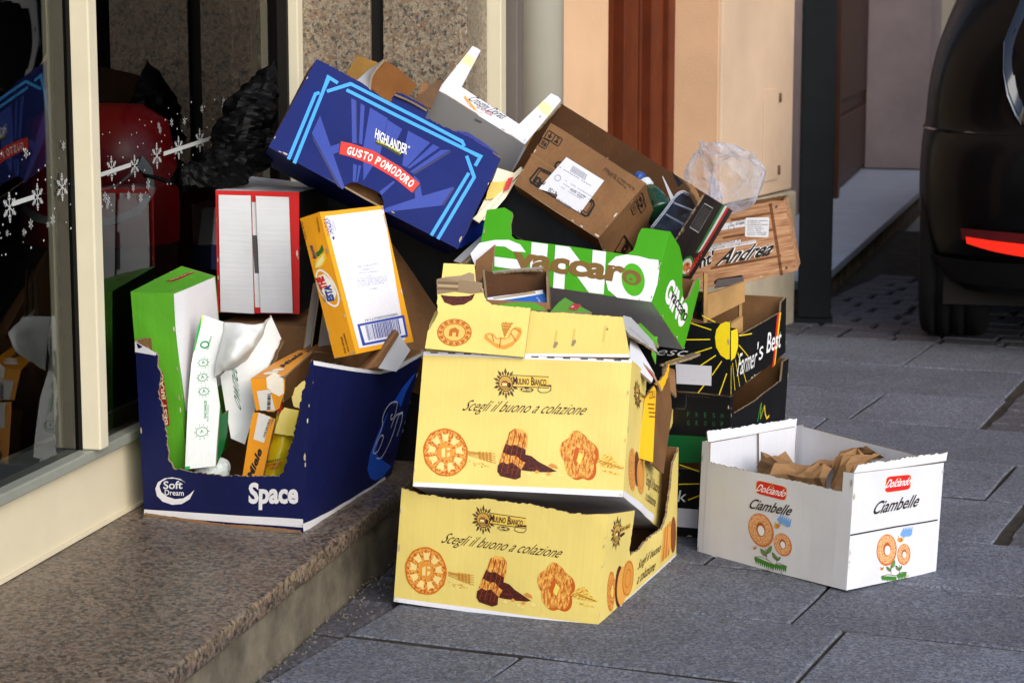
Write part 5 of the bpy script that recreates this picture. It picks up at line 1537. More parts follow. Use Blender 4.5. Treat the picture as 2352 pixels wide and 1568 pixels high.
('l','e2a04a',[(.245,.138),(.323,.063),(.444,.05),(.493,.074)],.0012,1),
],
'Cro.right':[
('p','d9a04a',[(.205,.804),(.925,.353),(2.5,-1.5),(2.5,-1.5),(2.5,-1.5),(1.645,-1.076)],0),
],
'Gino.front':[
('p','f0eff2',[(.282,.605),(.373,.605),(.407,-.0079),(.316,-.0143)],1),
('p','f0eff2',[(.415,.606),(.493,.606),(.648,.233),(.621,.606),(.694,.605),(.737,.0096),(.654,.004),(.49,.396),(.517,-.0031),(.453,-.0058)],1),
('p','f0eff2',[(.804,.604),(.869,.605),(.928,.584),(.978,.587),(.998,.426),(1.006,.258),(1.004,.129),(1,.004),(.914,-.0017),(.814,-.008),(.755,.077),(.723,.239),(.721,.435),(.751,.555)],1),
('e','4fae1e',(.874,.269),(.063,.0015),(-.024,.224),2,30),
('p','f0eff2',[(.076,.564),(.155,.592),(.223,.547),(.261,.448),(.189,.433),(.142,.485),(.09,.478),(.038,.367),(.044,.164),(-.0078,.144),(-.046,.314),(-.0058,.49)],1),
('p','f0eff2',[(.093,.319),(.266,.326),(.273,.182),(.2,.177),(.104,.175)],1),
('t','7d5f30','vaccar',(.198,.203),(.825,.199),(.194,.433),3,.045,0,0,1),
('e','7d5f30',(.864,.295),(.052,.0017),(-.0114,.106),3,26),
('e','4f9a24',(.863,.28),(.028,-.0005),(-.0078,.062),4,14),
('e','7d5f30',(.862,.269),(.0099,-.0006),(-.002,.021),5,10),
],
'Gino.right':[
('t','f0eff2','GINO',(.22,.221),(.836,.165),(.266,.569),1,.05,0,0,1),
('t','1d2a14','vaccaro',(.36,.314),(.85,.296),(.394,.443),2,.02,0,0,1),
],
'Gino.bottom':[
('l','9aa096',[(.808,.739),(.892,.571)],.001,0),
('l','9aa096',[(.802,.706),(.884,.526)],.001,0),
('l','9aa096',[(.795,.672),(.876,.481)],.001,0),
('l','9aa096',[(.789,.639),(.868,.436)],.001,0),
('l','9aa096',[(.783,.606),(.859,.39)],.001,0),
],
'J.right':[
('p','e9e9e9',[(.703,1.003),(.773,1.003),(.786,.612),(.733,.585)],1),
('p','1f7a3a',[(.621,1.004),(.703,1.003),(.733,.585),(.656,.583)],1),
('p','c8201c',[(.773,1.003),(.844,1.002),(.861,.614),(.786,.612)],1),
('l','d8d8d8',[(.127,.937),(.416,.938),(.429,.728),(.134,.735),(.127,.937)],.0014,1),
('l','9a9a9a',[(.186,.92),(.187,.738)],.0014,1),
('l','9a9a9a',[(.218,.919),(.219,.737)],.0014,1),
('l','9a9a9a',[(.251,.919),(.251,.737)],.0014,1),
('l','9a9a9a',[(.283,.918),(.284,.736)],.0014,1),
('l','9a9a9a',[(.316,.918),(.317,.735)],.0014,1),
('l','9a9a9a',[(.349,.917),(.35,.734)],.0014,1),
('l','9a9a9a',[(.383,.917),(.383,.733)],.0014,1),
('l','9a9a9a',[(.416,.916),(.416,.732)],.0014,1),
('r','1f7a3a',(.653,.459),(.183,.0038),(-.059,.074),.006,1,24),
('e','e6dfd0',(.653,.459),(.158,.0038),(-.052,.064),1,24),
('e','d98a4a',(.66,.456),(.104,.0033),(-.026,.038),2,14),
('e','b8341c',(.652,.475),(.044,.0008),(-.0135,.0146),3,10),
('t','d02a1c','Casaloro',(.864,.389),(.899,.598),(.707,.413),2,.03,.1,0,1),
],
'I.front':[
('l','1c1512',[(.028,.773),(.091,.777),(.098,.789),(.097,.884),(.089,.895),(.027,.892),(.0198,.879),(.021,.785),(.028,.773)],.0017,1),
('p','1c1512',[(.036,.839),(.082,.842),(.059,.793)],1),
('l','1c1512',[(.059,.834),(.058,.876)],.003,1),
('l','1c1512',[(.105,.772),(.167,.776),(.175,.788),(.172,.883),(.164,.894),(.103,.89),(.096,.878),(.097,.784),(.105,.772)],.0017,1),
('p','1c1512',[(.113,.796),(.159,.799),(.135,.857)],1),
('l','1c1512',[(.119,.868),(.149,.869)],.002,1),
('l','1c1512',[(.013,.642),(.076,.646),(.084,.659),(.082,.753),(.074,.764),(.0121,.76),(.0044,.748),(.005,.654),(.013,.642)],.0017,1),
('l','1c1512',[(.021,.678),(.048,.68)],.002,1),
('l','1c1512',[(.02,.702),(.048,.704)],.002,1),
('l','1c1512',[(.02,.726),(.048,.727)],.002,1),
('p','1c1512',[(.052,.668),(.072,.67),(.071,.723),(.052,.722)],1),
('l','1c1512',[(.13,.378),(.25,.402),(.735,.394),(.766,.359),(.781,.187),(.766,.167),(.136,.147),(.113,.175),(.13,.378)],.004,1),
('l','1c1512',[(.152,.356),(.261,.377),(.727,.368),(.744,.348),(.757,.211),(.147,.182),(.152,.356)],.002,1),
('t','1c1512','RI',(.26,.265),(.151,.265),(.256,.16),2,.05,0,0,1),
('t','1c1512','G',(.714,.206),(.671,.207),(.718,.165),2,.05,0,0,1),
('r','1c1512',(.273,.55),(.028,.0063),(-.0055,.051),.004,1,16),
('p','d9dae4',[(.292,.708),(.696,.718),(.707,.162),(.43,.15),(.421,.206),(.324,.167),(.234,.13)],2),
('p','7b7b82',[(.385,.659),(.39,.659),(.399,.57),(.394,.57)],3),
('p','5b5b62',[(.397,.66),(.402,.66),(.41,.571),(.405,.571)],3),
('p','5b5b62',[(.408,.66),(.413,.66),(.422,.571),(.417,.571)],3),
('p','7b7b82',[(.42,.66),(.425,.66),(.434,.571),(.429,.571)],3),
('p','5b5b62',[(.431,.661),(.436,.661),(.445,.572),(.44,.572)],3),
('p','5b5b62',[(.443,.661),(.448,.661),(.457,.572),(.452,.572)],3),
('p','7b7b82',[(.454,.661),(.459,.661),(.469,.572),(.464,.572)],3),
('p','5b5b62',[(.466,.662),(.471,.661),(.48,.573),(.475,.573)],3),
('p','5b5b62',[(.477,.662),(.482,.662),(.492,.573),(.487,.573)],3),
('p','7b7b82',[(.488,.662),(.494,.662),(.503,.573),(.498,.573)],3),
('p','5b5b62',[(.5,.663),(.505,.662),(.515,.574),(.51,.574)],3),
('p','5b5b62',[(.511,.663),(.516,.663),(.526,.574),(.521,.574)],3),
('p','7b7b82',[(.523,.663),(.528,.663),(.538,.574),(.533,.574)],3),
('p','5b5b62',[(.534,.663),(.539,.663),(.55,.575),(.544,.575)],3),
('l','8f8f98',[(.29,.541),(.305,.542)],.002,3),
('l','8f8f98',[(.334,.544),(.349,.544)],.002,3),
('l','8f8f98',[(.355,.545),(.371,.545)],.002,3),
('l','8f8f98',[(.377,.546),(.392,.546)],.002,3),
('l','8f8f98',[(.399,.547),(.414,.548)],.002,3),
('l','8f8f98',[(.42,.548),(.436,.549)],.002,3),
('l','8f8f98',[(.442,.549),(.457,.55)],.002,3),
('l','8f8f98',[(.464,.55),(.479,.551)],.002,3),
('l','8f8f98',[(.485,.551),(.5,.552)],.002,3),
('l','8f8f98',[(.528,.553),(.543,.554)],.002,3),
('l','8f8f98',[(.55,.554),(.565,.555)],.002,3),
('l','8f8f98',[(.572,.555),(.587,.556)],.002,3),
('l','8f8f98',[(.593,.556),(.608,.557)],.002,3),
('l','8f8f98',[(.614,.558),(.629,.558)],.002,3),
('l','8f8f98',[(.411,.427),(.424,.428)],.0016,3),
('l','8f8f98',[(.468,.429),(.481,.43)],.0016,3),
('l','8f8f98',[(.486,.43),(.5,.43)],.0016,3),
('l','8f8f98',[(.505,.431),(.519,.431)],.0016,3),
('l','8f8f98',[(.543,.432),(.556,.432)],.0016,3),
('l','8f8f98',[(.562,.433),(.575,.433)],.0016,3),
('l','8f8f98',[(.581,.433),(.594,.434)],.0016,3),
('l','8f8f98',[(.6,.434),(.613,.434)],.0016,3),
('l','8f8f98',[(.619,.434),(.632,.435)],.0016,3),
('l','8f8f98',[(.637,.435),(.65,.436)],.0016,3),
('l','8f8f98',[(.656,.436),(.669,.436)],.0016,3),
('l','8f8f98',[(.675,.436),(.688,.437)],.0016,3),
('l','8f8f98',[(.694,.437),(.707,.438)],.0016,3),
('l','8f8f98',[(.409,.375),(.422,.376)],.0016,3),
('l','8f8f98',[(.428,.376),(.441,.376)],.0016,3),
('l','8f8f98',[(.446,.377),(.459,.377)],.0016,3),
('l','8f8f98',[(.465,.378),(.478,.378)],.0016,3),
('l','8f8f98',[(.502,.379),(.515,.38)],.0016,3),
('l','8f8f98',[(.52,.38),(.533,.381)],.0016,3),
('l','8f8f98',[(.538,.381),(.551,.382)],.0016,3),
('l','8f8f98',[(.594,.384),(.606,.384)],.0016,3),
('l','8f8f98',[(.612,.384),(.625,.385)],.0016,3),
('l','8f8f98',[(.63,.385),(.643,.386)],.0016,3),
('l','8f8f98',[(.648,.386),(.661,.387)],.0016,3),
('l','8f8f98',[(.685,.388),(.698,.388)],.0016,3),
('l','8f8f98',[(.407,.321),(.418,.321)],.0016,3),
('l','8f8f98',[(.422,.321),(.432,.322)],.0016,3),
('l','8f8f98',[(.437,.322),(.447,.322)],.0016,3),
('l','8f8f98',[(.482,.324),(.492,.324)],.0016,3),
('l','8f8f98',[(.497,.324),(.507,.325)],.0016,3),
('l','8f8f98',[(.511,.325),(.522,.325)],.0016,3),
('l','8f8f98',[(.526,.325),(.537,.326)],.0016,3),
('l','8f8f98',[(.541,.326),(.551,.326)],.0016,3),
('l','8f8f98',[(.556,.326),(.566,.327)],.0016,3),
('l','8f8f98',[(.571,.327),(.581,.327)],.0016,3),
('l','8f8f98',[(.586,.328),(.596,.328)],.0016,3),
('l','8f8f98',[(.601,.328),(.611,.329)],.0016,3),
('l','8f8f98',[(.615,.329),(.626,.329)],.0016,3),
('t','55555c','6.120',(.408,.232),(.319,.233),(.411,.171),3,.02,0,0,1),
('t','55555c','LOTTO',(.647,.399),(.569,.4),(.649,.343),3,.02,0,0,1),
('t','6a6a72','360704',(.558,.389),(.49,.388),(.561,.346),3,.02,0,0,1),
('t','55555c','#M/20 BCH 00 ALN',(.604,.173),(.436,.174),(.609,.13),3,.01,0,0,1),
('r','8f8f98',(.333,.399),(.028,.0063),(-.0051,.041),.0014,3,14),
('t','1c1512','Prodotto per biG s.r.l.',(.887,.821),(.619,.865),(.891,.779),2,0,0,0,1),
('t','1c1512','Via Flavio Gioia, 8 - 20149 Milano',(.961,.867),(.629,.892),(.964,.82),2,0,0,0,1),
('p','8a6a48',[(-.0104,.484),(.314,.488),(.316,.477),(-.0117,.471)],0),
],
'I.right':[
('l','1c1512',[(.093,.794),(.082,.883),(.103,.895),(.284,.905),(.308,.895),(.317,.804),(.295,.792),(.117,.784),(.093,.794)],.0017,1),
('p','1c1512',[(.214,.811),(.207,.878),(.121,.84)],1),
('l','1c1512',[(.2,.844),(.278,.848)],.003,1),
('l','1c1512',[(.264,.785),(.254,.875),(.276,.888),(.459,.898),(.483,.887),(.49,.795),(.468,.782),(.287,.774),(.264,.785)],.0017,1),
('p','1c1512',[(.307,.798),(.301,.866),(.418,.838)],1),
('l','1c1512',[(.128,.658),(.117,.748),(.138,.76),(.316,.767),(.339,.757),(.348,.666),(.327,.654),(.151,.648),(.128,.658)],.0017,1),
('l','1c1512',[(.192,.672),(.185,.734)],.003,1),
('l','1c1512',[(.236,.673),(.229,.735)],.003,1),
('l','1c1512',[(.28,.675),(.274,.737)],.003,1),
('l','1c1512',[(.512,.402),(.973,.456),(1.007,.34),(.585,.162),(.512,.402)],.004,1),
('t','1c1512','IRON',(.732,.217),(.616,.388),(.914,.281),2,.06,0,0,1),
],
'Sant.front':[
('p','wood_print_dark',[(.845,.993),(.875,.997),(.861,-.025),(.833,-.028)],0),
('p','wood_print_dark',[(.458,.87),(.852,.873),(.853,.845),(.455,.839)],0),
('p','wood_print_dark',[(.36,.641),(.847,.644),(.846,.616),(.35,.612)],0),
('p','wood_print_dark',[(.206,.265),(.874,.264),(.873,.231),(.196,.233)],0),
('e','4a4642',(.912,.934),(.0135,.0011),(.004,.021),1,12),
('e','4a4642',(.903,.065),(.013,.0006),(.0039,.021),1,12),
('p','dedde2',[(.609,.851),(.822,.805),(.825,.783),(.788,.545),(.775,.533),(.576,.592),(.567,.611),(.596,.837)],1),
('t','6c6b72','AZ. AGRICOLA S. ANDREA S.R.L.',(.61,.8),(.811,.752),(.611,.817),2,.02,0,0,1),
('t','6c6b72','VIA FRANCIA, 24',(.607,.773),(.729,.744),(.608,.79),2,.02,0,0,1),
('t','6c6b72','SAN FERDINANDO DI PUGLIA BT',(.604,.746),(.805,.698),(.605,.763),2,.02,0,0,1),
('t','6c6b72','UVA DA TAVOLA',(.601,.72),(.737,.686),(.602,.736),2,.02,0,0,1),
('t','6c6b72','VARIETA: PIZZUTELLA',(.598,.693),(.755,.654),(.599,.709),2,.02,0,0,1),
('t','6c6b72','LOTTO : 39818',(.595,.666),(.724,.634),(.597,.682),2,.02,0,0,1),
('t','6c6b72','CATEGORIA I ORIGINE ITALIA',(.592,.639),(.777,.593),(.594,.655),2,.02,0,0,1),
('t','6c6b72','BNDOO  C108845',(.589,.612),(.767,.567),(.591,.629),2,.02,0,0,1),
('p','dedde2',[(.319,.822),(.592,.828),(.582,.735),(.31,.736)],1),
('t','33302c','010684',(.495,.772),(.581,.769),(.499,.809),2,.02,0,0,1),
('t','33302c','B.N.D.O.O.',(.519,.813),(.586,.812),(.521,.832),2,0,0,0,1),
('t','33302c','«I»',(.435,.769),(.474,.769),(.438,.794),2,.02,0,0,1),
('t','33302c','CAT.',(.436,.801),(.468,.8),(.438,.822),2,0,0,0,1),
('l','33302c',[(.427,.785),(.421,.729)],.001,2),
('l','33302c',[(.479,.786),(.472,.724)],.001,2),
('p','dedde2',[(.204,.564),(.518,.57),(.518,.532),(.201,.523)],1),
('t','33302c','FERDINANDO DI PUGLIA - BT',(.209,.531),(.512,.544),(.212,.562),2,.01,0,0,1),
('p','dedde2',[(.2,.517),(.66,.528),(.663,.485),(.196,.476)],1),
('t','33302c','Fax 0883 625294 - E-mail: info@santandreasrl.it',(.204,.482),(.654,.496),(.207,.515),2,0,0,0,1),
('t','f0efef',"nt'",(.102,.278),(.237,.316),(.105,.449),1,.075,.16,0,1),
('t','f0efef','Andrea',(.294,.27),(.815,.28),(.291,.469),1,.075,.28,0,1),
('t','1c1714',"nt'",(.102,.278),(.237,.316),(.105,.449),2,.03,.16,0,1),
('t','1c1714','Andrea',(.294,.27),(.815,.28),(.291,.469),2,.03,.28,0,1),
],
'F2.front':[
('p','f2d21c',[(1.001,1.016),(.978,1.024),(.951,.988),(.929,.906),(.922,.796),(.928,.663),(.951,.558),(.983,.503),(.998,.511)],1),
('l','f2d21c',[(.794,.974),(.902,.897)],.0022,1),
('l','f2d21c',[(.771,.737),(.896,.764)],.0022,1),
('l','f2d21c',[(.659,.395),(.906,.652)],.0022,1),
('l','f2d21c',[(.845,.39),(.926,.548)],.0022,1),
('l','f2d21c',[(.906,.269),(.957,.474)],.0022,1),
('l','f2d21c',[(.831,.0015),(.863,.117)],.0022,1),
('l','f2d21c',[(.943,.0025),(.983,.309)],.0022,1),
('l','f2d21c',[(.854,1.088),(.923,1.007)],.0022,1),
('p','cfced6',[(.715,.389),(.904,.395),(.902,.121),(.719,.11)],1),
('t','e6e6e6','esc',(.614,.492),(.766,.505),(.618,.567),1,-.01,.15,0,1),
],
'F2.right':[
('p','f2d21c',[(.011,.895),(.108,.886),(.123,.767),(.123,.617),(.076,.492),(.0111,.482)],1),
('l','f2d21c',[(.135,.774),(.368,.694)],.0022,1),
('l','f2d21c',[(.135,.641),(.302,.388)],.0022,1),
('l','f2d21c',[(.085,.462),(.157,.03)],.0022,1),
('l','f2d21c',[(.0141,.414),(.0082,.0149)],.0022,1),
('l','f2d21c',[(.038,.438),(.076,.032)],.0022,1),
('l','f2d21c',[(.12,.543),(.273,.0179)],.0022,1),
('t','eeeeee','Farmer',(.121,.204),(.459,.137),(.135,.51),2,0,.1,0,1),
('t','eeeeee',"'s",(.465,.188),(.57,.205),(.469,.501),2,0,.1,0,1),
('t','eeeeee','Best',(.634,.235),(.898,.167),(.64,.562),2,.01,.1,0,1),
('p','d8281c',[(.833,.779),(.872,.781),(.768,-.076),(.732,-.064)],1),
('p','e8c81c',[(.872,.781),(.902,.778),(.791,-.048),(.768,-.076)],1),
],
'F1.front':[
('t','1f5a38','F',(.774,.659),(.787,.66),(.774,.728),1,0,0,0,1),
('t','1f5a38','R',(.819,.665),(.832,.665),(.819,.733),1,0,0,0,1),
('t','1f5a38','E',(.863,.67),(.876,.671),(.863,.739),1,0,0,0,1),
('t','1f5a38','S',(.908,.675),(.921,.676),(.908,.744),1,0,0,0,1),
('t','1f5a38','H',(.952,.681),(.965,.681),(.952,.749),1,0,0,0,1),
('t','1f5a38','G',(.774,.533),(.787,.533),(.774,.601),1,0,0,0,1),
('t','1f5a38','R',(.819,.538),(.832,.539),(.819,.607),1,0,0,0,1),
('t','1f5a38','O',(.863,.543),(.876,.544),(.863,.612),1,0,0,0,1),
('t','1f5a38','U',(.908,.549),(.921,.549),(.908,.618),1,0,0,0,1),
('t','1f5a38','P',(.952,.554),(.965,.555),(.952,.623),1,0,0,0,1),
('p','0f5a2a',[(.629,.36),(1.001,.384),(1.001,.025),(.629,-.079)],0),
('l','3a3a3a',[(.714,.764),(.76,.77),(.768,.816),(.77,.983)],.0015,1),
('e','4a4a4a',(.781,.969),(.0028,.0006),(0,-.0079),1,6),
('e','4a4a4a',(.796,.97),(.0027,.0006),(0,-.0079),1,6),
('e','4a4a4a',(.81,.971),(.0028,.0006),(0,-.0079),1,6),
('e','4a4a4a',(.825,.972),(.0028,.0007),(0,-.0079),1,6),
('e','4a4a4a',(.84,.973),(.0027,.0007),(0,-.0079),1,6),
('e','4a4a4a',(.855,.974),(.0028,.0006),(0,-.0079),1,6),
('e','4a4a4a',(.87,.974),(.0028,.0006),(0,-.0079),1,6),
('e','4a4a4a',(.885,.975),(.0028,.0006),(0,-.0079),1,6),
],
'F1.right':[
('l','2a7a3a',[(.461,.364),(.496,.512),(.526,.604)],.005,1),
('l','7a9a2a',[(.526,.604),(.515,.424),(.511,.37),(.588,.533)],.005,1),
('l','e8b81c',[(.588,.533),(.604,.401),(.634,.32),(.678,.335)],.005,1),
],
'F0.front':[
('l','f2d21c',[(.742,1.054),(.847,.978)],.0022,1),
('l','f2d21c',[(.739,.769),(.848,.801)],.0022,1),
('l','f2d21c',[(.789,.552),(.849,.631)],.0022,1),
('t','dddddd','k',(.736,.512),(.78,.524),(.738,.679),1,0,.2,0,1),
('p','cfced6',[(.639,.415),(.843,.425),(.842,.152),(.64,.141)],1),
],
'D.front':[
('p','8a1a22',[(.559,.565),(.621,.565),(.68,.274),(.58,.264),(.468,.423)],0),
('t','d8c9a8','BEST BRAU',(.64,.278),(.619,.559),(.548,.278),2,.02,0,0,1),
],
'D.top':[
('p','8a1a22',[(.314,.415),(.374,.877),(.479,.94),(.482,.453)],0),
('t','d8c9a8','BRAUS',(.38,.461),(.444,.881),(.357,.534),2,.02,0,0,1),
],
'D.right':[
('p','e4e3e6',[(.0158,.991),(.971,.997),(.989,.687),(.973,.382),(.082,.342),(-.0082,.796)],0),
],
'E.front':[
],
'E.right':[
],
'Est.front':[
('t','7a4a12','COD. 6797',(.097,.844),(.117,.98),(-.024,.846),1,.02,0,0,1),
('t','7a4a12','FERRERO',(.83,.871),(.868,.971),(.74,.869),1,.02,0,0,1),
('p','f0c93a',[(.126,.641),(.283,.691),(.548,.721),(.792,.723),(.782,.685),(.568,.643),(.299,.631)],1),
('p','f7e7a0',[(.19,.645),(.345,.678),(.693,.715),(.659,.675),(.425,.642)],2),
('p','2f6a2a',[(.365,.739),(.578,.75),(.761,.785),(.769,.742),(.544,.711),(.39,.712)],1),
('t','1c2a6a','limone',(.36,.703),(.304,.797),(.176,.704),2,.03,.1,0,1),
('r','f4efe4',(.48,.484),(.401,-.041),(-.047,.126),.004,1,30),
('p','f4efe4',[(.214,.581),(.501,.585),(.769,.518),(.831,.435),(.652,.391),(.386,.396),(.166,.491)],1),
('t','c82020','THE',(.532,.482),(.431,.573),(.15,.481),2,.07,0,0,1),
('t','23408e','ESTA',(.684,.39),(.671,.502),(.336,.394),2,.07,0,0,1),
('t','6a3f10','VERO INFUSO DI THE',(.316,.395),(.086,.576),(.225,.394),2,.02,0,0,1),
('t','4a3010','senza coloranti',(.584,.0173),(.604,.134),(.471,.021),1,.02,0,0,1),
('t','4a3010','senza conservanti',(.738,.023),(.745,.154),(.634,.024),1,.02,0,0,1),
],
'Est.right':[
('p','e4e1e4',[(.063,.967),(.997,.973),(.87,.026),(.067,.034)],0),
('t','2c3a8a','SANDRA',(.124,.837),(.119,.959),(.024,.83),1,0,0,0,1),
('t','5560a0','TINDIRIZZO',(.112,.847),(.116,.934),(.089,.847),1,0,0,0,1),
('t','5560a0','TINDIRIZZO',(.145,.851),(.148,.935),(.122,.85),1,0,0,0,1),
('t','5560a0','TINDIRIZZO',(.179,.854),(.18,.936),(.156,.853),1,0,0,0,1),
('p','2c3a8a',[(.092,.82),(.126,.823),(.12,.801),(.089,.798)],1),
('p','small_print_blue',[(.36,.596),(.703,.597),(.704,.584),(.357,.583)],1),
('p','small_print_blue',[(.415,.569),(.626,.565),(.624,.556),(.412,.559)],1),
('p','small_print_blue',[(.368,.548),(.686,.543),(.683,.533),(.365,.539)],1),
('p','small_print_blue',[(.435,.521),(.577,.518),(.574,.509),(.433,.512)],1),
('p','small_print_blue',[(.305,.507),(.801,.498),(.799,.488),(.302,.498)],1),
('p','small_print_blue',[(.297,.493),(.803,.483),(.801,.474),(.294,.484)],1),
('p','small_print_blue',[(.294,.479),(.796,.469),(.793,.46),(.291,.47)],1),
('p','small_print_blue',[(.285,.465),(.735,.455),(.732,.446),(.283,.456)],1),
('p','small_print_blue',[(.454,.427),(.608,.424),(.605,.414),(.451,.418)],1),
('p','2b43a0',[(.135,.198),(.938,.202),(.927,.045),(.13,.046)],1),
('p','e8e6ee',[(.169,.183),(.895,.184),(.89,.061),(.178,.062)],2),
('p','2b3a86',[(.251,.18),(.258,.18),(.249,.075),(.242,.075)],3),
('p','2b3a86',[(.266,.18),(.278,.18),(.269,.075),(.256,.075)],3),
('p','2b3a86',[(.285,.18),(.292,.18),(.283,.075),(.276,.075)],3),
('p','2b3a86',[(.307,.18),(.314,.18),(.305,.074),(.298,.075)],3),
('p','2b3a86',[(.329,.18),(.333,.18),(.325,.074),(.32,.074)],3),
('p','2b3a86',[(.348,.18),(.353,.18),(.344,.074),(.339,.074)],3),
('p','2b3a86',[(.362,.18),(.38,.18),(.371,.074),(.354,.074)],3),
('p','2b3a86',[(.394,.18),(.402,.18),(.393,.074),(.386,.074)],3),
('p','2b3a86',[(.409,.18),(.426,.181),(.418,.074),(.401,.074)],3),
('p','2b3a86',[(.433,.181),(.438,.181),(.43,.074),(.425,.074)],3),
('p','2b3a86',[(.446,.181),(.463,.181),(.455,.074),(.438,.074)],3),
('p','2b3a86',[(.47,.181),(.482,.181),(.475,.074),(.462,.074)],3),
('p','2b3a86',[(.492,.181),(.509,.181),(.502,.074),(.484,.074)],3),
('p','2b3a86',[(.519,.181),(.531,.181),(.524,.074),(.512,.074)],3),
('p','2b3a86',[(.541,.181),(.559,.181),(.551,.074),(.534,.074)],3),
('p','2b3a86',[(.566,.181),(.578,.181),(.571,.074),(.559,.074)],3),
('p','2b3a86',[(.586,.181),(.603,.181),(.596,.074),(.579,.074)],3),
('p','2b3a86',[(.611,.181),(.623,.181),(.616,.074),(.604,.074)],3),
('p','2b3a86',[(.63,.181),(.643,.181),(.636,.074),(.624,.074)],3),
('p','2b3a86',[(.653,.181),(.67,.181),(.664,.074),(.646,.074)],3),
('p','2b3a86',[(.678,.181),(.695,.182),(.689,.074),(.671,.074)],3),
('p','2b3a86',[(.71,.182),(.723,.182),(.717,.074),(.704,.074)],3),
('p','2b3a86',[(.733,.182),(.745,.182),(.739,.074),(.727,.074)],3),
('p','2b3a86',[(.755,.182),(.76,.182),(.754,.074),(.75,.074)],3),
('p','2b3a86',[(.77,.182),(.783,.182),(.777,.074),(.765,.074)],3),
('p','2b3a86',[(.79,.182),(.798,.182),(.792,.074),(.785,.074)],3),
('p','2b3a86',[(.805,.182),(.823,.182),(.818,.074),(.8,.074)],3),
('t','2b3a5a','08000500027141',(.83,.225),(.276,.223),(.83,.208),2,0,0,0,1),
],
}

# ------------------------------------------------------------------ board colours
KRAFT = kraft('kraft_board', '8a6442')
KRAFT_D = kraft('kraft_inside', '7d5836', .4)
EDGE = kraft('torn_edge', '9a8468', .45, 1.0)
YELLOW = board('yellow_board', 'e7d076', .5, .45)
NAVY = board('navy_board', '0f1647', .35, .55, .2, .2)
WHITE = board('white_board', 'd6d7dd', .35, .5, .07)
WHITE_IN = board('white_inner_board', 'd6d6dc', .6, .6, .08)
GREYB = board('grey_board', 'a9a9ab', .2, .6, .06)
BLUE = board('blue_board', '081d66', .4, .55, .15, .14)
GREEN = board('green_board', '45a31a', .35, .42, .08)
GREEN2 = board('leaf_green_board', '55a024', .5, .5, .12)
RED = board('red_board', 'c51a1a', .3, .45, .1)
ORANGE = board('orange_board', 'eea21d', .45, .45, .1)
BLACK = board('black_board', '0f1012', .3, .5, .2, .22)
WOOD = MATS['wood_print']
CREAMB = board('cream_board', 'efe3c2', .3, .5, .08)
LIGHTWOOD = plain('light_wood', 'b08a58', .75, .2, mott=.35, scale=14, bumpk=.2, bscale=80)
QD = dict(front=('FBL', 'FBR', 'FTR', 'FTL'), right=('FBR', 'BBR', 'BTR', 'FTR'), left=('BBL', 'FBL', 'FTL', 'BTL'),
          back=('BBR', 'BBL', 'BTL', 'BTR'), top=('FTL', 'FTR', 'BTR', 'BTL'), bottom=('BBL', 'BBR', 'FBR', 'FBL'))
PN = dict(front='front_panel', right='side_panel', left='side_panel', back='back_panel', top='top_panel', bottom='base_panel')

def carton(key, name, label, cat, out, inn, panels, special=None, group=None, dent=.0025, bulge=.0, thick=.004, labels=None, wear=7):
    c = CORNERS[key]
    base = sum((Vector(c[k]) for k in ('FBL', 'FBR', 'BBL', 'BBR')), Vector((0, 0, 0))) / 4
    t = thing(name, label, cat, base, group)
    parts = {}
    for i, s in enumerate(panels):
        k = key + '.' + s
        q = Quad(*[c[x] for x in QD[s]], bulge=bulge if s not in ('bottom', 'top') else 0, dent=dent, seed=i + len(key) + sum(map(ord, key)) % 17)
        o = (special or {}).get(s, out)
        if isinstance(o, tuple):
            o, n_ = o
        else:
            n_ = inn
        top = 1 if 'top' in panels and k not in OUTLINES else 0
        if s in ('top', 'bottom'):
            top = 1
        p = panel(PN[s], q, t, [o, n_, EDGE], OUTLINES.get(k), thick, (1, 1, 1, top), seed=i + 5, label=(labels or {}).get(s))
        parts[s] = p
        parts[s + '_q'] = q
        a = Art(q)
        for e in PRINTS.get(k, []):
            if e[0] == 'p': a.poly(e[1], e[2], e[3])
            elif e[0] == 'l': a.line(e[1], e[2], e[3], e[4])
            elif e[0] in 'er':
                P = [(e[2][0] + e[3][0] * math.cos(w) + e[4][0] * math.sin(w), e[2][1] + e[3][1] * math.cos(w) + e[4][1] * math.sin(w)) for w in (2 * math.pi * i / e[-1] for i in range(e[-1] + (e[0] == 'r')))]
                a.poly(e[1], P, e[5]) if e[0] == 'e' else a.line(e[1], P, e[5], e[6])
            else: a.text(*e[1:])
        if wear and s in ('front', 'right', 'top'):
            rr = random.Random(len(key) * 7 + i + sum(map(ord, key)))
            for kk in range(wear):
                e, f = rr.choice('uuv'), rr.random()
                sz = rr.uniform(.001, .0055)
                u, v = (rr.choice((sz / q.w * .8, 1 - sz / q.w * .8)), f) if e == 'u' else (f, sz / q.h * .8)
                if k in OUTLINES and not inside((u, v), [x[:2] for x in OUTLINES[k]]):
                    continue
                du, dv = sz / q.w * (.5 if e == 'u' else 1.6), sz / q.h * (1.8 if e == 'u' else .5)
                a.poly(rr.choice(('b9a78a', 'cfc8ba', 'a8977c')), [(min(1, max(0, u + du * math.cos(w) * rr.uniform(.5, 1))), min(1, max(0, v + dv * math.sin(w) * rr.uniform(.5, 1)))) for w in (0, .9, 1.8, 2.7, 3.6, 4.5, 5.4)], 4)
        a.done(p)
    return t, parts

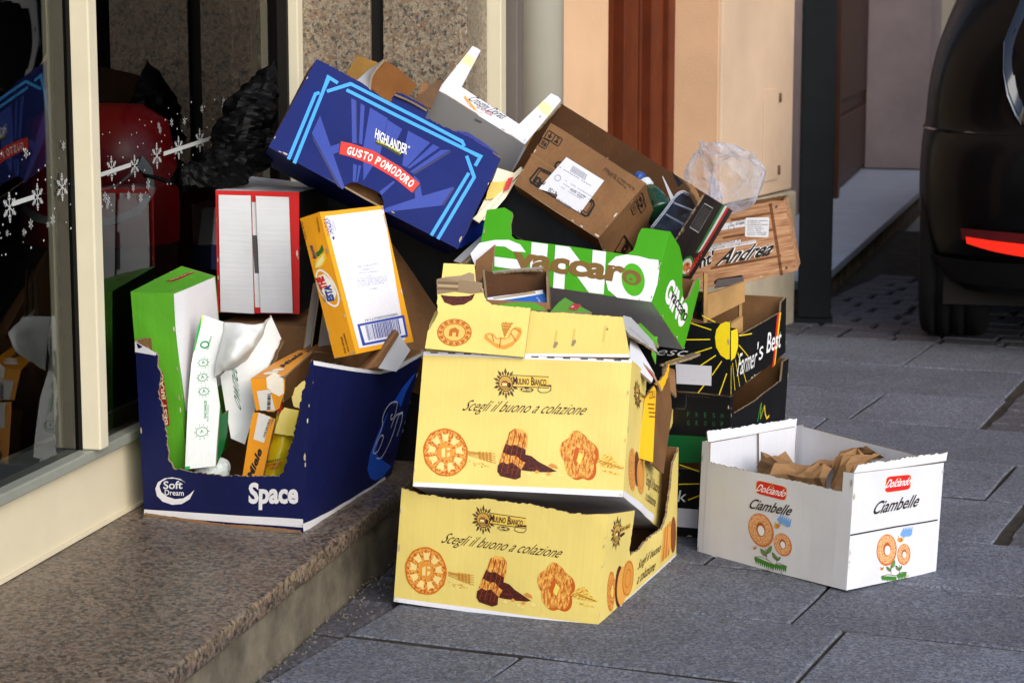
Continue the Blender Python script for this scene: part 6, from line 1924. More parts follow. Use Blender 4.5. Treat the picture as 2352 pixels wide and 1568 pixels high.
def strip(name, pts, mats, parent, thick=.004, n=10, crumple=0.0, seed=0, label=None, smooth=True, cf=22):
    """a bent sheet through rows of points (each row the same length), smoothly interpolated, with real thickness"""
    rows, cols = len(pts), len(pts[0])
    P = [[Vector(p) for p in r] for r in pts]
    def cr(a, b, c, d, t):
        return 0.5 * ((2 * b) + (c - a) * t + (2 * a - 5 * b + 4 * c - d) * t * t + (3 * b - a - 3 * c + d) * t ** 3)
    def samp(L, t):
        k = min(len(L) - 2, int(t))
        f = t - k
        return cr(L[max(0, k - 1)], L[k], L[k + 1], L[min(len(L) - 1, k + 2)], f)
    NU, NV = (cols - 1) * n, (rows - 1) * n
    G = []
    for j in range(NV + 1):
        row = [samp([P[r][c] for r in range(rows)], j / n) for c in range(cols)]
        G.append([samp(row, i / n) for i in range(NU + 1)])
    verts, uvs = [], []
    nor = []
    for j in range(NV + 1):
        for i in range(NU + 1):
            du = G[j][min(NU, i + 1)] - G[j][max(0, i - 1)]
            dv = G[min(NV, j + 1)][i] - G[max(0, j - 1)][i]
            nor.append(du.cross(dv).normalized())
    for side in (0, 1):
        for j in range(NV + 1):
            for i in range(NU + 1):
                p = G[j][i]
                nn = nor[j * (NU + 1) + i]
                d = 0
                if crumple:
                    w = Vector((p.x * cf + seed, p.y * cf, p.z * cf))
                    d = crumple * (abs(noise.noise(w)) * 1.6 - .4 + .5 * abs(noise.noise(w * 2.3)))
                verts.append(p + nn * (d - (thick if side else 0)))
                uvs.append((i / n * .05, j / n * .05))
    W = NU + 1
    o2 = W * (NV + 1)
    faces, mid = [], []
    for j in range(NV):
        for i in range(NU):
            a = j * W + i
            faces.append((a, a + 1, a + W + 1, a + W)); mid.append(0)
            faces.append((o2 + a, o2 + a + W, o2 + a + W + 1, o2 + a + 1)); mid.append(1)
    rim = [j for j in range(W)] + [j * W + NU for j in range(1, NV + 1)] + [NV * W + i for i in range(NU - 1, -1, -1)] + [j * W for j in range(NV - 1, 0, -1)]
    for a, b in zip(rim, rim[1:] + rim[:1]):
        faces.append((b, a, o2 + a, o2 + b)); mid.append(2)
    if not isinstance(mats, (list, tuple)):
        mats = [mats, mats, mats]
    o = mesh_obj(name, verts, faces, mats, parent, mid, uvs, label=label)
    if smooth:
        o.data.polygons.foreach_set('use_smooth', [m != 2 for m in mid])
    return o

def crumpled(name, path, mat, parent, seed=0, rough=.28, segs=40, rings=60, flat=1.0, cap=True, facet=1.0, smooth=False):
    """a crumpled bag or paper ball: a closed tube along a path of (point, radius) with sharp creases"""
    P = [Vector(p) for p, r in path]
    Rr = [r for p, r in path]
    n = len(P)
    verts, faces = [], []
    for j in range(rings + 1):
        t = j / rings * (n - 1)
        k = min(n - 2, int(t))
        f = t - k
        c = P[k].lerp(P[k + 1], f)
        d = (P[min(n - 1, k + 1)] - P[k]).normalized()
        if k + 2 < n: d = d.lerp((P[k + 2] - P[k + 1]).normalized(), f).normalized()
        e1 = d.orthogonal().normalized() if abs(d.y) > .9 else d.cross(Vector((0, 1, 0))).normalized()
        e2 = d.cross(e1)
        g = f * f * (3 - 2 * f)
        r = Rr[k] * (1 - g) + Rr[k + 1] * g
        if cap:
            r *= min(1, (min(j, rings - j) / rings * 9 + .02)) ** .5
        for i in range(segs):
            a = 2 * math.pi * i / segs
            dr = e1 * math.cos(a) + e2 * math.sin(a) * flat
            w = (c + dr * r) * (16.0 * facet) + Vector((seed * 3.7, 0, 0))
            h = 0
            for o, am in ((1.0, 1.0), (2.1, .55), (4.3, .26)):
                h += am * (.5 - 1.9 * abs(noise.noise(w * o + Vector((o * 5, 0, seed)))))
            verts.append(c + dr * r * (1 + rough * h))
    for j in range(rings):
        for i in range(segs):
            k = (i + 1) % segs
            faces.append((j * segs + i, j * segs + k, (j + 1) * segs + k, (j + 1) * segs + i))
    faces.append(tuple(reversed(range(segs))))
    faces.append(tuple(rings * segs + i for i in range(segs)))
    return mesh_obj(name, verts, faces, mat, parent, smooth=smooth)

def slab(name, pts, mats, parent, thick=.004, torn=0.0, seed=0, dent=.0015, art=None, label=None, tearlist=None):
    """a flat polygon of board through world points (counter-clockwise from its printed side)"""
    P = [Vector(p) for p in pts]
    c = sum(P, Vector((0, 0, 0))) / len(P)
    nn = Vector((0, 0, 0))
    for i in range(len(P)):
        nn += (P[i] - c).cross(P[(i + 1) % len(P)] - c)
    nn.normalize()
    e1 = (P[1] - P[0])
    e1 = (e1 - nn * e1.dot(nn)).normalized()
    e2 = nn.cross(e1)
    xs = [((p - P[0]).dot(e1), (p - P[0]).dot(e2)) for p in P]
    x0, x1 = min(x for x, y in xs), max(x for x, y in xs)
    y0, y1 = min(y for x, y in xs), max(y for x, y in xs)
    o = P[0] + e1 * x0 + e2 * y0 + nn * (c - P[0]).dot(nn)
    q = Quad(o, o + e1 * (x1 - x0), o + e1 * (x1 - x0) + e2 * (y1 - y0), o + e2 * (y1 - y0), dent=dent, seed=seed)
    ol = []
    for i, (x, y) in enumerate(xs):
        tr = torn if tearlist is None or i in tearlist else 0
        ol.append(((x - x0) / (x1 - x0), (y - y0) / (y1 - y0)) + ((tr,) if tr else ()))
    if not isinstance(mats, (list, tuple)):
        mats = [mats, mats, EDGE]
    ob = panel(name, q, parent, mats, ol, thick, (0, 0, 0, 0), seed=seed, grid=.03, label=label)
    def uv(p):
        d = Vector(p) - o
        return (d.dot(e1) / (x1 - x0), d.dot(e2) / (y1 - y0))
    return ob, q, uv

def mid(*ps):
    return sum((Vector(p) for p in ps), Vector((0, 0, 0))) / len(ps)

# ------------------------------------------------------------------ big cartons
BASKET = 'yellow biscuit cartons'
lower, lp = carton('A', 'biscuit_carton', 'yellow biscuit carton standing on the pavement underneath another, its top torn open', 'carton', YELLOW, KRAFT_D,
                   ['front', 'right', 'left', 'back', 'bottom'], group=BASKET, bulge=.004)
upper, up_ = carton('B', 'biscuit_carton', 'yellow biscuit carton tipped back on top of another, with a ragged flap standing up', 'carton', YELLOW, KRAFT_D,
                    ['front', 'right', 'left', 'back', 'bottom'], special={'bottom': WHITE}, group=BASKET, bulge=.002)
fl, q, uv = slab('top_flap', [(-.1572,3.785,.454), (.2075,3.712,.4494), (.207,3.714,.4561), (.1951,3.76,.5215), (.0967,3.79,.5247), (.0339,3.81,.5237), (-.0456,3.83,.5255), (-.1371,3.86,.5103), (-.148,3.84,.4899)],
                [YELLOW, KRAFT, EDGE], upper, torn=.0012, seed=3, tearlist=(3, 4, 5, 6))
a = Art(q)
a.poly('e6e5ec', [uv(p) for p in ((.02,3.75,.4575), (.2067,3.714,.457), (.2072,3.712,.4499), (.02,3.75,.4512))])
a.poly('9a8468', [uv(p) for p in ((.0728,3.75,.4803), (.0785,3.75,.4817), (.0807,3.75,.4746), (.0768,3.75,.4632), (.0723,3.75,.4655))])
a.line('d9bd62', [uv(p) for p in ((.0763,3.76,.503), (.0746,3.75,.466))], .004)
a.poly('9a8468', [uv(p) for p in ((.106,3.75,.4803), (.1117,3.75,.4817), (.1139,3.75,.4746), (.1101,3.75,.4632), (.1055,3.75,.4655))])
a.line('d9bd62', [uv(p) for p in ((.1096,3.76,.503), (.1078,3.75,.466))], .004)
a.poly('9a8468', [uv(p) for p in ((.1619,3.75,.5002), (.1675,3.75,.5059), (.1698,3.75,.4985), (.1659,3.75,.4979), (.1613,3.75,.4985))])
a.line('d9bd62', [uv(p) for p in ((.1657,3.76,.503), (.1638,3.75,.466))], .004)
a.done(fl)
ov, q, uv = slab('torn_flap', [(-.1538,3.772,.4586), (.0213,3.735,.4525), (.0331,3.785,.5308), (-.0353,3.8,.5331), (-.0453,3.805,.5396), (-.051,3.81,.5547), (-.0546,3.82,.5721), (-.0648,3.82,.5747), (-.0679,3.835,.6046), (-.1231,3.845,.6046), (-.1262,3.83,.5804), (-.1354,3.83,.5775), (-.1328,3.795,.5194), (-.1444,3.785,.4979), (-.15,3.78,.4929)],
                 [YELLOW, KRAFT, EDGE], upper, torn=.0012, seed=8, tearlist=(2, 3, 4, 5, 11, 12, 13), label='yellow printed flap with a torn tab and stripped brown band')
a = Art(q)
TB = [uv(p) for p in ((-.1354,3.83,.5775), (-.1262,3.83,.5804), (-.0648,3.82,.5747), (-.0546,3.82,.5721), (-.051,3.81,.5553), (-.0738,3.81,.5533), (-.1024,3.815,.5564), (-.1342,3.81,.5553))]
a.poly('8a7458', TB)
a.line('6d5840' if 200 != 222 else 'a8926e', [uv(p) for p in ((-.1341,3.825,.5729), (-.0968,3.82,.5718), (-.0545,3.815,.5702))], .005)
a.line('6d5840' if 222 != 222 else 'a8926e', [uv(p) for p in ((-.1341,3.825,.5666), (-.0968,3.82,.5655), (-.0545,3.815,.5638))], .005)
a.line('6d5840' if 244 != 222 else 'a8926e', [uv(p) for p in ((-.1341,3.825,.5603), (-.0968,3.82,.5592), (-.0545,3.815,.5575))], .005)
a.poly('9a8468', [uv(p) for p in ((-.1256,3.83,.5787), (-.1199,3.83,.5824), (-.0913,3.83,.5838), (-.077,3.83,.5902), (-.0678,3.83,.5867), (-.0668,3.82,.575), (-.0968,3.82,.577))])
BR = [uv(p) for p in ((-.1285,3.81,.5541), (-.1166,3.81,.5513), (-.0981,3.81,.549), (-.0767,3.81,.549), (-.0658,3.81,.5533), (-.0704,3.808,.5412), (-.0852,3.805,.533), (-.1051,3.805,.5318), (-.1209,3.808,.5383))]
a.poly('cocoa', BR)
def disc(c, rx, ry, k, layer, n=30, ring=0):
    pts = [(c[0] + rx * math.cos(2 * math.pi * i / n), c[1] + ry * math.sin(2 * math.pi * i / n)) for i in range(n + (1 if ring else 0))]
    if ring: a.line(k, pts, ring, layer)
    else: a.poly(k, pts, layer)
c0, cx, cy = uv((-.1018,3.78,.4866)), uv((-.0711,3.775,.4856)), uv((-.102,3.79,.5109))
rx, ry = abs(cx[0] - c0[0]), abs(cy[1] - c0[1])
disc(c0, rx, ry, 'dda04a', 0)
disc(c0, rx * .97, ry * .97, 'b5651c', 1, ring=.0018)
disc(c0, rx * .64, ry * .64, 'e8b860', 1)
disc(c0, rx * .64, ry * .64, 'b5651c', 2, ring=.0016)
for i in range(14):
    t = math.pi * 2 * i / 14
    a.line('b5651c', [(c0[0] + rx * r * math.cos(t + d), c0[1] + ry * r * math.sin(t + d)) for r, d in ((.70, 0), (.9, .05), (.8, .2), (.72, .12))], .0022, 2)
a.poly('b5651c', [(c0[0] + rx * x, c0[1] + ry * y) for x, y in ((-.3, -.3), (-.3, .2), (0, .38), (.25, .2), (.25, -.3), (.1, -.3), (.1, 0), (-.1, 0), (-.1, -.3))], 2)
c1, d1, d2 = uv((-.0167,3.76,.4802)), uv((.0157,3.755,.4795)), uv((-.0167,3.77,.5015))
mx_, my_ = abs(d1[0] - c1[0]), abs(d2[1] - c1[1])
a.poly('dd9437', [(c1[0] + mx_ * x, c1[1] + my_ * y) for x, y in ((-1, .25), (-.75, .4), (-.5, .3), (-.3, 0), (0, .1), (.25, .1), (.4, .8), (.6, 1.05), (.9, 1.0), (1.0, .6), (.9, .1), (.6, -.5), (.2, -.85), (-.2, -.8), (-.7, -.4), (-1, -.1))], 0)
a.poly('eebf6a', [(c1[0] + mx_ * x, c1[1] + my_ * y) for x, y in ((-.85, .2), (-.6, .25), (-.35, -.1), (.1, -.05), (.35, .1), (.5, .8), (.7, .9), (.8, .5), (.55, -.2), (.1, -.55), (-.4, -.4), (-.8, 0))], 1)
for t in ((-.62, .3, -.45, -.3), (-.1, .1, -.1, -.7), (.4, .5, .75, -.1), (.5, .9, .95, .7)):
    a.line('b5651c', [(c1[0] + mx_ * t[0], c1[1] + my_ * t[1]), (c1[0] + mx_ * t[2], c1[1] + my_ * t[3])], .0018, 2)
for i in range(6):
    x = -.15 + .1 * i
    a.line('c0802a', [(c1[0] + mx_ * .1, c1[1] + my_ * .15), (c1[0] + mx_ * x * 1.1, c1[1] + my_ * (1.2 + .1 * (i % 3)))], .0018, 0)
    for h in (.6, .8, 1.0):
        a.line('c0802a', [(c1[0] + mx_ * x * h, c1[1] + my_ * h * 1.2), (c1[0] + mx_ * (x * h + .09), c1[1] + my_ * (h * 1.2 + .12))], .0024, 0)
a.done(ov)
navy, np_ = carton('C', 'toilet_paper_carton', 'navy blue carton with white crescent emblem and ragged opening, on the granite step', 'carton', NAVY, KRAFT_D,
                   ['front', 'right', 'left', 'back', 'bottom'], special={'back': (NAVY, KRAFT), 'bottom': (KRAFT, KRAFT)}, bulge=.004, dent=.004)
slab('loose_flap', [(-.6807,3.885,.1297), (-.5252,3.8,.1356), (-.3755,3.745,.1307), (-.3788,3.75,.1359), (-.5265,3.81,.1377), (-.6792,3.89,.1306)], [KRAFT, KRAFT, EDGE], navy, torn=.001, seed=4)
dolc, dp = carton('Dolc', 'doughnut_carton', 'white doughnut carton with red labels standing apart on the paving, open at the top', 'carton', WHITE, WHITE_IN,
                  ['front', 'right', 'left', 'back', 'bottom'], bulge=.002)
# ragged lips left along the two high ends, and the inner flaps of the far end
slab('torn_lip', [(.6242,3.835,.218), (.8178,3.985,.2137), (.8258,3.98,.23), (.6296,3.85,.2341)], [WHITE, WHITE_IN, EDGE], dolc, torn=.0022, seed=5, tearlist=(2,))
slab('torn_lip', [(.3869,4.135,.219), (.5739,4.28,.2218), (.58,4.285,.2386), (.3813,4.15,.2355)], [WHITE_IN, WHITE, EDGE], dolc, torn=.0022, seed=6, tearlist=(2,))
slab('inner_flap', [(.4974,4.225,.0804), (.5743,4.275,.0809), (.5722,4.272,.2222), (.4938,4.215,.2198)], [WHITE_IN, WHITE_IN, EDGE], dolc, thick=.003, seed=7)
slab('inner_flap', [(.3905,4.15,.0976), (.4587,4.195,.099), (.4569,4.19,.2172), (.3887,4.142,.2153)], [WHITE_IN, WHITE_IN, EDGE], dolc, thick=.003, seed=8)
slab('corner_flap', [(.5765,4.29,.0685), (.5909,4.275,.0689), (.5888,4.275,.2258), (.5758,4.29,.2211)], [WHITE_IN, WHITE, EDGE], dolc, torn=.001, seed=9)
g_ = slab('end_flap', [(.6193,3.831,.1123), (.8084,3.979,.1073), (.8159,3.981,.2129), (.6237,3.832,.2173)], [WHITE, WHITE_IN, EDGE], dolc, thick=.0005, dent=0) if False else None
a = Art(dp['right_q'])
a.line('2b2926', [(.0, .475), (.5, .482), (.97, .48)], .0028, 1)
a.done(dp['right'], 'flap_joint')

PAPER = kraft('brown_paper', 'a27a52', .3, .2)
bag = thing('brown_paper', 'crumpled brown wrapping paper stuffed inside the white doughnut carton', 'paper', mid((.5761,4.15,.1381)))
strip('paper_sheet', [[(.4837,4.14,.0999), (.5397,4.08,.0965), (.5867,4.02,.1106), (.6246,3.98,.1088)],
                      [(.488,4.15,.1641), (.5135,4.06,.1749), (.558,4.02,.1723), (.5974,3.99,.1775)],
                      [(.507,4.17,.1787), (.5238,4.1,.1862), (.5798,4.06,.1777), (.6222,4.05,.1939)],
                      [(.5563,4.22,.1624), (.587,4.17,.157), (.6361,4.16,.1793), (.6663,4.12,.1963)],
                      [(.5917,4.26,.1021), (.6422,4.25,.1162), (.6914,4.12,.2014), (.7161,4.06,.2031)]], PAPER, bag, thick=.0006, n=3, crumple=.03, seed=2, cf=31, smooth=False)
strip('paper_sheet', [[(.6106,4.02,.1499), (.6345,3.98,.1533), (.665,4,.1488)],
                      [(.6157,4.05,.177), (.6397,4.02,.1919), (.6753,4.02,.1919)],
                      [(.6491,4.1,.199), (.6847,4.08,.2088), (.7175,4.06,.2031)]], PAPER, bag, thick=.0006, n=3, crumple=.03, seed=7, cf=31, smooth=False)

# ------------------------------------------------------------------ contents of the navy carton
beer, bp = carton('D', 'beer_carton', 'tall leaf-green and white carton leaning inside the navy carton beside the window', 'carton', GREEN2, KRAFT_D,
                  ['front', 'right', 'left', 'back', 'top', 'bottom'], special={'back': GREEN2}, dent=.003)
SHEET = board('white_glossy_sheet', 'dfe2e0', .5, .32, .06, .5)
wrap = thing('white_wrapper', 'torn white carton printed in green, folded over inside the navy carton', 'carton', mid((-.5723,3.9,.2205)))
o, q, uv = slab('printed_side', [(-.6047,3.895,.2155), (-.5475,3.9,.2199), (-.5421,3.925,.3299), (-.5507,3.935,.3807), (-.5368,3.975,.4782), (-.58,3.985,.4912), (-.5884,3.975,.4601), (-.5975,3.955,.403), (-.6029,3.925,.3359)], [SHEET, KRAFT, EDGE], wrap, thick=.002, dent=.006, seed=12)
a = Art(q)
GI = '1f8a4c'
a.poly('1f9a40', [uv(p) for p in ((-.58,3.985,.4912), (-.5884,3.975,.4601), (-.5958,3.96,.4187), (-.5914,3.962,.4289), (-.5815,3.978,.4687))])
a.poly('c8d82a', [uv(p) for p in ((-.58,3.985,.4912), (-.5779,3.985,.49), (-.578,3.98,.4805), (-.5815,3.978,.4687))])
def T(k, txt, bl, br, tl, **kw):
    a.text(k, txt, uv(bl), uv(br), uv(tl), **kw)
T(GI, 'Comieco', (-.5663,3.965,.4279), (-.5599,3.97,.4524), (-.5704,3.965,.4291), bold=.02)
T(GI, 'SAICAPACK', (-.5672,3.915,.3083), (-.567,3.925,.3413), (-.5725,3.915,.3083), bold=.03)
T(GI, 'BADIA POLESINE', (-.5632,3.915,.3023), (-.5631,3.925,.3314), (-.5658,3.915,.3023))
for P in (((-.5734,3.966,.4374), .0058), ((-.5752,3.953,.4057), .0066), ((-.5755,3.943,.3797), .0066), ((-.5725,3.935,.3546), .0066), ((-.5745,3.915,.2819), .0085)):
    c = uv(P[0])
    n = 20
    a.line(GI, [(c[0] + P[1] * 1.3 * math.cos(2 * math.pi * i / n) / q.w, c[1] + P[1] * math.sin(2 * math.pi * i / n) / q.h) for i in range(n + 1)], .0012 if P[1] != .0058 else .003, 1)
    if P[1] > .006:
        for i in range(10):
            t = 2 * math.pi * i / 10
            a.line(GI, [(c[0] + P[1] * r * math.cos(t) / q.w, c[1] + P[1] * r * math.sin(t) / q.h) for r in (1.45, 1.7)], .0014, 1)
        a.line(GI, [(c[0] - .0025 / q.w, c[1] - .0025 / q.h), (c[0], c[1] + .003 / q.h), (c[0] + .0025 / q.w, c[1] - .002 / q.h)], .0012, 1)
a.poly('1f9a50', [uv(p) for p in ((-.6047,3.895,.2155), (-.6047,3.896,.2207), (-.5954,3.897,.2211), (-.5956,3.897,.2151))])
a.done(o)
strip('folded_flap', [[(-.5368,3.975,.4782), (-.4974,3.955,.4774), (-.4683,3.985,.4743), (-.4583,4.03,.4824)],
                      [(-.5403,3.96,.4443), (-.5041,3.91,.4549), (-.4771,3.93,.4548), (-.4693,3.99,.4533)],
                      [(-.5485,3.94,.4054), (-.5181,3.9,.4209), (-.4911,3.92,.4281), (-.4792,3.97,.4337)],
                      [(-.5507,3.935,.3807), (-.5367,3.925,.3929), (-.5148,3.94,.3994), (-.4933,3.96,.4142)]], [SHEET, SHEET, EDGE], wrap, thick=.002, n=8, crumple=.004, seed=5)
o, q, uv = slab('inner_side', [(-.5484,4.01,.3726), (-.5344,4,.2517), (-.5074,4,.2409), (-.4653,4.05,.3782), (-.4403,4.08,.429), (-.4662,4.1,.4726), (-.4859,4.08,.4445)], [SHEET, KRAFT, EDGE], wrap, thick=.002, dent=.006, seed=15)
a = Art(q)
T('2f6f4a', 'ownet', (-.5154,4.02,.3033), (-.5212,4.03,.383), (-.529,4.02,.3186), bold=.0, shear=.2)
a.done(o)
slab('green_side', [(-.5482,3.91,.2199), (-.5432,3.95,.2373), (-.5346,3.98,.2648), (-.535,3.99,.3088), (-.5417,3.95,.3072), (-.5423,3.935,.3281)], [board('deep_green_board', '14803c', .3), SHEET, EDGE], wrap, thick=.002, seed=3)
slab('bent_edge', [(-.4647,4.045,.3805), (-.4545,4.05,.3905), (-.4397,4.075,.4298), (-.4427,4.08,.4306)], [KRAFT_D, KRAFT_D, EDGE], wrap, torn=.002, seed=4)
FILM = None
def film_mat(name, tint, rough=.12, alpha=.25, col=(.82, .85, .95, 1)):
    m, n, l, out = nodes_of(name)
    tr = n.new('ShaderNodeBsdfTransparent')
    tr.inputs[0].default_value = tint
    b = n.new('ShaderNodeBsdfPrincipled')
    b.inputs['Base Color'].default_value = col
    b.inputs['Roughness'].default_value = rough
    b.inputs['Specular IOR Level'].default_value = .8
    mx = n.new('ShaderNodeMixShader')
    lw = n.new('ShaderNodeLayerWeight')
    lw.inputs[0].default_value = alpha
    l.new(lw.outputs['Facing'], mx.inputs[0])
    l.new(tr.outputs[0], mx.inputs[1])
    l.new(b.outputs[0], mx.inputs[2])
    l.new(mx.outputs[0], out.inputs['Surface'])
    MATS[name] = m
    return m
FILM = film_mat('clear_film', (.93, .95, 1, 1))
t = thing('plastic_packet', 'small white and green plastic packet lying at the bottom of the navy carton', 'packet', mid((-.565,3.93,.205)))
crumpled('packet_body', [((-.594,3.945,.2012), .012), ((-.5717,3.935,.2033), .022), ((-.5484,3.94,.2059), .022), ((-.5353,3.96,.2169), .014)], board('packet_white', 'd8e0da', .1, .3), t, 4, .3, 20, 24)

ORG = board('honey_orange_board', 'e9981b', .5, .45, .1)
mi = thing('honey_box', 'torn orange snack box with white hexagons, upper of the two in the navy carton', 'snack box', mid((-.4641,3.95,.3163)), 'torn orange snack boxes')
o, q, uv = slab('front_panel', [(-.4766,3.93,.3188), (-.4603,3.93,.32), (-.4429,3.925,.3173), (-.4315,3.925,.3239), (-.4247,3.925,.3449), (-.4209,3.925,.36), (-.4217,3.925,.3839), (-.4862,3.945,.3769)], [ORG, KRAFT, EDGE], mi, torn=.0012, seed=2, tearlist=(0, 1, 2, 3, 4))
a = Art(q)
a.poly('d9d6cf', [uv(p) for p in ((-.4736,3.94,.3543), (-.4498,3.93,.3591), (-.439,3.925,.3209), (-.4677,3.93,.3194))])
a.poly('2a2622', [uv(p) for p in ((-.4541,3.93,.3507), (-.4473,3.93,.3513), (-.447,3.93,.3495), (-.4536,3.93,.3489))], 1)
a.poly('2a2622', [uv(p) for p in ((-.4542,3.93,.3474), (-.4474,3.93,.348), (-.4471,3.93,.3456), (-.4536,3.93,.3449))], 1)
a.poly('2a2622', [uv(p) for p in ((-.4542,3.93,.344), (-.4474,3.93,.3446), (-.4472,3.93,.3416), (-.4537,3.93,.341))], 1)
a.poly('2a2622', [uv(p) for p in ((-.4543,3.93,.3407), (-.4475,3.93,.3413), (-.4472,3.93,.3395), (-.4537,3.93,.3389))], 1)
a.poly('2a2622', [uv(p) for p in ((-.4543,3.93,.3374), (-.4475,3.93,.338), (-.4473,3.93,.3356), (-.4538,3.93,.335))], 1)
a.poly('2a2622', [uv(p) for p in ((-.4544,3.93,.3341), (-.4476,3.93,.3347), (-.4473,3.93,.3317), (-.4539,3.93,.3311))], 1)
a.poly('2a2622', [uv(p) for p in ((-.4545,3.93,.3308), (-.4476,3.93,.3314), (-.4474,3.93,.3296), (-.4539,3.93,.329))], 1)
a.poly('2a2622', [uv(p) for p in ((-.4545,3.93,.3275), (-.4477,3.93,.3281), (-.4474,3.93,.3257), (-.454,3.93,.3251))], 1)
a.poly('2a2622', [uv(p) for p in ((-.4546,3.93,.3242), (-.4477,3.93,.3248), (-.4475,3.93,.3218), (-.454,3.93,.3212))], 1)
for c, r in (((-.4395,3.93,.3723), .019), ((-.4424,3.93,.3585), .007), ((-.4315,3.93,.3573), .011), ((-.4397,3.93,.3651), .004)):
    c = uv(c)
    a.poly('f0e6d2', [(c[0] + r * math.cos(math.pi / 6 + i * math.pi / 3) / q.w, c[1] + r * math.sin(math.pi / 6 + i * math.pi / 3) / q.h) for i in range(6)], 1)
a.done(o)
o, q, uv = slab('top_panel', [(-.4863,3.946,.3774), (-.4218,3.926,.3844), (-.3808,4.08,.4098), (-.412,4.1,.4048), (-.4537,4.03,.3922)], [ORG, KRAFT, EDGE], mi, seed=3)
a = Art(q)
T('1d1a18', 'Miele', (-.4283,3.99,.3948), (-.3968,4.07,.4043), (-.4423,3.995,.3958), bold=.04, shear=.15)
for P, r in (((-.4506,3.96,.3871), .011), ((-.4388,3.975,.3912), .009)):
    c = uv(P)
    a.poly('f0e6d2', [(c[0] + r * 1.5 * math.cos(i * math.pi / 3) / q.w, c[1] + r * math.sin(i * math.pi / 3) / q.h) for i in range(6)], 1)
a.poly('6a1c1c', [uv(p) for p in ((-.3876,4.07,.4058), (-.3813,4.078,.4095), (-.392,4.085,.409), (-.4008,4.08,.4067))], 1)
a.done(o)
strip('curled_flap', [[(-.4089,4.1,.4054), (-.3797,4.12,.4167), (-.3505,4.14,.4142)], [(-.3855,4.08,.4042), (-.3641,4.08,.4042), (-.3459,4.1,.398)]], [ORG, KRAFT_D, EDGE], mi, thick=.002, n=8)
slab('side_panel', [(-.4216,3.927,.3836), (-.4218,3.93,.335), (-.3925,4.08,.3452), (-.3806,4.081,.409)], [KRAFT_D, KRAFT_D, EDGE], mi, seed=6)
slab('red_inner_flap', [(-.4398,3.935,.3341), (-.4341,3.95,.3314), (-.4254,3.96,.3417), (-.4317,3.94,.3181), (-.4367,3.93,.3109)], [RED, RED, EDGE], mi, torn=.001, seed=2)
mj = thing('honey_box', 'orange snack box with upright black lettering, lower of the two in the navy carton', 'snack box', mid((-.4782,3.9,.1994)), 'torn orange snack boxes')
o, q, uv = slab('front_panel', [(-.4975,3.88,.2031), (-.4581,3.87,.2053), (-.4379,3.9,.31), (-.4586,3.915,.3162), (-.4798,3.92,.3188), (-.4851,3.91,.2907)], [ORG, KRAFT, EDGE], mj, torn=.0012, seed=5, tearlist=(2, 3, 4))
a = Art(q)
a.poly('d9d6cf', [uv(p) for p in ((-.4775,3.9,.271), (-.4569,3.892,.2657), (-.4467,3.905,.3126), (-.4695,3.915,.3183))])
a.poly('2a2622', [uv(p) for p in ((-.4585,3.9,.2746), (-.4538,3.9,.2734), (-.4535,3.9,.2749), (-.4582,3.9,.2761))], 1)
a.poly('2a2622', [uv(p) for p in ((-.4578,3.9,.2779), (-.4531,3.9,.2767), (-.4528,3.9,.2785), (-.4575,3.9,.2797))], 1)
a.poly('2a2622', [uv(p) for p in ((-.4571,3.9,.2812), (-.4524,3.9,.28), (-.4521,3.9,.2821), (-.4568,3.9,.2833))], 1)
a.poly('2a2622', [uv(p) for p in ((-.4564,3.9,.2845), (-.4517,3.9,.2833), (-.4514,3.9,.2848), (-.4561,3.9,.286))], 1)
a.poly('2a2622', [uv(p) for p in ((-.4557,3.9,.2878), (-.451,3.9,.2866), (-.4507,3.9,.2884), (-.4554,3.9,.2896))], 1)
a.poly('2a2622', [uv(p) for p in ((-.455,3.9,.2911), (-.4503,3.9,.2899), (-.45,3.9,.292), (-.4547,3.9,.2932))], 1)
a.poly('2a2622', [uv(p) for p in ((-.4543,3.9,.2944), (-.4496,3.9,.2932), (-.4493,3.9,.2947), (-.454,3.9,.2959))], 1)
a.poly('2a2622', [uv(p) for p in ((-.4536,3.9,.2977), (-.4489,3.9,.2965), (-.4486,3.9,.2983), (-.4533,3.9,.2995))], 1)
a.poly('2a2622', [uv(p) for p in ((-.4529,3.9,.301), (-.4482,3.9,.2998), (-.4479,3.9,.3019), (-.4526,3.9,.3031))], 1)
a.poly('2a2622', [uv(p) for p in ((-.4522,3.9,.3043), (-.4475,3.9,.3031), (-.4472,3.9,.3046), (-.4519,3.9,.3058))], 1)
a.poly('2a2622', [uv(p) for p in ((-.4515,3.9,.3076), (-.4468,3.9,.3064), (-.4465,3.9,.3082), (-.4512,3.9,.3094))], 1)
T('1d1a18', 'Miele', (-.476,3.877,.1999), (-.4592,3.885,.2543), (-.4889,3.88,.2037), bold=.04, shear=.15)
a.done(o)
slab('side_panel', [(-.4582,3.874,.205), (-.4554,3.96,.1955), (-.4402,4,.2855), (-.4379,3.903,.3094)], [ORG, KRAFT, EDGE], mj, seed=7)
PKT = board('yellow_packet', 'd2b818', .2, .3, .12, .5)
pk = thing('yellow_packet', 'crumpled bright yellow packet with a torn mouth inside the navy carton', 'packet', mid((-.4427,3.9,.2024)))
strip('packet_front', [[(-.461,3.895,.2005), (-.441,3.885,.2032), (-.4205,3.9,.2039)], [(-.452,3.91,.2425), (-.4296,3.895,.2426), (-.4085,3.92,.2495)], [(-.4442,3.925,.2757), (-.4224,3.915,.2746), (-.4041,3.94,.2788)], [(-.4383,3.945,.3142), (-.4188,3.945,.3202), (-.3981,3.96,.3144)]], PKT, pk, thick=.002, n=8, crumple=.003, seed=3)
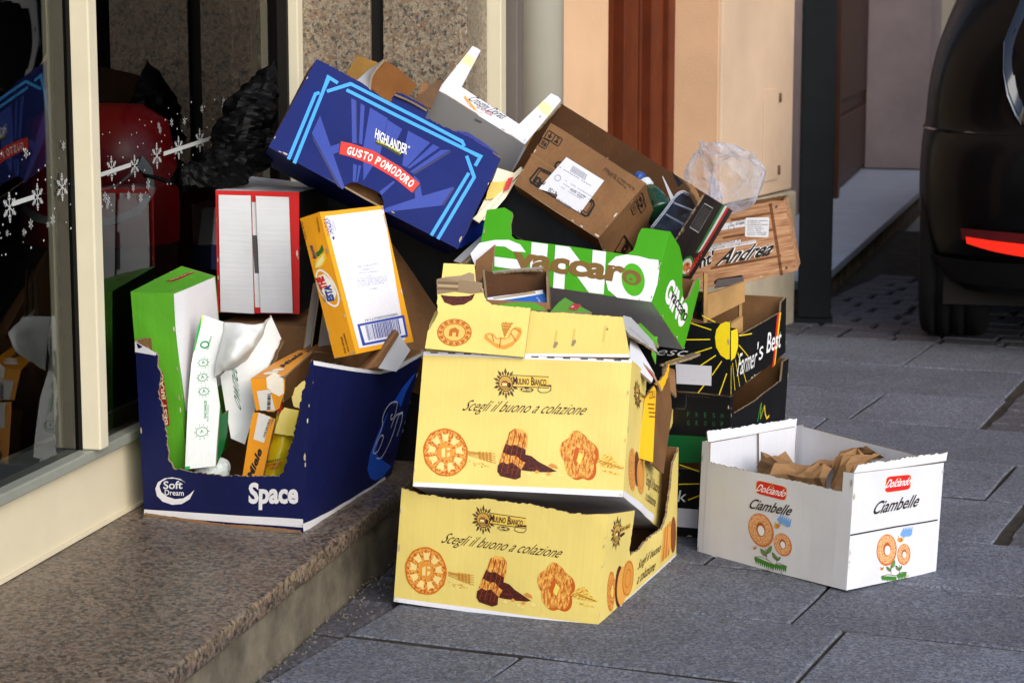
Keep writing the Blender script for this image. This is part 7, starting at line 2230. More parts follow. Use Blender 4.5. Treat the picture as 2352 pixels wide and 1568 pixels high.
o, q, uv = slab('packet_flap', [(-.4395,3.905,.2808), (-.4036,3.905,.276), (-.3972,3.93,.3194), (-.4226,3.925,.3263), (-.4306,3.915,.3137)], [PKT, PKT, EDGE], pk, torn=.001, seed=9, thick=.002)
slab('packet_flap', [(-.4201,3.99,.344), (-.4094,3.97,.3217), (-.3926,3.98,.3107), (-.3846,4,.3682)], [PKT, KRAFT_D, EDGE], pk, torn=.002, seed=11, thick=.002)
a = Art(Quad((-.4574,3.888,.211), (-.4253,3.878,.2186), (-.4212,3.885,.2417), (-.4531,3.893,.234)))
a.text('2a3a1a', 'PREPARATA SOLO', (.02, .72), (.9, .72), (.04, .92), bold=.03)
a.text('b02a1a', 'CON POMODORI', (.0, .40), (.98, .42), (.02, .62), bold=.03)
a.text('b02a1a', 'ITALIANI', (.3, .12), (.8, .14), (.31, .32), bold=.03)
a.done(pk)

tub = thing('cardboard_scrap', 'rolled brown and white cardboard scrap poking out of the navy carton', 'cardboard scrap', mid((-.258,4,.3956)))
strip('brown_roll', [[(-.2958,3.98,.3837), (-.2764,3.96,.3901), (-.2516,3.97,.3945)], [(-.2577,4,.4254), (-.2439,3.97,.4271), (-.2311,3.98,.4231)], [(-.2255,4.02,.4571), (-.2178,3.99,.4621), (-.2118,4,.4521)]], [KRAFT, KRAFT, EDGE], tub, n=8)
slab('white_side', [(-.252,3.975,.3921), (-.2171,4.02,.377), (-.1956,4.05,.4145), (-.2124,4.01,.4512)], [WHITE, KRAFT, EDGE], tub, seed=3)

# ------------------------------------------------------------------ cartons against the window
redc, rp = carton('E', 'white_and_red_carton', 'white carton with red edges and two closed flaps, upright beside the orange drinks carton', 'carton', RED, KRAFT_D,
                  ['front', 'right', 'left', 'back', 'top', 'bottom'], special={'top': WHITE, 'right': BLACK, 'left': RED})
def face_slab(name, key, side, pts, mats, parent, off, thick, seed=0, torn=0.0):
    c = CORNERS[key]
    q0 = Quad(*[c[x] for x in QD[side]])
    return slab(name, [q0.at(u, v, off) for u, v in pts], mats, parent, thick=thick, seed=seed, torn=torn, dent=.001)
FLAPW = board('scuffed_white_flap', 'd8d9dd', .9, .55, .12, along=(5, 170, 1))
face_slab('flap', 'E', 'front', [(.045, .012), (.455, .0), (.43, .965), (.045, .965)], [FLAPW, KRAFT, EDGE], redc, .0065, .004, 1)
face_slab('flap', 'E', 'front', [(.535, .01), (.925, .01), (.885, .958), (.49, .962)], [FLAPW, KRAFT, EDGE], redc, .0065, .004, 2)
a = Art(rp['front_q'])
a.poly('d6d6da', [(.46, .05), (.53, .05), (.485, .91), (.435, .91)], 1)
a.poly('4a4a4c', [(.462, .33), (.525, .33), (.495, .64), (.435, .64)], 2)
a.done(rp['front'])
a = Art(rp['top_q'])
for i in range(4):
    a.line('8a4a50', [(.1, .08 + i * .05), (.75, .08 + i * .05)], .0016, 1)
a.done(rp['top'])
DKB = board('dark_blue_carton_board', '1c2a5a', .2, .5, .3)
dk = thing('dark_carton_stack', 'dim grey and blue cartons half hidden behind the white and red carton', 'cartons', mid((-.64,4.45,.5383)))
for nm, pts, m in (('grey_box', [(-.6592,4.42,.578), (-.5875,4.4,.5666), (-.5885,4.42,.6501), (-.663,4.44,.6573)], GREYB), ('blue_box', [(-.6561,4.41,.5303), (-.5692,4.39,.5227), (-.5694,4.4,.5747), (-.6567,4.41,.5808)], DKB)):
    P = [Vector(p) for p in pts]
    back = US * .10
    for f in ([0, 1, 2, 3],):
        slab('front_panel', P, [m, KRAFT, EDGE], dk, seed=2)
    slab('top_panel', [P[3] - NS * 0, P[2], P[2] + back, P[3] + back], [m, KRAFT, EDGE], dk, seed=3)
hid = thing('plain_carton', 'plain brown carton standing on the step in the dark, under the white and red carton', 'carton', fac(4.15, -1.33, .131))
for nm, poly in (('side_panel', [(4.0, -1.50), (4.0, -1.25)]), ('side_panel', [(4.0, -1.25), (4.36, -1.25)]), ('side_panel', [(4.36, -1.25), (4.36, -1.50)]), ('side_panel', [(4.36, -1.50), (4.0, -1.50)])):
    (s0, t0), (s1, t1) = poly
    panel('side_panel', Quad(fac(s0, t0, .131), fac(s1, t1, .131), fac(s1, t1, .44), fac(s0, t0, .44), dent=.003), hid, [KRAFT, KRAFT_D, EDGE])
panel('top_panel', Quad(fac(4.0, -1.50, .4402), fac(4.0, -1.25, .4402), fac(4.36, -1.25, .4402), fac(4.36, -1.50, .4402)), hid, [KRAFT, KRAFT_D, EDGE], miter=(1, 1, 1, 1))

tea, tp = carton('Est', 'iced_tea_carton', 'orange and white drinks carton printed with a lemon slice, tilted above the navy carton', 'carton', ORANGE, KRAFT_D,
                 ['front', 'right', 'left', 'back', 'top', 'bottom'])
dkc = thing('dark_filler_carton', 'black filler box added for the dark hollow behind the plain brown carton', 'carton', fac(4.38, -1.15, .131))  # added black filler standing in for the shade deep in the pile
for a0, b0 in (((4.22, -1.34), (4.22, -.98)), ((4.22, -.98), (4.6, -.98)), ((4.6, -.98), (4.6, -1.34)), ((4.6, -1.34), (4.22, -1.34))):
    panel('side_panel', Quad(fac(*a0, .131), fac(*b0, .131), fac(*b0, .70), fac(*a0, .70), dent=.003), dkc, [BLACK, KRAFT_D, EDGE])
panel('top_panel', Quad(fac(4.22, -1.34, .701), fac(4.22, -.98, .701), fac(4.6, -.98, .701), fac(4.6, -1.34, .701)), dkc, [BLACK, KRAFT_D, EDGE], miter=(1, 1, 1, 1))
kc, kp = carton('Q', 'brown_carton', 'plain brown carton with a raised flap, wedged behind the orange drinks carton', 'carton', KRAFT, KRAFT_D,
                ['front', 'right', 'left', 'back', 'bottom'])
flats = thing('flattened_boards', 'flattened boards standing on edge between the navy carton and the white and red carton', 'cardboard', mid((-.3873,4.1,.418)))
slab('flattened_board', [(-.4,4.1,.4095), (-.3546,4.16,.4088), (-.3289,4.2,.5326), (-.3825,4.13,.5328)], [BLACK if 0 % 2 else GREYB, KRAFT, EDGE], flats, seed=0)
slab('flattened_board', [(-.3866,4.1,.4095), (-.341,4.16,.4088), (-.3178,4.2,.5326), (-.3691,4.13,.5328)], [BLACK if 1 % 2 else GREYB, KRAFT, EDGE], flats, seed=1)
slab('flattened_board', [(-.3731,4.1,.4095), (-.3273,4.16,.4088), (-.3067,4.2,.5326), (-.3556,4.13,.5328)], [BLACK if 2 % 2 else GREYB, KRAFT, EDGE], flats, seed=2)

# ------------------------------------------------------------------ blue crisps carton, white tray
blue, bpn = carton('G', 'crisps_carton', 'deep blue crisps carton with a red banner, tilted across the top of the pile', 'carton', BLUE, KRAFT_D,
                   ['front', 'right', 'left', 'back', 'bottom'], special={'left': (KRAFT, KRAFT), 'right': BLUE}, dent=.0035, bulge=.002)
slab('handle_flap', [(-.3305,4.215,.7073), (-.2947,4.215,.6898), (-.2554,4.215,.6658), (-.2523,4.222,.6807), (-.2668,4.222,.7011), (-.3033,4.222,.7191), (-.3202,4.222,.7191)], [KRAFT, KRAFT, EDGE], blue, seed=3, dent=.003)
slab('top_flap', [(-.115,4.238,.8189), (-.0525,4.236,.7886), (-.0197,4.236,.7694), (-.053,4.28,.7913), (-.0875,4.3,.8158)], [board('bright_blue_board', '1f3494', .3, .5), KRAFT, EDGE], blue, torn=.001, seed=4)
strip('curled_tab', [[(-.2279,4.21,.8939), (-.1975,4.215,.8804), (-.1654,4.22,.862)], [(-.225,4.235,.8952), (-.1959,4.24,.8816), (-.1652,4.245,.8623)], [(-.2276,4.255,.8894), (-.1982,4.26,.8752), (-.1689,4.265,.8558)]], [BLUE, KRAFT, EDGE], blue, n=6)
slab('side_flap', [(-.1052,4.195,.5915), (-.0651,4.3,.6046), (-.0135,4.38,.6537), (-.0194,4.4,.6652), (-.076,4.27,.6436)], [BLUE, KRAFT, EDGE], blue, torn=.002, seed=6, tearlist=(0, 1))
scr = thing('torn_brown_box', 'torn brown box with curling flaps sticking up from inside the blue crisps carton', 'carton', mid((-.2528,4.35,.8864)))
slab('flap', [(-.334,4.36,.9257), (-.2952,4.34,.9068), (-.2708,4.37,.9489), (-.3133,4.38,.9645)], [kraft('mustard_board', '9a7236'), KRAFT, EDGE], scr, torn=.003, seed=3, tearlist=(2,))
strip('white_flap', [[(-.3124,4.34,.9154), (-.2826,4.32,.8932)], [(-.2905,4.36,.9348), (-.2815,4.33,.9242)], [(-.2612,4.38,.9559), (-.258,4.35,.9571)]], [GREYB, KRAFT, EDGE], scr, n=10)
slab('flap', [(-.2828,4.325,.8988), (-.2489,4.33,.8729), (-.2134,4.37,.8799), (-.1904,4.39,.9052), (-.2054,4.39,.9167), (-.2197,4.385,.9241), (-.228,4.38,.9372), (-.2583,4.355,.9564), (-.2803,4.335,.927)], [kraft('rust_board', '7d4f22'), KRAFT, EDGE], scr, torn=.0025, seed=5, tearlist=(3, 4, 5, 6))
slab('flap', [(-.2082,4.38,.8737), (-.1646,4.38,.8564), (-.1416,4.44,.9123), (-.1548,4.44,.9152), (-.1718,4.42,.8925)], [kraft('grey_brown_board', '6d513a'), KRAFT, EDGE], scr, torn=.002, seed=6, tearlist=(2,))
slab('flap', [(-.1919,4.41,.8841), (-.1572,4.42,.8779), (-.1725,4.44,.9064), (-.1857,4.44,.9094)], [KRAFT, KRAFT, EDGE], scr, torn=.002, seed=7)

white, wp = carton('Cro', 'white_tray', 'white cardboard tray with two upright arms, its grey underside showing behind the blue crisps carton', 'tray', GREYB, WHITE_IN,
                   ['front', 'top', 'right', 'left'], special={'top': WHITE, 'right': WHITE, 'left': WHITE}, dent=.001)
crm = thing('cream_tray', 'cream and yellow tray with a red ribbon mark, between the blue and brown cartons', 'tray', mid((-.0363,4.31,.673)))
slab('side_panel', [(-.0757,4.25,.6427), (-.053,4.26,.6403), (-.0132,4.3,.6826), (.0221,4.35,.7364), (.0203,4.35,.7451), (.0041,4.34,.7299), (-.0321,4.34,.7357), (-.0476,4.29,.6949)], [CREAMB, WHITE, EDGE], crm, seed=2, dent=.004)
o, q, uv = slab('yellow_band', [(-.0489,4.285,.6967), (-.0526,4.275,.6818), (-.0303,4.285,.6838), (-.0075,4.305,.7052), (.0012,4.315,.7159), (-.0419,4.302,.714)], [board('pale_yellow_board', 'e2bd5c', .2), WHITE, EDGE], crm, thick=.0008, seed=2, dent=0)
slab('ribbon', [(-.0183,4.292,.6959), (-.0126,4.295,.7002), (-.0074,4.3,.6998), (.0035,4.315,.724), (-.0075,4.31,.722)], [RED, RED, EDGE], crm, thick=.0008, seed=2, dent=0)
slab('front_lip', [(-.0783,4.24,.6465), (-.0641,4.235,.6398), (.0215,4.345,.7411), (.0156,4.33,.7292)], [CREAMB, WHITE, EDGE], crm, seed=3)

# stack of loose corrugated boards and a tan flap in the middle of the pile
lb = thing('loose_boards', 'small stack of torn corrugated boards in the middle of the pile beside the green tray', 'cardboard', mid((-.0693,4.2,.5895)))
slab('board_sheet', [(-.1142,4.19,.568), (-.1019,4.17,.5681), (-.0294,4.22,.6209), (-.05,4.24,.6237)], [KRAFT if 0 % 2 else GREYB, KRAFT_D, EDGE], lb, torn=.002, seed=20 + 0, tearlist=(2,))
slab('board_sheet', [(-.108,4.19,.568), (-.0957,4.17,.5681), (-.03,4.22,.618), (-.0481,4.24,.622)], [KRAFT if 1 % 2 else GREYB, KRAFT_D, EDGE], lb, torn=.002, seed=20 + 1, tearlist=(2,))
slab('board_sheet', [(-.1018,4.19,.568), (-.0896,4.17,.5681), (-.0305,4.22,.6152), (-.0462,4.24,.6203)], [KRAFT if 2 % 2 else GREYB, KRAFT_D, EDGE], lb, torn=.002, seed=20 + 2, tearlist=(2,))
slab('board_sheet', [(-.0956,4.19,.568), (-.0834,4.17,.5681), (-.0311,4.22,.6124), (-.0444,4.24,.6186)], [KRAFT if 3 % 2 else GREYB, KRAFT_D, EDGE], lb, torn=.002, seed=20 + 3, tearlist=(2,))
slab('tan_flap', [(-.0699,4.12,.5776), (-.0711,4.1,.5331), (-.039,4.1,.5609), (-.0327,4.12,.609)], [KRAFT, KRAFT_D, EDGE], lb, seed=31)

# ------------------------------------------------------------------ brown carton in the black display carton
blk, jp = carton('J', 'black_display_carton', 'large black carton with green, white and red stripe, lying open at an angle', 'carton', BLACK, kraft('deep_brown_board', '55371f', .3),
                 ['right', 'back', 'bottom', 'left', 'front'], special={'left': (kraft('deep_brown_board', '55371f'), kraft('deep_brown_board', '55371f'))})
slab('torn_flap', [(.0849,4.64,.8063), (.1949,4.5,.7458), (.2017,4.51,.749), (.1293,4.66,.8297), (.1134,4.68,.8369), (.0971,4.68,.8314)], [kraft('deep_brown_board', '55371f'), KRAFT, EDGE], blk, torn=.002, seed=4, tearlist=(2, 3, 4))
slab('torn_corner', [(.3504,4.36,.7139), (.3767,4.32,.6697), (.3837,4.33,.6734), (.3753,4.35,.6917), (.3674,4.36,.7031)], [KRAFT, KRAFT, EDGE], blk, torn=.003, seed=5)
brc, ip = carton('I', 'shipping_carton', 'brown shipping carton with a white paper label, resting in the black carton', 'carton', KRAFT, KRAFT_D,
                 ['front', 'right', 'left', 'back', 'top', 'bottom'], dent=.003)
PLASTIC = film_mat('clear_tray_plastic', (.45, .52, .62, 1), .06, .22, (.10, .14, .22, 1))
pt = thing('plastic_tray', 'clear plastic fruit tray standing on edge in the black carton', 'plastic tray', mid((.3244,4.35,.6363)))
strip('tray_wall', [[(.2799,4.3,.6227), (.3105,4.33,.6566), (.3331,4.35,.6824), (.3538,4.36,.6908)],
                    [(.3011,4.32,.6162), (.3313,4.36,.6415), (.3572,4.38,.6644), (.3695,4.38,.6706)],
                    [(.3326,4.33,.5982), (.3562,4.36,.6199), (.37,4.38,.6365), (.3775,4.38,.6489)]], PLASTIC, pt, thick=.0012, n=8, crumple=.003, seed=3)
PLR = film_mat('plastic_rim', (.7, .78, .9, 1), .05, .55)
def tube(name, pts, r, mat, parent, segs=10, n=6):
    P = [Vector(p) for p in pts]
    verts, faces = [], []
    L = []
    for i in range(len(P) - 1):
        for k in range(n):
            a, b, c, d = P[max(0, i - 1)], P[i], P[i + 1], P[min(len(P) - 1, i + 2)]
            t = k / n
            L.append(0.5 * ((2 * b) + (c - a) * t + (2 * a - 5 * b + 4 * c - d) * t * t + (3 * b - a - 3 * c + d) * t ** 3))
    L.append(P[-1])
    for i, p in enumerate(L):
        d = (L[min(len(L) - 1, i + 1)] - L[max(0, i - 1)]).normalized()
        e1 = d.orthogonal().normalized()
        e2 = d.cross(e1)
        for s in range(segs):
            t = 2 * math.pi * s / segs
            verts.append(p + (e1 * math.cos(t) + e2 * math.sin(t)) * r)
    for j in range(len(L) - 1):
        for i in range(segs):
            k = (i + 1) % segs
            faces.append((j * segs + i, j * segs + k, (j + 1) * segs + k, (j + 1) * segs + i))
    faces.append(tuple(reversed(range(segs))))
    faces.append(tuple((len(L) - 1) * segs + i for i in range(segs)))
    return mesh_obj(name, verts, faces, mat, parent, smooth=True)
tube('tray_rim', [(.2799,4.3,.6227), (.3102,4.325,.657), (.3312,4.345,.6829), (.3457,4.355,.6906), (.3585,4.36,.6847)], .003, PLR, pt)
tube('tray_rim', [(.3045,4.33,.6504), (.3616,4.35,.6178)], .0018, PLR, pt)
tube('tray_rim', [(.3237,4.345,.6706), (.372,4.37,.6498)], .0018, PLR, pt)
BOT = plain('green_bottle_plastic', '123a26', .2, .6, mott=.3, scale=30)
bt = thing('green_bottle', 'crushed green plastic bottle with a blue cap beside the brown shipping carton', 'bottle', mid((.2936,4.4,.6658)))
crumpled('bottle_body', [((.276,4.42,.6952), .014), ((.2857,4.4,.6782), .024), ((.2971,4.38,.6551), .028), ((.3036,4.36,.6415), .03)], BOT, bt, 3, .12, 24, 30, smooth=True)
crumpled('cap', [((.2557,4.44,.7149), .013), ((.2686,4.43,.7101), .014)], plain('blue_cap', '2b4f93', .4), bt, 2, .05, 18, 8, smooth=True)
crumpled('label', [((.2696,4.43,.7069), .015), ((.2775,4.42,.6937), .017)], plain('white_bottle_label', 'c9d0d6', .4), bt, 2, .05, 18, 8, smooth=True)
sh = thing('card_strip', ('pale' if 0 == 0 else 'dark') + ' strip of card standing up inside the black carton', 'card strip', mid((.3277,4.42,.6672)))
slab('strip_body', [(.3277,4.42,.6672), (.3334,4.43,.6725), (.3124,4.45,.7164), (.3105,4.45,.7138)], [GREYB if 0 == 0 else BLACK] * 2 + [EDGE], sh, seed=0, thick=.001)
sh = thing('card_strip', ('pale' if 1 == 0 else 'dark') + ' strip of card standing up inside the black carton', 'card strip', mid((.3429,4.42,.6952)))
slab('strip_body', [(.3429,4.42,.6952), (.353,4.43,.7007), (.3327,4.45,.7242), (.3308,4.45,.7217)], [GREYB if 1 == 0 else BLACK] * 2 + [EDGE], sh, seed=1, thick=.001)

# ------------------------------------------------------------------ green tray
gino, gp = carton('Gino', 'green_tray', 'bright green fruit tray with huge white letters, tipped back on the yellow cartons', 'tray', GREEN, KRAFT_D,
                  ['front', 'right', 'left', 'back', 'bottom'], special={'bottom': WHITE, 'left': (GREEN, KRAFT_D)}, dent=.002)

# ------------------------------------------------------------------ contents of the upper yellow carton
sb = thing('small_brown_box', 'small open brown box with a blue and white leaflet, behind the yellow flap', 'box', mid((.009,3.9,.5342)))
slab('front_panel', [(-.049,3.87,.5236), (.0698,3.87,.5171), (.0684,3.875,.5287), (-.0476,3.875,.5346)], [KRAFT, KRAFT_D, EDGE], sb, seed=2)
slab('side_panel', [(-.049,3.875,.5229), (-.0476,3.88,.5368), (-.0562,4.02,.5713), (-.0536,4,.5029)], [KRAFT_D, KRAFT, EDGE], sb, seed=3)
slab('back_panel', [(-.0506,4,.5059), (.0721,4,.4998), (.069,4.04,.5674), (-.0359,4.04,.5638), (-.0564,4.04,.5689)], [kraft('deep_brown_board', '55371f'), KRAFT, EDGE], sb, seed=4)
slab('side_panel', [(.0694,3.88,.5158), (.0733,4,.4992), (.0702,4.04,.568), (.0653,3.96,.5665)], [KRAFT, KRAFT_D, EDGE], sb, seed=5)
slab('torn_rim', [(-.0359,4.035,.5644), (.0123,4.03,.5692), (.0543,4.02,.5734), (.0589,4.03,.5777), (-.036,4.045,.5668)], [board('grey_torn_board', '9a9284', .6), KRAFT, EDGE], sb, torn=.002, seed=6)
lf = thing('blue_leaflet', 'blue and white printed leaflet lying in the small brown box', 'leaflet', mid((.009,3.9,.5283)))
o, q, uv = slab('leaflet_sheet', [(-.0478,3.89,.5223), (.0702,3.89,.5156), (.058,3.96,.5418), (-.0481,3.92,.5316)], [ink('1b62b8'), WHITE, EDGE], lf, thick=.001, seed=7)
a = Art(q)
a.poly('e6e6ea', [uv(p) for p in ((-.049,3.918,.5303), (-.0464,3.9,.526), (.0575,3.945,.5357), (.0565,3.96,.5418))])
a.poly('a89878', [uv(p) for p in ((-.0349,3.92,.5307), (-.0334,3.915,.5293), (.0445,3.945,.5366), (.0417,3.955,.5395))], 1)
T('e6e6ea', '& PRO', (.0444,3.93,.5302), (.05,3.91,.5225), (.0479,3.93,.5314))
a.done(o)
gb = thing('green_beer_box', 'small leaf-green box with a red initial, lying in the upper yellow carton', 'box', mid((.1069,3.85,.5205)))
o, q, uv = slab('top_panel', [(.0693,3.84,.5175), (.1444,3.85,.5146), (.0978,3.95,.5276), (.0851,3.91,.524)], [GREEN2, KRAFT, EDGE], gb, seed=3)
a = Art(q)
a.poly('b01c2c', [uv(p) for p in ((.1021,3.865,.5178), (.1157,3.855,.5154), (.1275,3.9,.521), (.1129,3.91,.524))], 1)
T('eee6e0', 'B', (.1063,3.87,.5177), (.1153,3.862,.5165), (.1135,3.9,.5224), bold=.05)
a.done(o)
slab('side_panel', [(-.0372,3.85,.5263), (.0348,3.84,.5189), (.0637,3.85,.5181), (.0336,3.88,.5333), (-.0026,3.87,.5279)], [GREEN2, KRAFT, EDGE], gb, torn=.002, seed=4)
rb = thing('red_white_box', 'white and red box with torn grey flap, sticking out of the upper yellow carton', 'box', mid((.2406,3.9,.416)))
slab('white_side', [(.2115,3.8,.4351), (.223,3.8,.4264), (.2381,3.81,.4103), (.2418,3.82,.3824), (.2644,3.86,.4048), (.2149,3.92,.4619)], [WHITE, KRAFT, EDGE], rb, seed=3)
slab('red_edge', [(.2386,3.81,.3593), (.2401,3.815,.3774), (.2631,3.85,.408), (.2146,3.915,.4635), (.2182,3.9,.4619), (.2648,3.845,.4097)], [RED, RED, EDGE], rb, seed=4)
o, q, uv = slab('printed_flap', [(.2028,3.86,.4899), (.214,3.85,.4709), (.2682,3.9,.4338), (.2597,3.93,.4529), (.2192,3.95,.4888), (.2043,3.92,.4984)], [GREYB, KRAFT, EDGE], rb, torn=.003, seed=5, tearlist=(1, 2, 3))
a = Art(q)
T('4a4a44', 'REGROCIO DI ASSEMINI - CAGLIARI', (.2438,3.885,.4435), (.2126,3.88,.4811), (.2461,3.89,.4454))
a.done(o)
slab('green_side', [(.2329,3.98,.4725), (.2617,3.96,.4484), (.2708,3.96,.4303), (.2739,4,.4484), (.2413,4.02,.4691)], [GREEN2, KRAFT, EDGE], rb, seed=6)
slab('green_side', [(.2598,3.95,.4229), (.2661,3.93,.4051), (.2732,3.99,.4499), (.2637,3.99,.4483)], [GREEN2, KRAFT, EDGE], rb, seed=7)
ob = thing('orange_packet_box', 'amber yellow printed box standing inside the upper yellow carton by its torn side', 'box', mid((.2535,3.9,.2967)))
AMB = board('amber_board', 'f0b318', .3, .45)
o, q, uv = slab('front_panel', [(.2274,3.8,.2575), (.2546,3.84,.2402), (.2661,3.88,.3659), (.2587,3.88,.3748), (.241,3.85,.3565)], [AMB, KRAFT, EDGE], ob, torn=.001, seed=4, tearlist=(2, 3))
a = Art(q)
T('5a3a10', 'COLLI', (.2481,3.86,.3532), (.2624,3.875,.3535), (.2492,3.862,.3676), bold=.0)
a.line('7a4a10', [uv(p) for p in ((.2438,3.855,.3453), (.2605,3.87,.3417))], .0025, 1)
a.line('7a4a10', [uv(p) for p in ((.2438,3.855,.3376), (.257,3.87,.3339))], .0025, 1)
a.line('7a4a10', [uv(p) for p in ((.2439,3.855,.3299), (.2606,3.87,.3262))], .0025, 1)
a.line('7a4a10', [uv(p) for p in ((.244,3.855,.3222), (.2572,3.87,.3185))], .0025, 1)
a.done(o)
slab('torn_flap', [(.2639,3.87,.3795), (.2763,3.9,.3624), (.2914,3.95,.3898), (.2978,3.96,.4062), (.2774,3.92,.3858)], [AMB, KRAFT, EDGE], ob, torn=.002, seed=5)
sl = slab('brown_side', [(.2574,3.86,.233), (.2815,3.95,.1957), (.3095,4.02,.3043), (.2921,4,.3723), (.2675,3.9,.3624)], [KRAFT_D, KRAFT, EDGE], ob, torn=.002, seed=6, tearlist=(2, 3))
slab('brown_flap', [(.2922,4,.3631), (.3062,4.02,.3259), (.3161,4.04,.3809), (.282,4.03,.3856)], [KRAFT, KRAFT_D, EDGE], ob, torn=.002, seed=7, tearlist=(1,))
slab('curled_strip', [(.2813,4.02,.3842), (.2986,4.01,.3981), (.34,4.02,.4072), (.3583,4.04,.4086), (.3417,4.06,.4085), (.3159,4.04,.4055)], [EDGE, KRAFT, EDGE], ob, torn=.003, seed=8)

# ------------------------------------------------------------------ stack of black fruit trays
TR = 'stacked black fruit trays'
f0, _ = carton('F0', 'fruit_tray', 'black fruit tray with a white band at the bottom of its stack, on the paving', 'tray', BLACK, KRAFT_D, ['front', 'right', 'left', 'back', 'bottom'], group=TR)
f1, _ = carton('F1', 'fruit_tray', 'black fruit tray with a dark green band, in the middle of its stack', 'tray', BLACK, KRAFT_D, ['front', 'right', 'left', 'back', 'bottom'], group=TR)
f2, _ = carton('F2', 'fruit_tray', 'black fruit tray with a yellow sun on its corner, on top of its stack', 'tray', BLACK, KRAFT, ['front', 'right', 'left', 'back', 'bottom'], group=TR)
cr = thing('wooden_crate', 'small pale wooden crate sitting in the topmost black tray', 'crate', mid((.4311,4.3,.3847)))
def plank(name, a, b, c, d, th, parent=None):
    return slab(name, [a, b, c, d], [LIGHTWOOD] * 3, parent, thick=th, dent=0.001, seed=3)
plank('plank', (.3949,4.3,.4356), (.4803,4.4,.4601), (.4804,4.4,.5017), (.3942,4.3,.4878), .008, cr)
plank('corner_post', (.3857,4.285,.412), (.3924,4.285,.412), (.3929,4.285,.5331), (.3852,4.285,.5331), .02, cr)
plank('corner_post', (.4708,4.41,.3934), (.477,4.41,.3934), (.4758,4.41,.4705), (.4696,4.41,.4705), .02, cr)
plank('plank', (.4477,4.36,.39), (.4766,4.39,.4001), (.4761,4.39,.4312), (.4473,4.36,.4172), .008, cr)
plank('plank', (.3868,4.3,.4342), (.386,4.3,.4921), (.3565,4.45,.4837), (.3572,4.45,.4246), .008, cr)
slab('black_paper', [(.3692,4.27,.4463), (.3806,4.26,.4442), (.3793,4.27,.4818), (.3714,4.28,.4769)], [BLACK] * 3, cr, torn=.004, seed=3, thick=.002)

sant, sp = carton('Sant', 'wood_print_tray', 'fruit tray printed like wooden planks with a white label, on top of the pale crate', 'tray', WOOD, KRAFT_D,
                  ['front', 'right', 'left', 'back', 'bottom'], dent=.002)
slab('grey_handle_flap', [(.4267,4.5,.4772), (.4868,4.49,.4875), (.4877,4.5,.5004), (.4338,4.51,.492)], [board('dull_grey_board', '5a5250', .3)] * 2 + [EDGE], sant, seed=2)  # dull grey flap at the handle cut-out
film = thing('clear_plastic_bag', 'crumpled clear plastic bag bulging out of the wood-print tray', 'plastic bag', mid((.4563,4.6,.6451)))
def film_mat2():
    m, n, l, out = nodes_of('bag_film')
    tr = n.new('ShaderNodeBsdfTransparent')
    tr.inputs[0].default_value = (.93, .94, .96, 1)
    b = n.new('ShaderNodeBsdfPrincipled')
    b.inputs['Base Color'].default_value = (.72, .76, .9, 1)
    b.inputs['Roughness'].default_value = .14
    b.inputs['Specular IOR Level'].default_value = 1.0
    tc = n.new('ShaderNodeTexCoord')
    g = tex_noise(n, l, tc.outputs['Object'], 38, 4, .6)
    lw = n.new('ShaderNodeLayerWeight')
    lw.inputs[0].default_value = .42
    mm = n.new('ShaderNodeMath')
    mm.operation = 'MULTIPLY'
    l.new(ramp(n, l, g, [(.35, (.42,) * 3 + (1,)), (.65, (1.0,) * 3 + (1,))]), mm.inputs[0])
    l.new(lw.outputs['Facing'], mm.inputs[1])
    mx = n.new('ShaderNodeMixShader')
    l.new(mm.outputs[0], mx.inputs[0])
    l.new(tr.outputs[0], mx.inputs[1])
    l.new(b.outputs[0], mx.inputs[2])
    l.new(mx.outputs[0], out.inputs['Surface'])
    return m
BAGF = film_mat2()
crumpled('bag_film', [((.5135,4.56,.6486), .030), ((.483,4.58,.6759), .066), ((.4588,4.6,.697), .072), ((.428,4.62,.7166), .058), ((.4021,4.62,.7052), .046), ((.3703,4.63,.7045), .03)], BAGF, film, 5, .26, 26, 34, facet=.8)

# ------------------------------------------------------------------ black bag against the window
M_BAG = plain('black_bin_liner', '050506', .5, .12, mott=.2, scale=30)
bb = thing('black_bin_bag', 'crumpled black plastic bin bag slumped against the window behind the cartons', 'bin bag', mid((-.5366,4.3,.7133)))
crumpled('bag_film', [((-.6766,4.25,.7224), .010), ((-.6522,4.26,.7268), .026), ((-.6104,4.27,.7286), .03), ((-.5607,4.29,.7488), .045), ((-.5306,4.32,.7903), .062), ((-.526,4.34,.8415), .052), ((-.5085,4.37,.8882), .034), ((-.4941,4.38,.9185), .022), ((-.4814,4.39,.955), .004)], M_BAG, bb, 9, .34, 34, 84, facet=1.25)
tube('trailing_tie', [(-.7228,4.22,.735), (-.6921,4.24,.7249), (-.6682,4.25,.7129)], .004, M_BAG, bb)

# ------------------------------------------------------------------ red display stand inside the shop
rd = thing('red_display_tub', 'red rounded display tub with a white outlined emblem, seen through the shop window', 'display stand', Vector((-.93, 4.85, .12)))
M_RED = plain('red_plastic', '9a1216', .35, .4, mott=.2, scale=5)
lathe('tub_body', [(.175, .42), (.178, .50), (.172, .60), (.155, .69), (.10, .725), (.0001, .73)], (-.93, 4.85, .12), (0, 0, 1), M_RED, rd, 48, close=False)
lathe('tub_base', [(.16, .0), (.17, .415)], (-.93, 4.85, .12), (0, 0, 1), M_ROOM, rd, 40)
def on_tub(az, z):
    prof = [(.42, .178), (.50, .181), (.60, .176), (.69, .160)]
    z = max(.42, min(.69, z))
    for (z0, r0), (z1, r1) in zip(prof, prof[1:]):
        if z <= z1:
            r = r0 + (r1 - r0) * (z - z0) / (z1 - z0)
            break
    return Vector((-.93 + math.sin(az) * r, 4.85 - math.cos(az) * r, .12 + z))
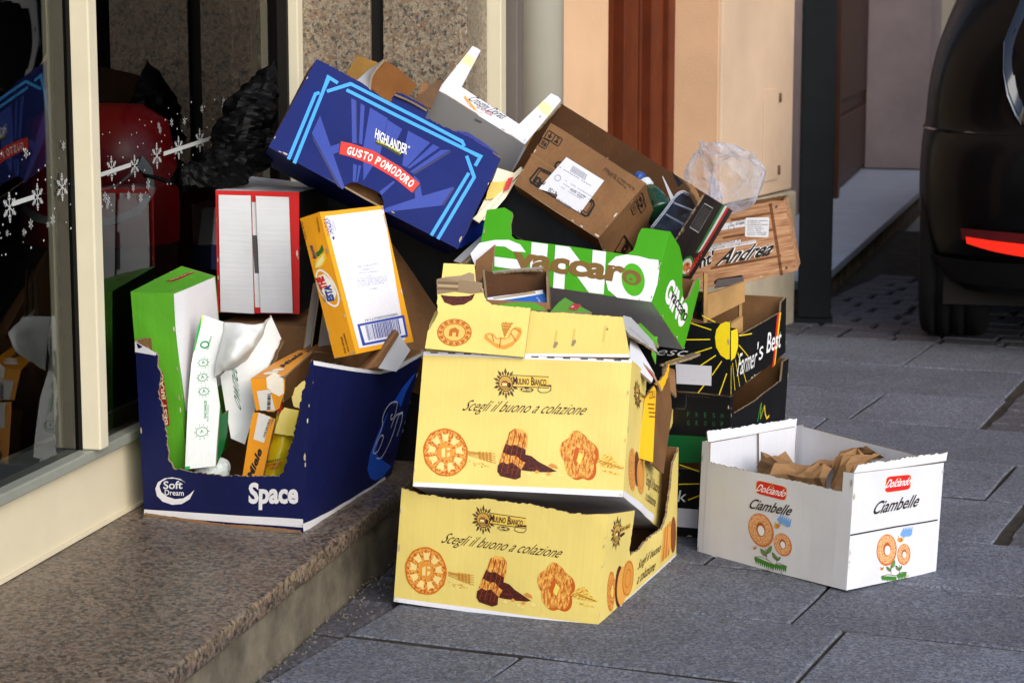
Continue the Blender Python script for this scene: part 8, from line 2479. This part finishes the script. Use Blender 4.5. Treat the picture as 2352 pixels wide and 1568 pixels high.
def emblem_ring():
    pts = [(-1.2, .50), (-.8, .475), (-.3, .465), (.2, .47), (.6, .495), (.82, .54), (.80, .59), (.66, .62), (.58, .60), (.3, .56), (-.2, .54), (-.8, .54)]
    verts, faces = [], []
    N = len(pts)
    c = (sum(p[0] for p in pts) / N, sum(p[1] for p in pts) / N)
    M = []
    for i in range(N):
        for k in range(6):
            t = k / 6
            M.append((pts[i][0] * (1 - t) + pts[(i + 1) % N][0] * t, pts[i][1] * (1 - t) + pts[(i + 1) % N][1] * t))
    n = len(M)
    for f in (1.0, .86):
        for p in M:
            verts.append(on_tub(c[0] + (p[0] - c[0]) * f + .1, c[1] + (p[1] - c[1]) * (f if f == 1 else .72)))
    for i in range(n):
        j = (i + 1) % n
        faces.append((i, j, n + j, n + i))
    mesh_obj('emblem_outline', verts, faces, M_SNOW, rd)
emblem_ring()

# ------------------------------------------------------------------ car
def car():
    t = thing('parked_car', 'black parked hatchback with a lit red rear reflector, seen from behind at the kerb', 'car', Vector((1.34, 7.0, 0)))
    t.rotation_euler = (0, 0, RAD(-13))
    m, n, l, out = nodes_of('black_car_paint')
    b = principled(n, l, out, .55, .06)
    b.inputs['Base Color'].default_value = lin('08080a')
    b.inputs['Coat Weight'].default_value = .06
    b.inputs['Coat Roughness'].default_value = .06
    tc = n.new('ShaderNodeTexCoord')
    g = tex_noise(n, l, tc.outputs['Object'], 7, 5, .6)
    l.new(ramp(n, l, g, [(.3, (.28,) * 3 + (1,)), (.7, (.42,) * 3 + (1,))]), b.inputs['Roughness'])
    PAINT = m
    prof = [(.19, 1.385, 6.60), (.27, 1.345, 6.50), (.42, 1.325, 6.46), (.55, 1.322, 6.46), (.66, 1.328, 6.49), (.70, 1.335, 6.56), (.80, 1.338, 6.56), (.92, 1.358, 6.58), (1.02, 1.39, 6.64), (1.15, 1.44, 6.74), (1.30, 1.52, 6.90), (1.42, 1.68, 7.12), (1.47, 1.80, 7.30)]
    plan = [(.93, -.03), (.70, -.02), (.50, -.01), (.36, .01), (.25, .04), (.16, .09), (.09, .16), (.045, .24), (.018, .34), (.004, .48), (0, .65), (0, 1.2), (0, 2.6), (.05, 3.7), (.3, 4.0)]
    def S(i, j):
        z, x, y = prof[i]
        dx, dy = plan[j]
        return Vector((x + dx, y + dy, z))
    verts, faces = [], []
    I, Jn = len(prof), len(plan)
    for i in range(I):
        row = [S(i, j) for j in range(Jn)]
        mir = [Vector((2 * 2.25 - p.x, p.y, p.z)) for p in row]
        verts += list(reversed(row)) + mir[1:]
    W = 2 * Jn - 1
    for i in range(I - 1):
        for j in range(W - 1):
            a = i * W + j
            faces.append((a, a + 1, a + W + 1, a + W))
    faces.append(tuple(range((I - 1) * W, I * W)))
    body = mesh_obj('body', verts, faces, PAINT, t, smooth=True)
    sub = body.modifiers.new('smooth', 'SUBSURF')
    sub.levels = sub.render_levels = 2
    def surf(name, pts, mat, off, parent=body, rows=8):
        """a patch lying on the left rear corner: pts outline in (height index, plan index)"""
        return None
    def P(z, u, off):
        # point on the corner at height z and plan position u
        for (z0, x0, y0), (z1, x1, y1) in zip(prof, prof[1:]):
            if z <= z1:
                f = max(0, (z - z0) / (z1 - z0))
                break
        x, y = x0 + (x1 - x0) * f, y0 + (y1 - y0) * f
        k = min(len(plan) - 2, int(u))
        g = u - k
        dx, dy = plan[k][0] * (1 - g) + plan[k + 1][0] * g, plan[k][1] * (1 - g) + plan[k + 1][1] * g
        tx, ty = plan[k + 1][0] - plan[k][0], plan[k + 1][1] - plan[k][1]
        L_ = math.hypot(tx, ty)
        nx, ny = ty / L_, -tx / L_
        if nx > 0: nx = -nx
        if ny > 0: ny = -abs(ny)
        return Vector((x + dx, y + dy, z)) + Vector((nx, ny, 0)).normalized() * off
    def patch(name, lo, hi, u0, u1, mat, off, n=14, par=body):
        v, f = [], []
        for i in range(n + 1):
            u = u0 + (u1 - u0) * i / n
            s = i / n
            v += [P(lo(s), u, off), P(hi(s), u, off)]
        for i in range(n):
            f.append((2 * i, 2 * i + 1, 2 * i + 3, 2 * i + 2))
        return mesh_obj(name, v, f, mat, par, smooth=True)
    LAMP = plain('smoked_lamp', '08080c', .08, .7, coat=.6)
    CHROME = plain('chrome', '6f747a', .3, .5, 1.0, mott=.02)
    patch('lamp_trim', lambda s: .66 + .30 * max(0, (s - .55) / .45) ** 2, lambda s: 1.12, .9, 4.39, CHROME, .010)
    patch('rear_lamp', lambda s: .664 + .305 * max(0, (s - .53) / .47) ** 2, lambda s: 1.13, .8, 4.362, LAMP, .014)
    RDK = plain('dark_red_lens', '5a0a0a', .2, .6)
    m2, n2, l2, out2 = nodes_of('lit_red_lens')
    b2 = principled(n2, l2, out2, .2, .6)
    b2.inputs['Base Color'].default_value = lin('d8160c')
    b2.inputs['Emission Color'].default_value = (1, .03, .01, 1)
    b2.inputs['Emission Strength'].default_value = .55  # slight glow put into the reflector for the light it throws back
    patch('reflector_lens', lambda s: .335 + .03 * s, lambda s: .40 - .02 * (1 - s) ** 2, 1.5, 5.1, RDK, .012)
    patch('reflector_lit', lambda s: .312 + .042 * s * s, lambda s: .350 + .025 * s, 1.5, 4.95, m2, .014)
    for z0 in (.685,):
        patch('bumper_seam', lambda s: z0, lambda s: z0 + .006, .2, 10, LAMP, .004, 40)
    patch('bumper_valance', lambda s: .215, lambda s: .30, .2, 9, plain('matt_black_plastic', '0c0c0d', .8, .2), .006, 40)
    for u0 in (7.2,):
        patch('panel_gap', lambda s: .30, lambda s: .98, u0, u0 + .05, LAMP, .003, 2)
    RUB = plain('tyre_rubber', '121214', .8, .2, mott=.3, scale=20, bumpk=.2)
    def tyre(x, y):
        w = lathe('tyre', [(.20, -.10), (.28, -.112), (.31, -.105), (.322, -.085), (.323, -.062), (.314, -.060), (.314, -.050), (.324, -.048), (.324, -.016), (.315, -.014), (.315, -.004), (.324, -.002), (.324, .03), (.315, .032), (.315, .042), (.323, .044), (.322, .085), (.31, .105), (.28, .112), (.20, .10)], (x, y, .324), (1, 0, 0), RUB, t, 48)
        lathe('rim', [(.05, -.06), (.195, -.09), (.2, -.098)], (x, y, .324), (1, 0, 0), plain('grey_rim', '6a6d70', .35, .5, .8), w, 32)
    for x in (1.452, 3.048):
        tyre(x, 7.06)
        tyre(x, 9.65)
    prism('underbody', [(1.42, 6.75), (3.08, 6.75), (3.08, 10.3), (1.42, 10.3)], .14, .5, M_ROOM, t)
car()

# ------------------------------------------------------------------ grit along the step and in the joints
def grit():
    rr = random.Random(11)
    verts, faces = [], []
    for k in range(700):
        if k < 420:
            s = rr.uniform(2.4, 4.2)
            c = fac(s, -1.128 + abs(rr.gauss(0, .035)) + .004, .0)
        elif k < 560:
            p0 = rr.choice([r[0] for r in ROWS])
            c = pav(p0 + rr.gauss(0, .006), rr.uniform(-1.6, .4), -.004)
        else:
            c = pav(rr.uniform(2.9, 6.5), rr.uniform(-1.6, .5), .001)
        r = rr.uniform(.0012, .004) * (1 if k < 420 else .7)
        b = len(verts)
        for dx, dy, dz in ((1, 0, 0), (-.5, .8, 0), (-.5, -.8, 0), (0, 0, 1.1)):
            verts.append(c + Vector((dx * r * rr.uniform(.6, 1.3), dy * r * rr.uniform(.6, 1.3), dz * r)))
        faces += [(b, b + 1, b + 3), (b + 1, b + 2, b + 3), (b + 2, b, b + 3)]
    o = mesh_obj('grit', verts, faces, plain('grit_stone', '6a6156', .9, .2, mott=.5, scale=90))
    o['kind'] = 'stuff'
    o['label'] = 'small grit and crumbs along the foot of the granite step'
grit()
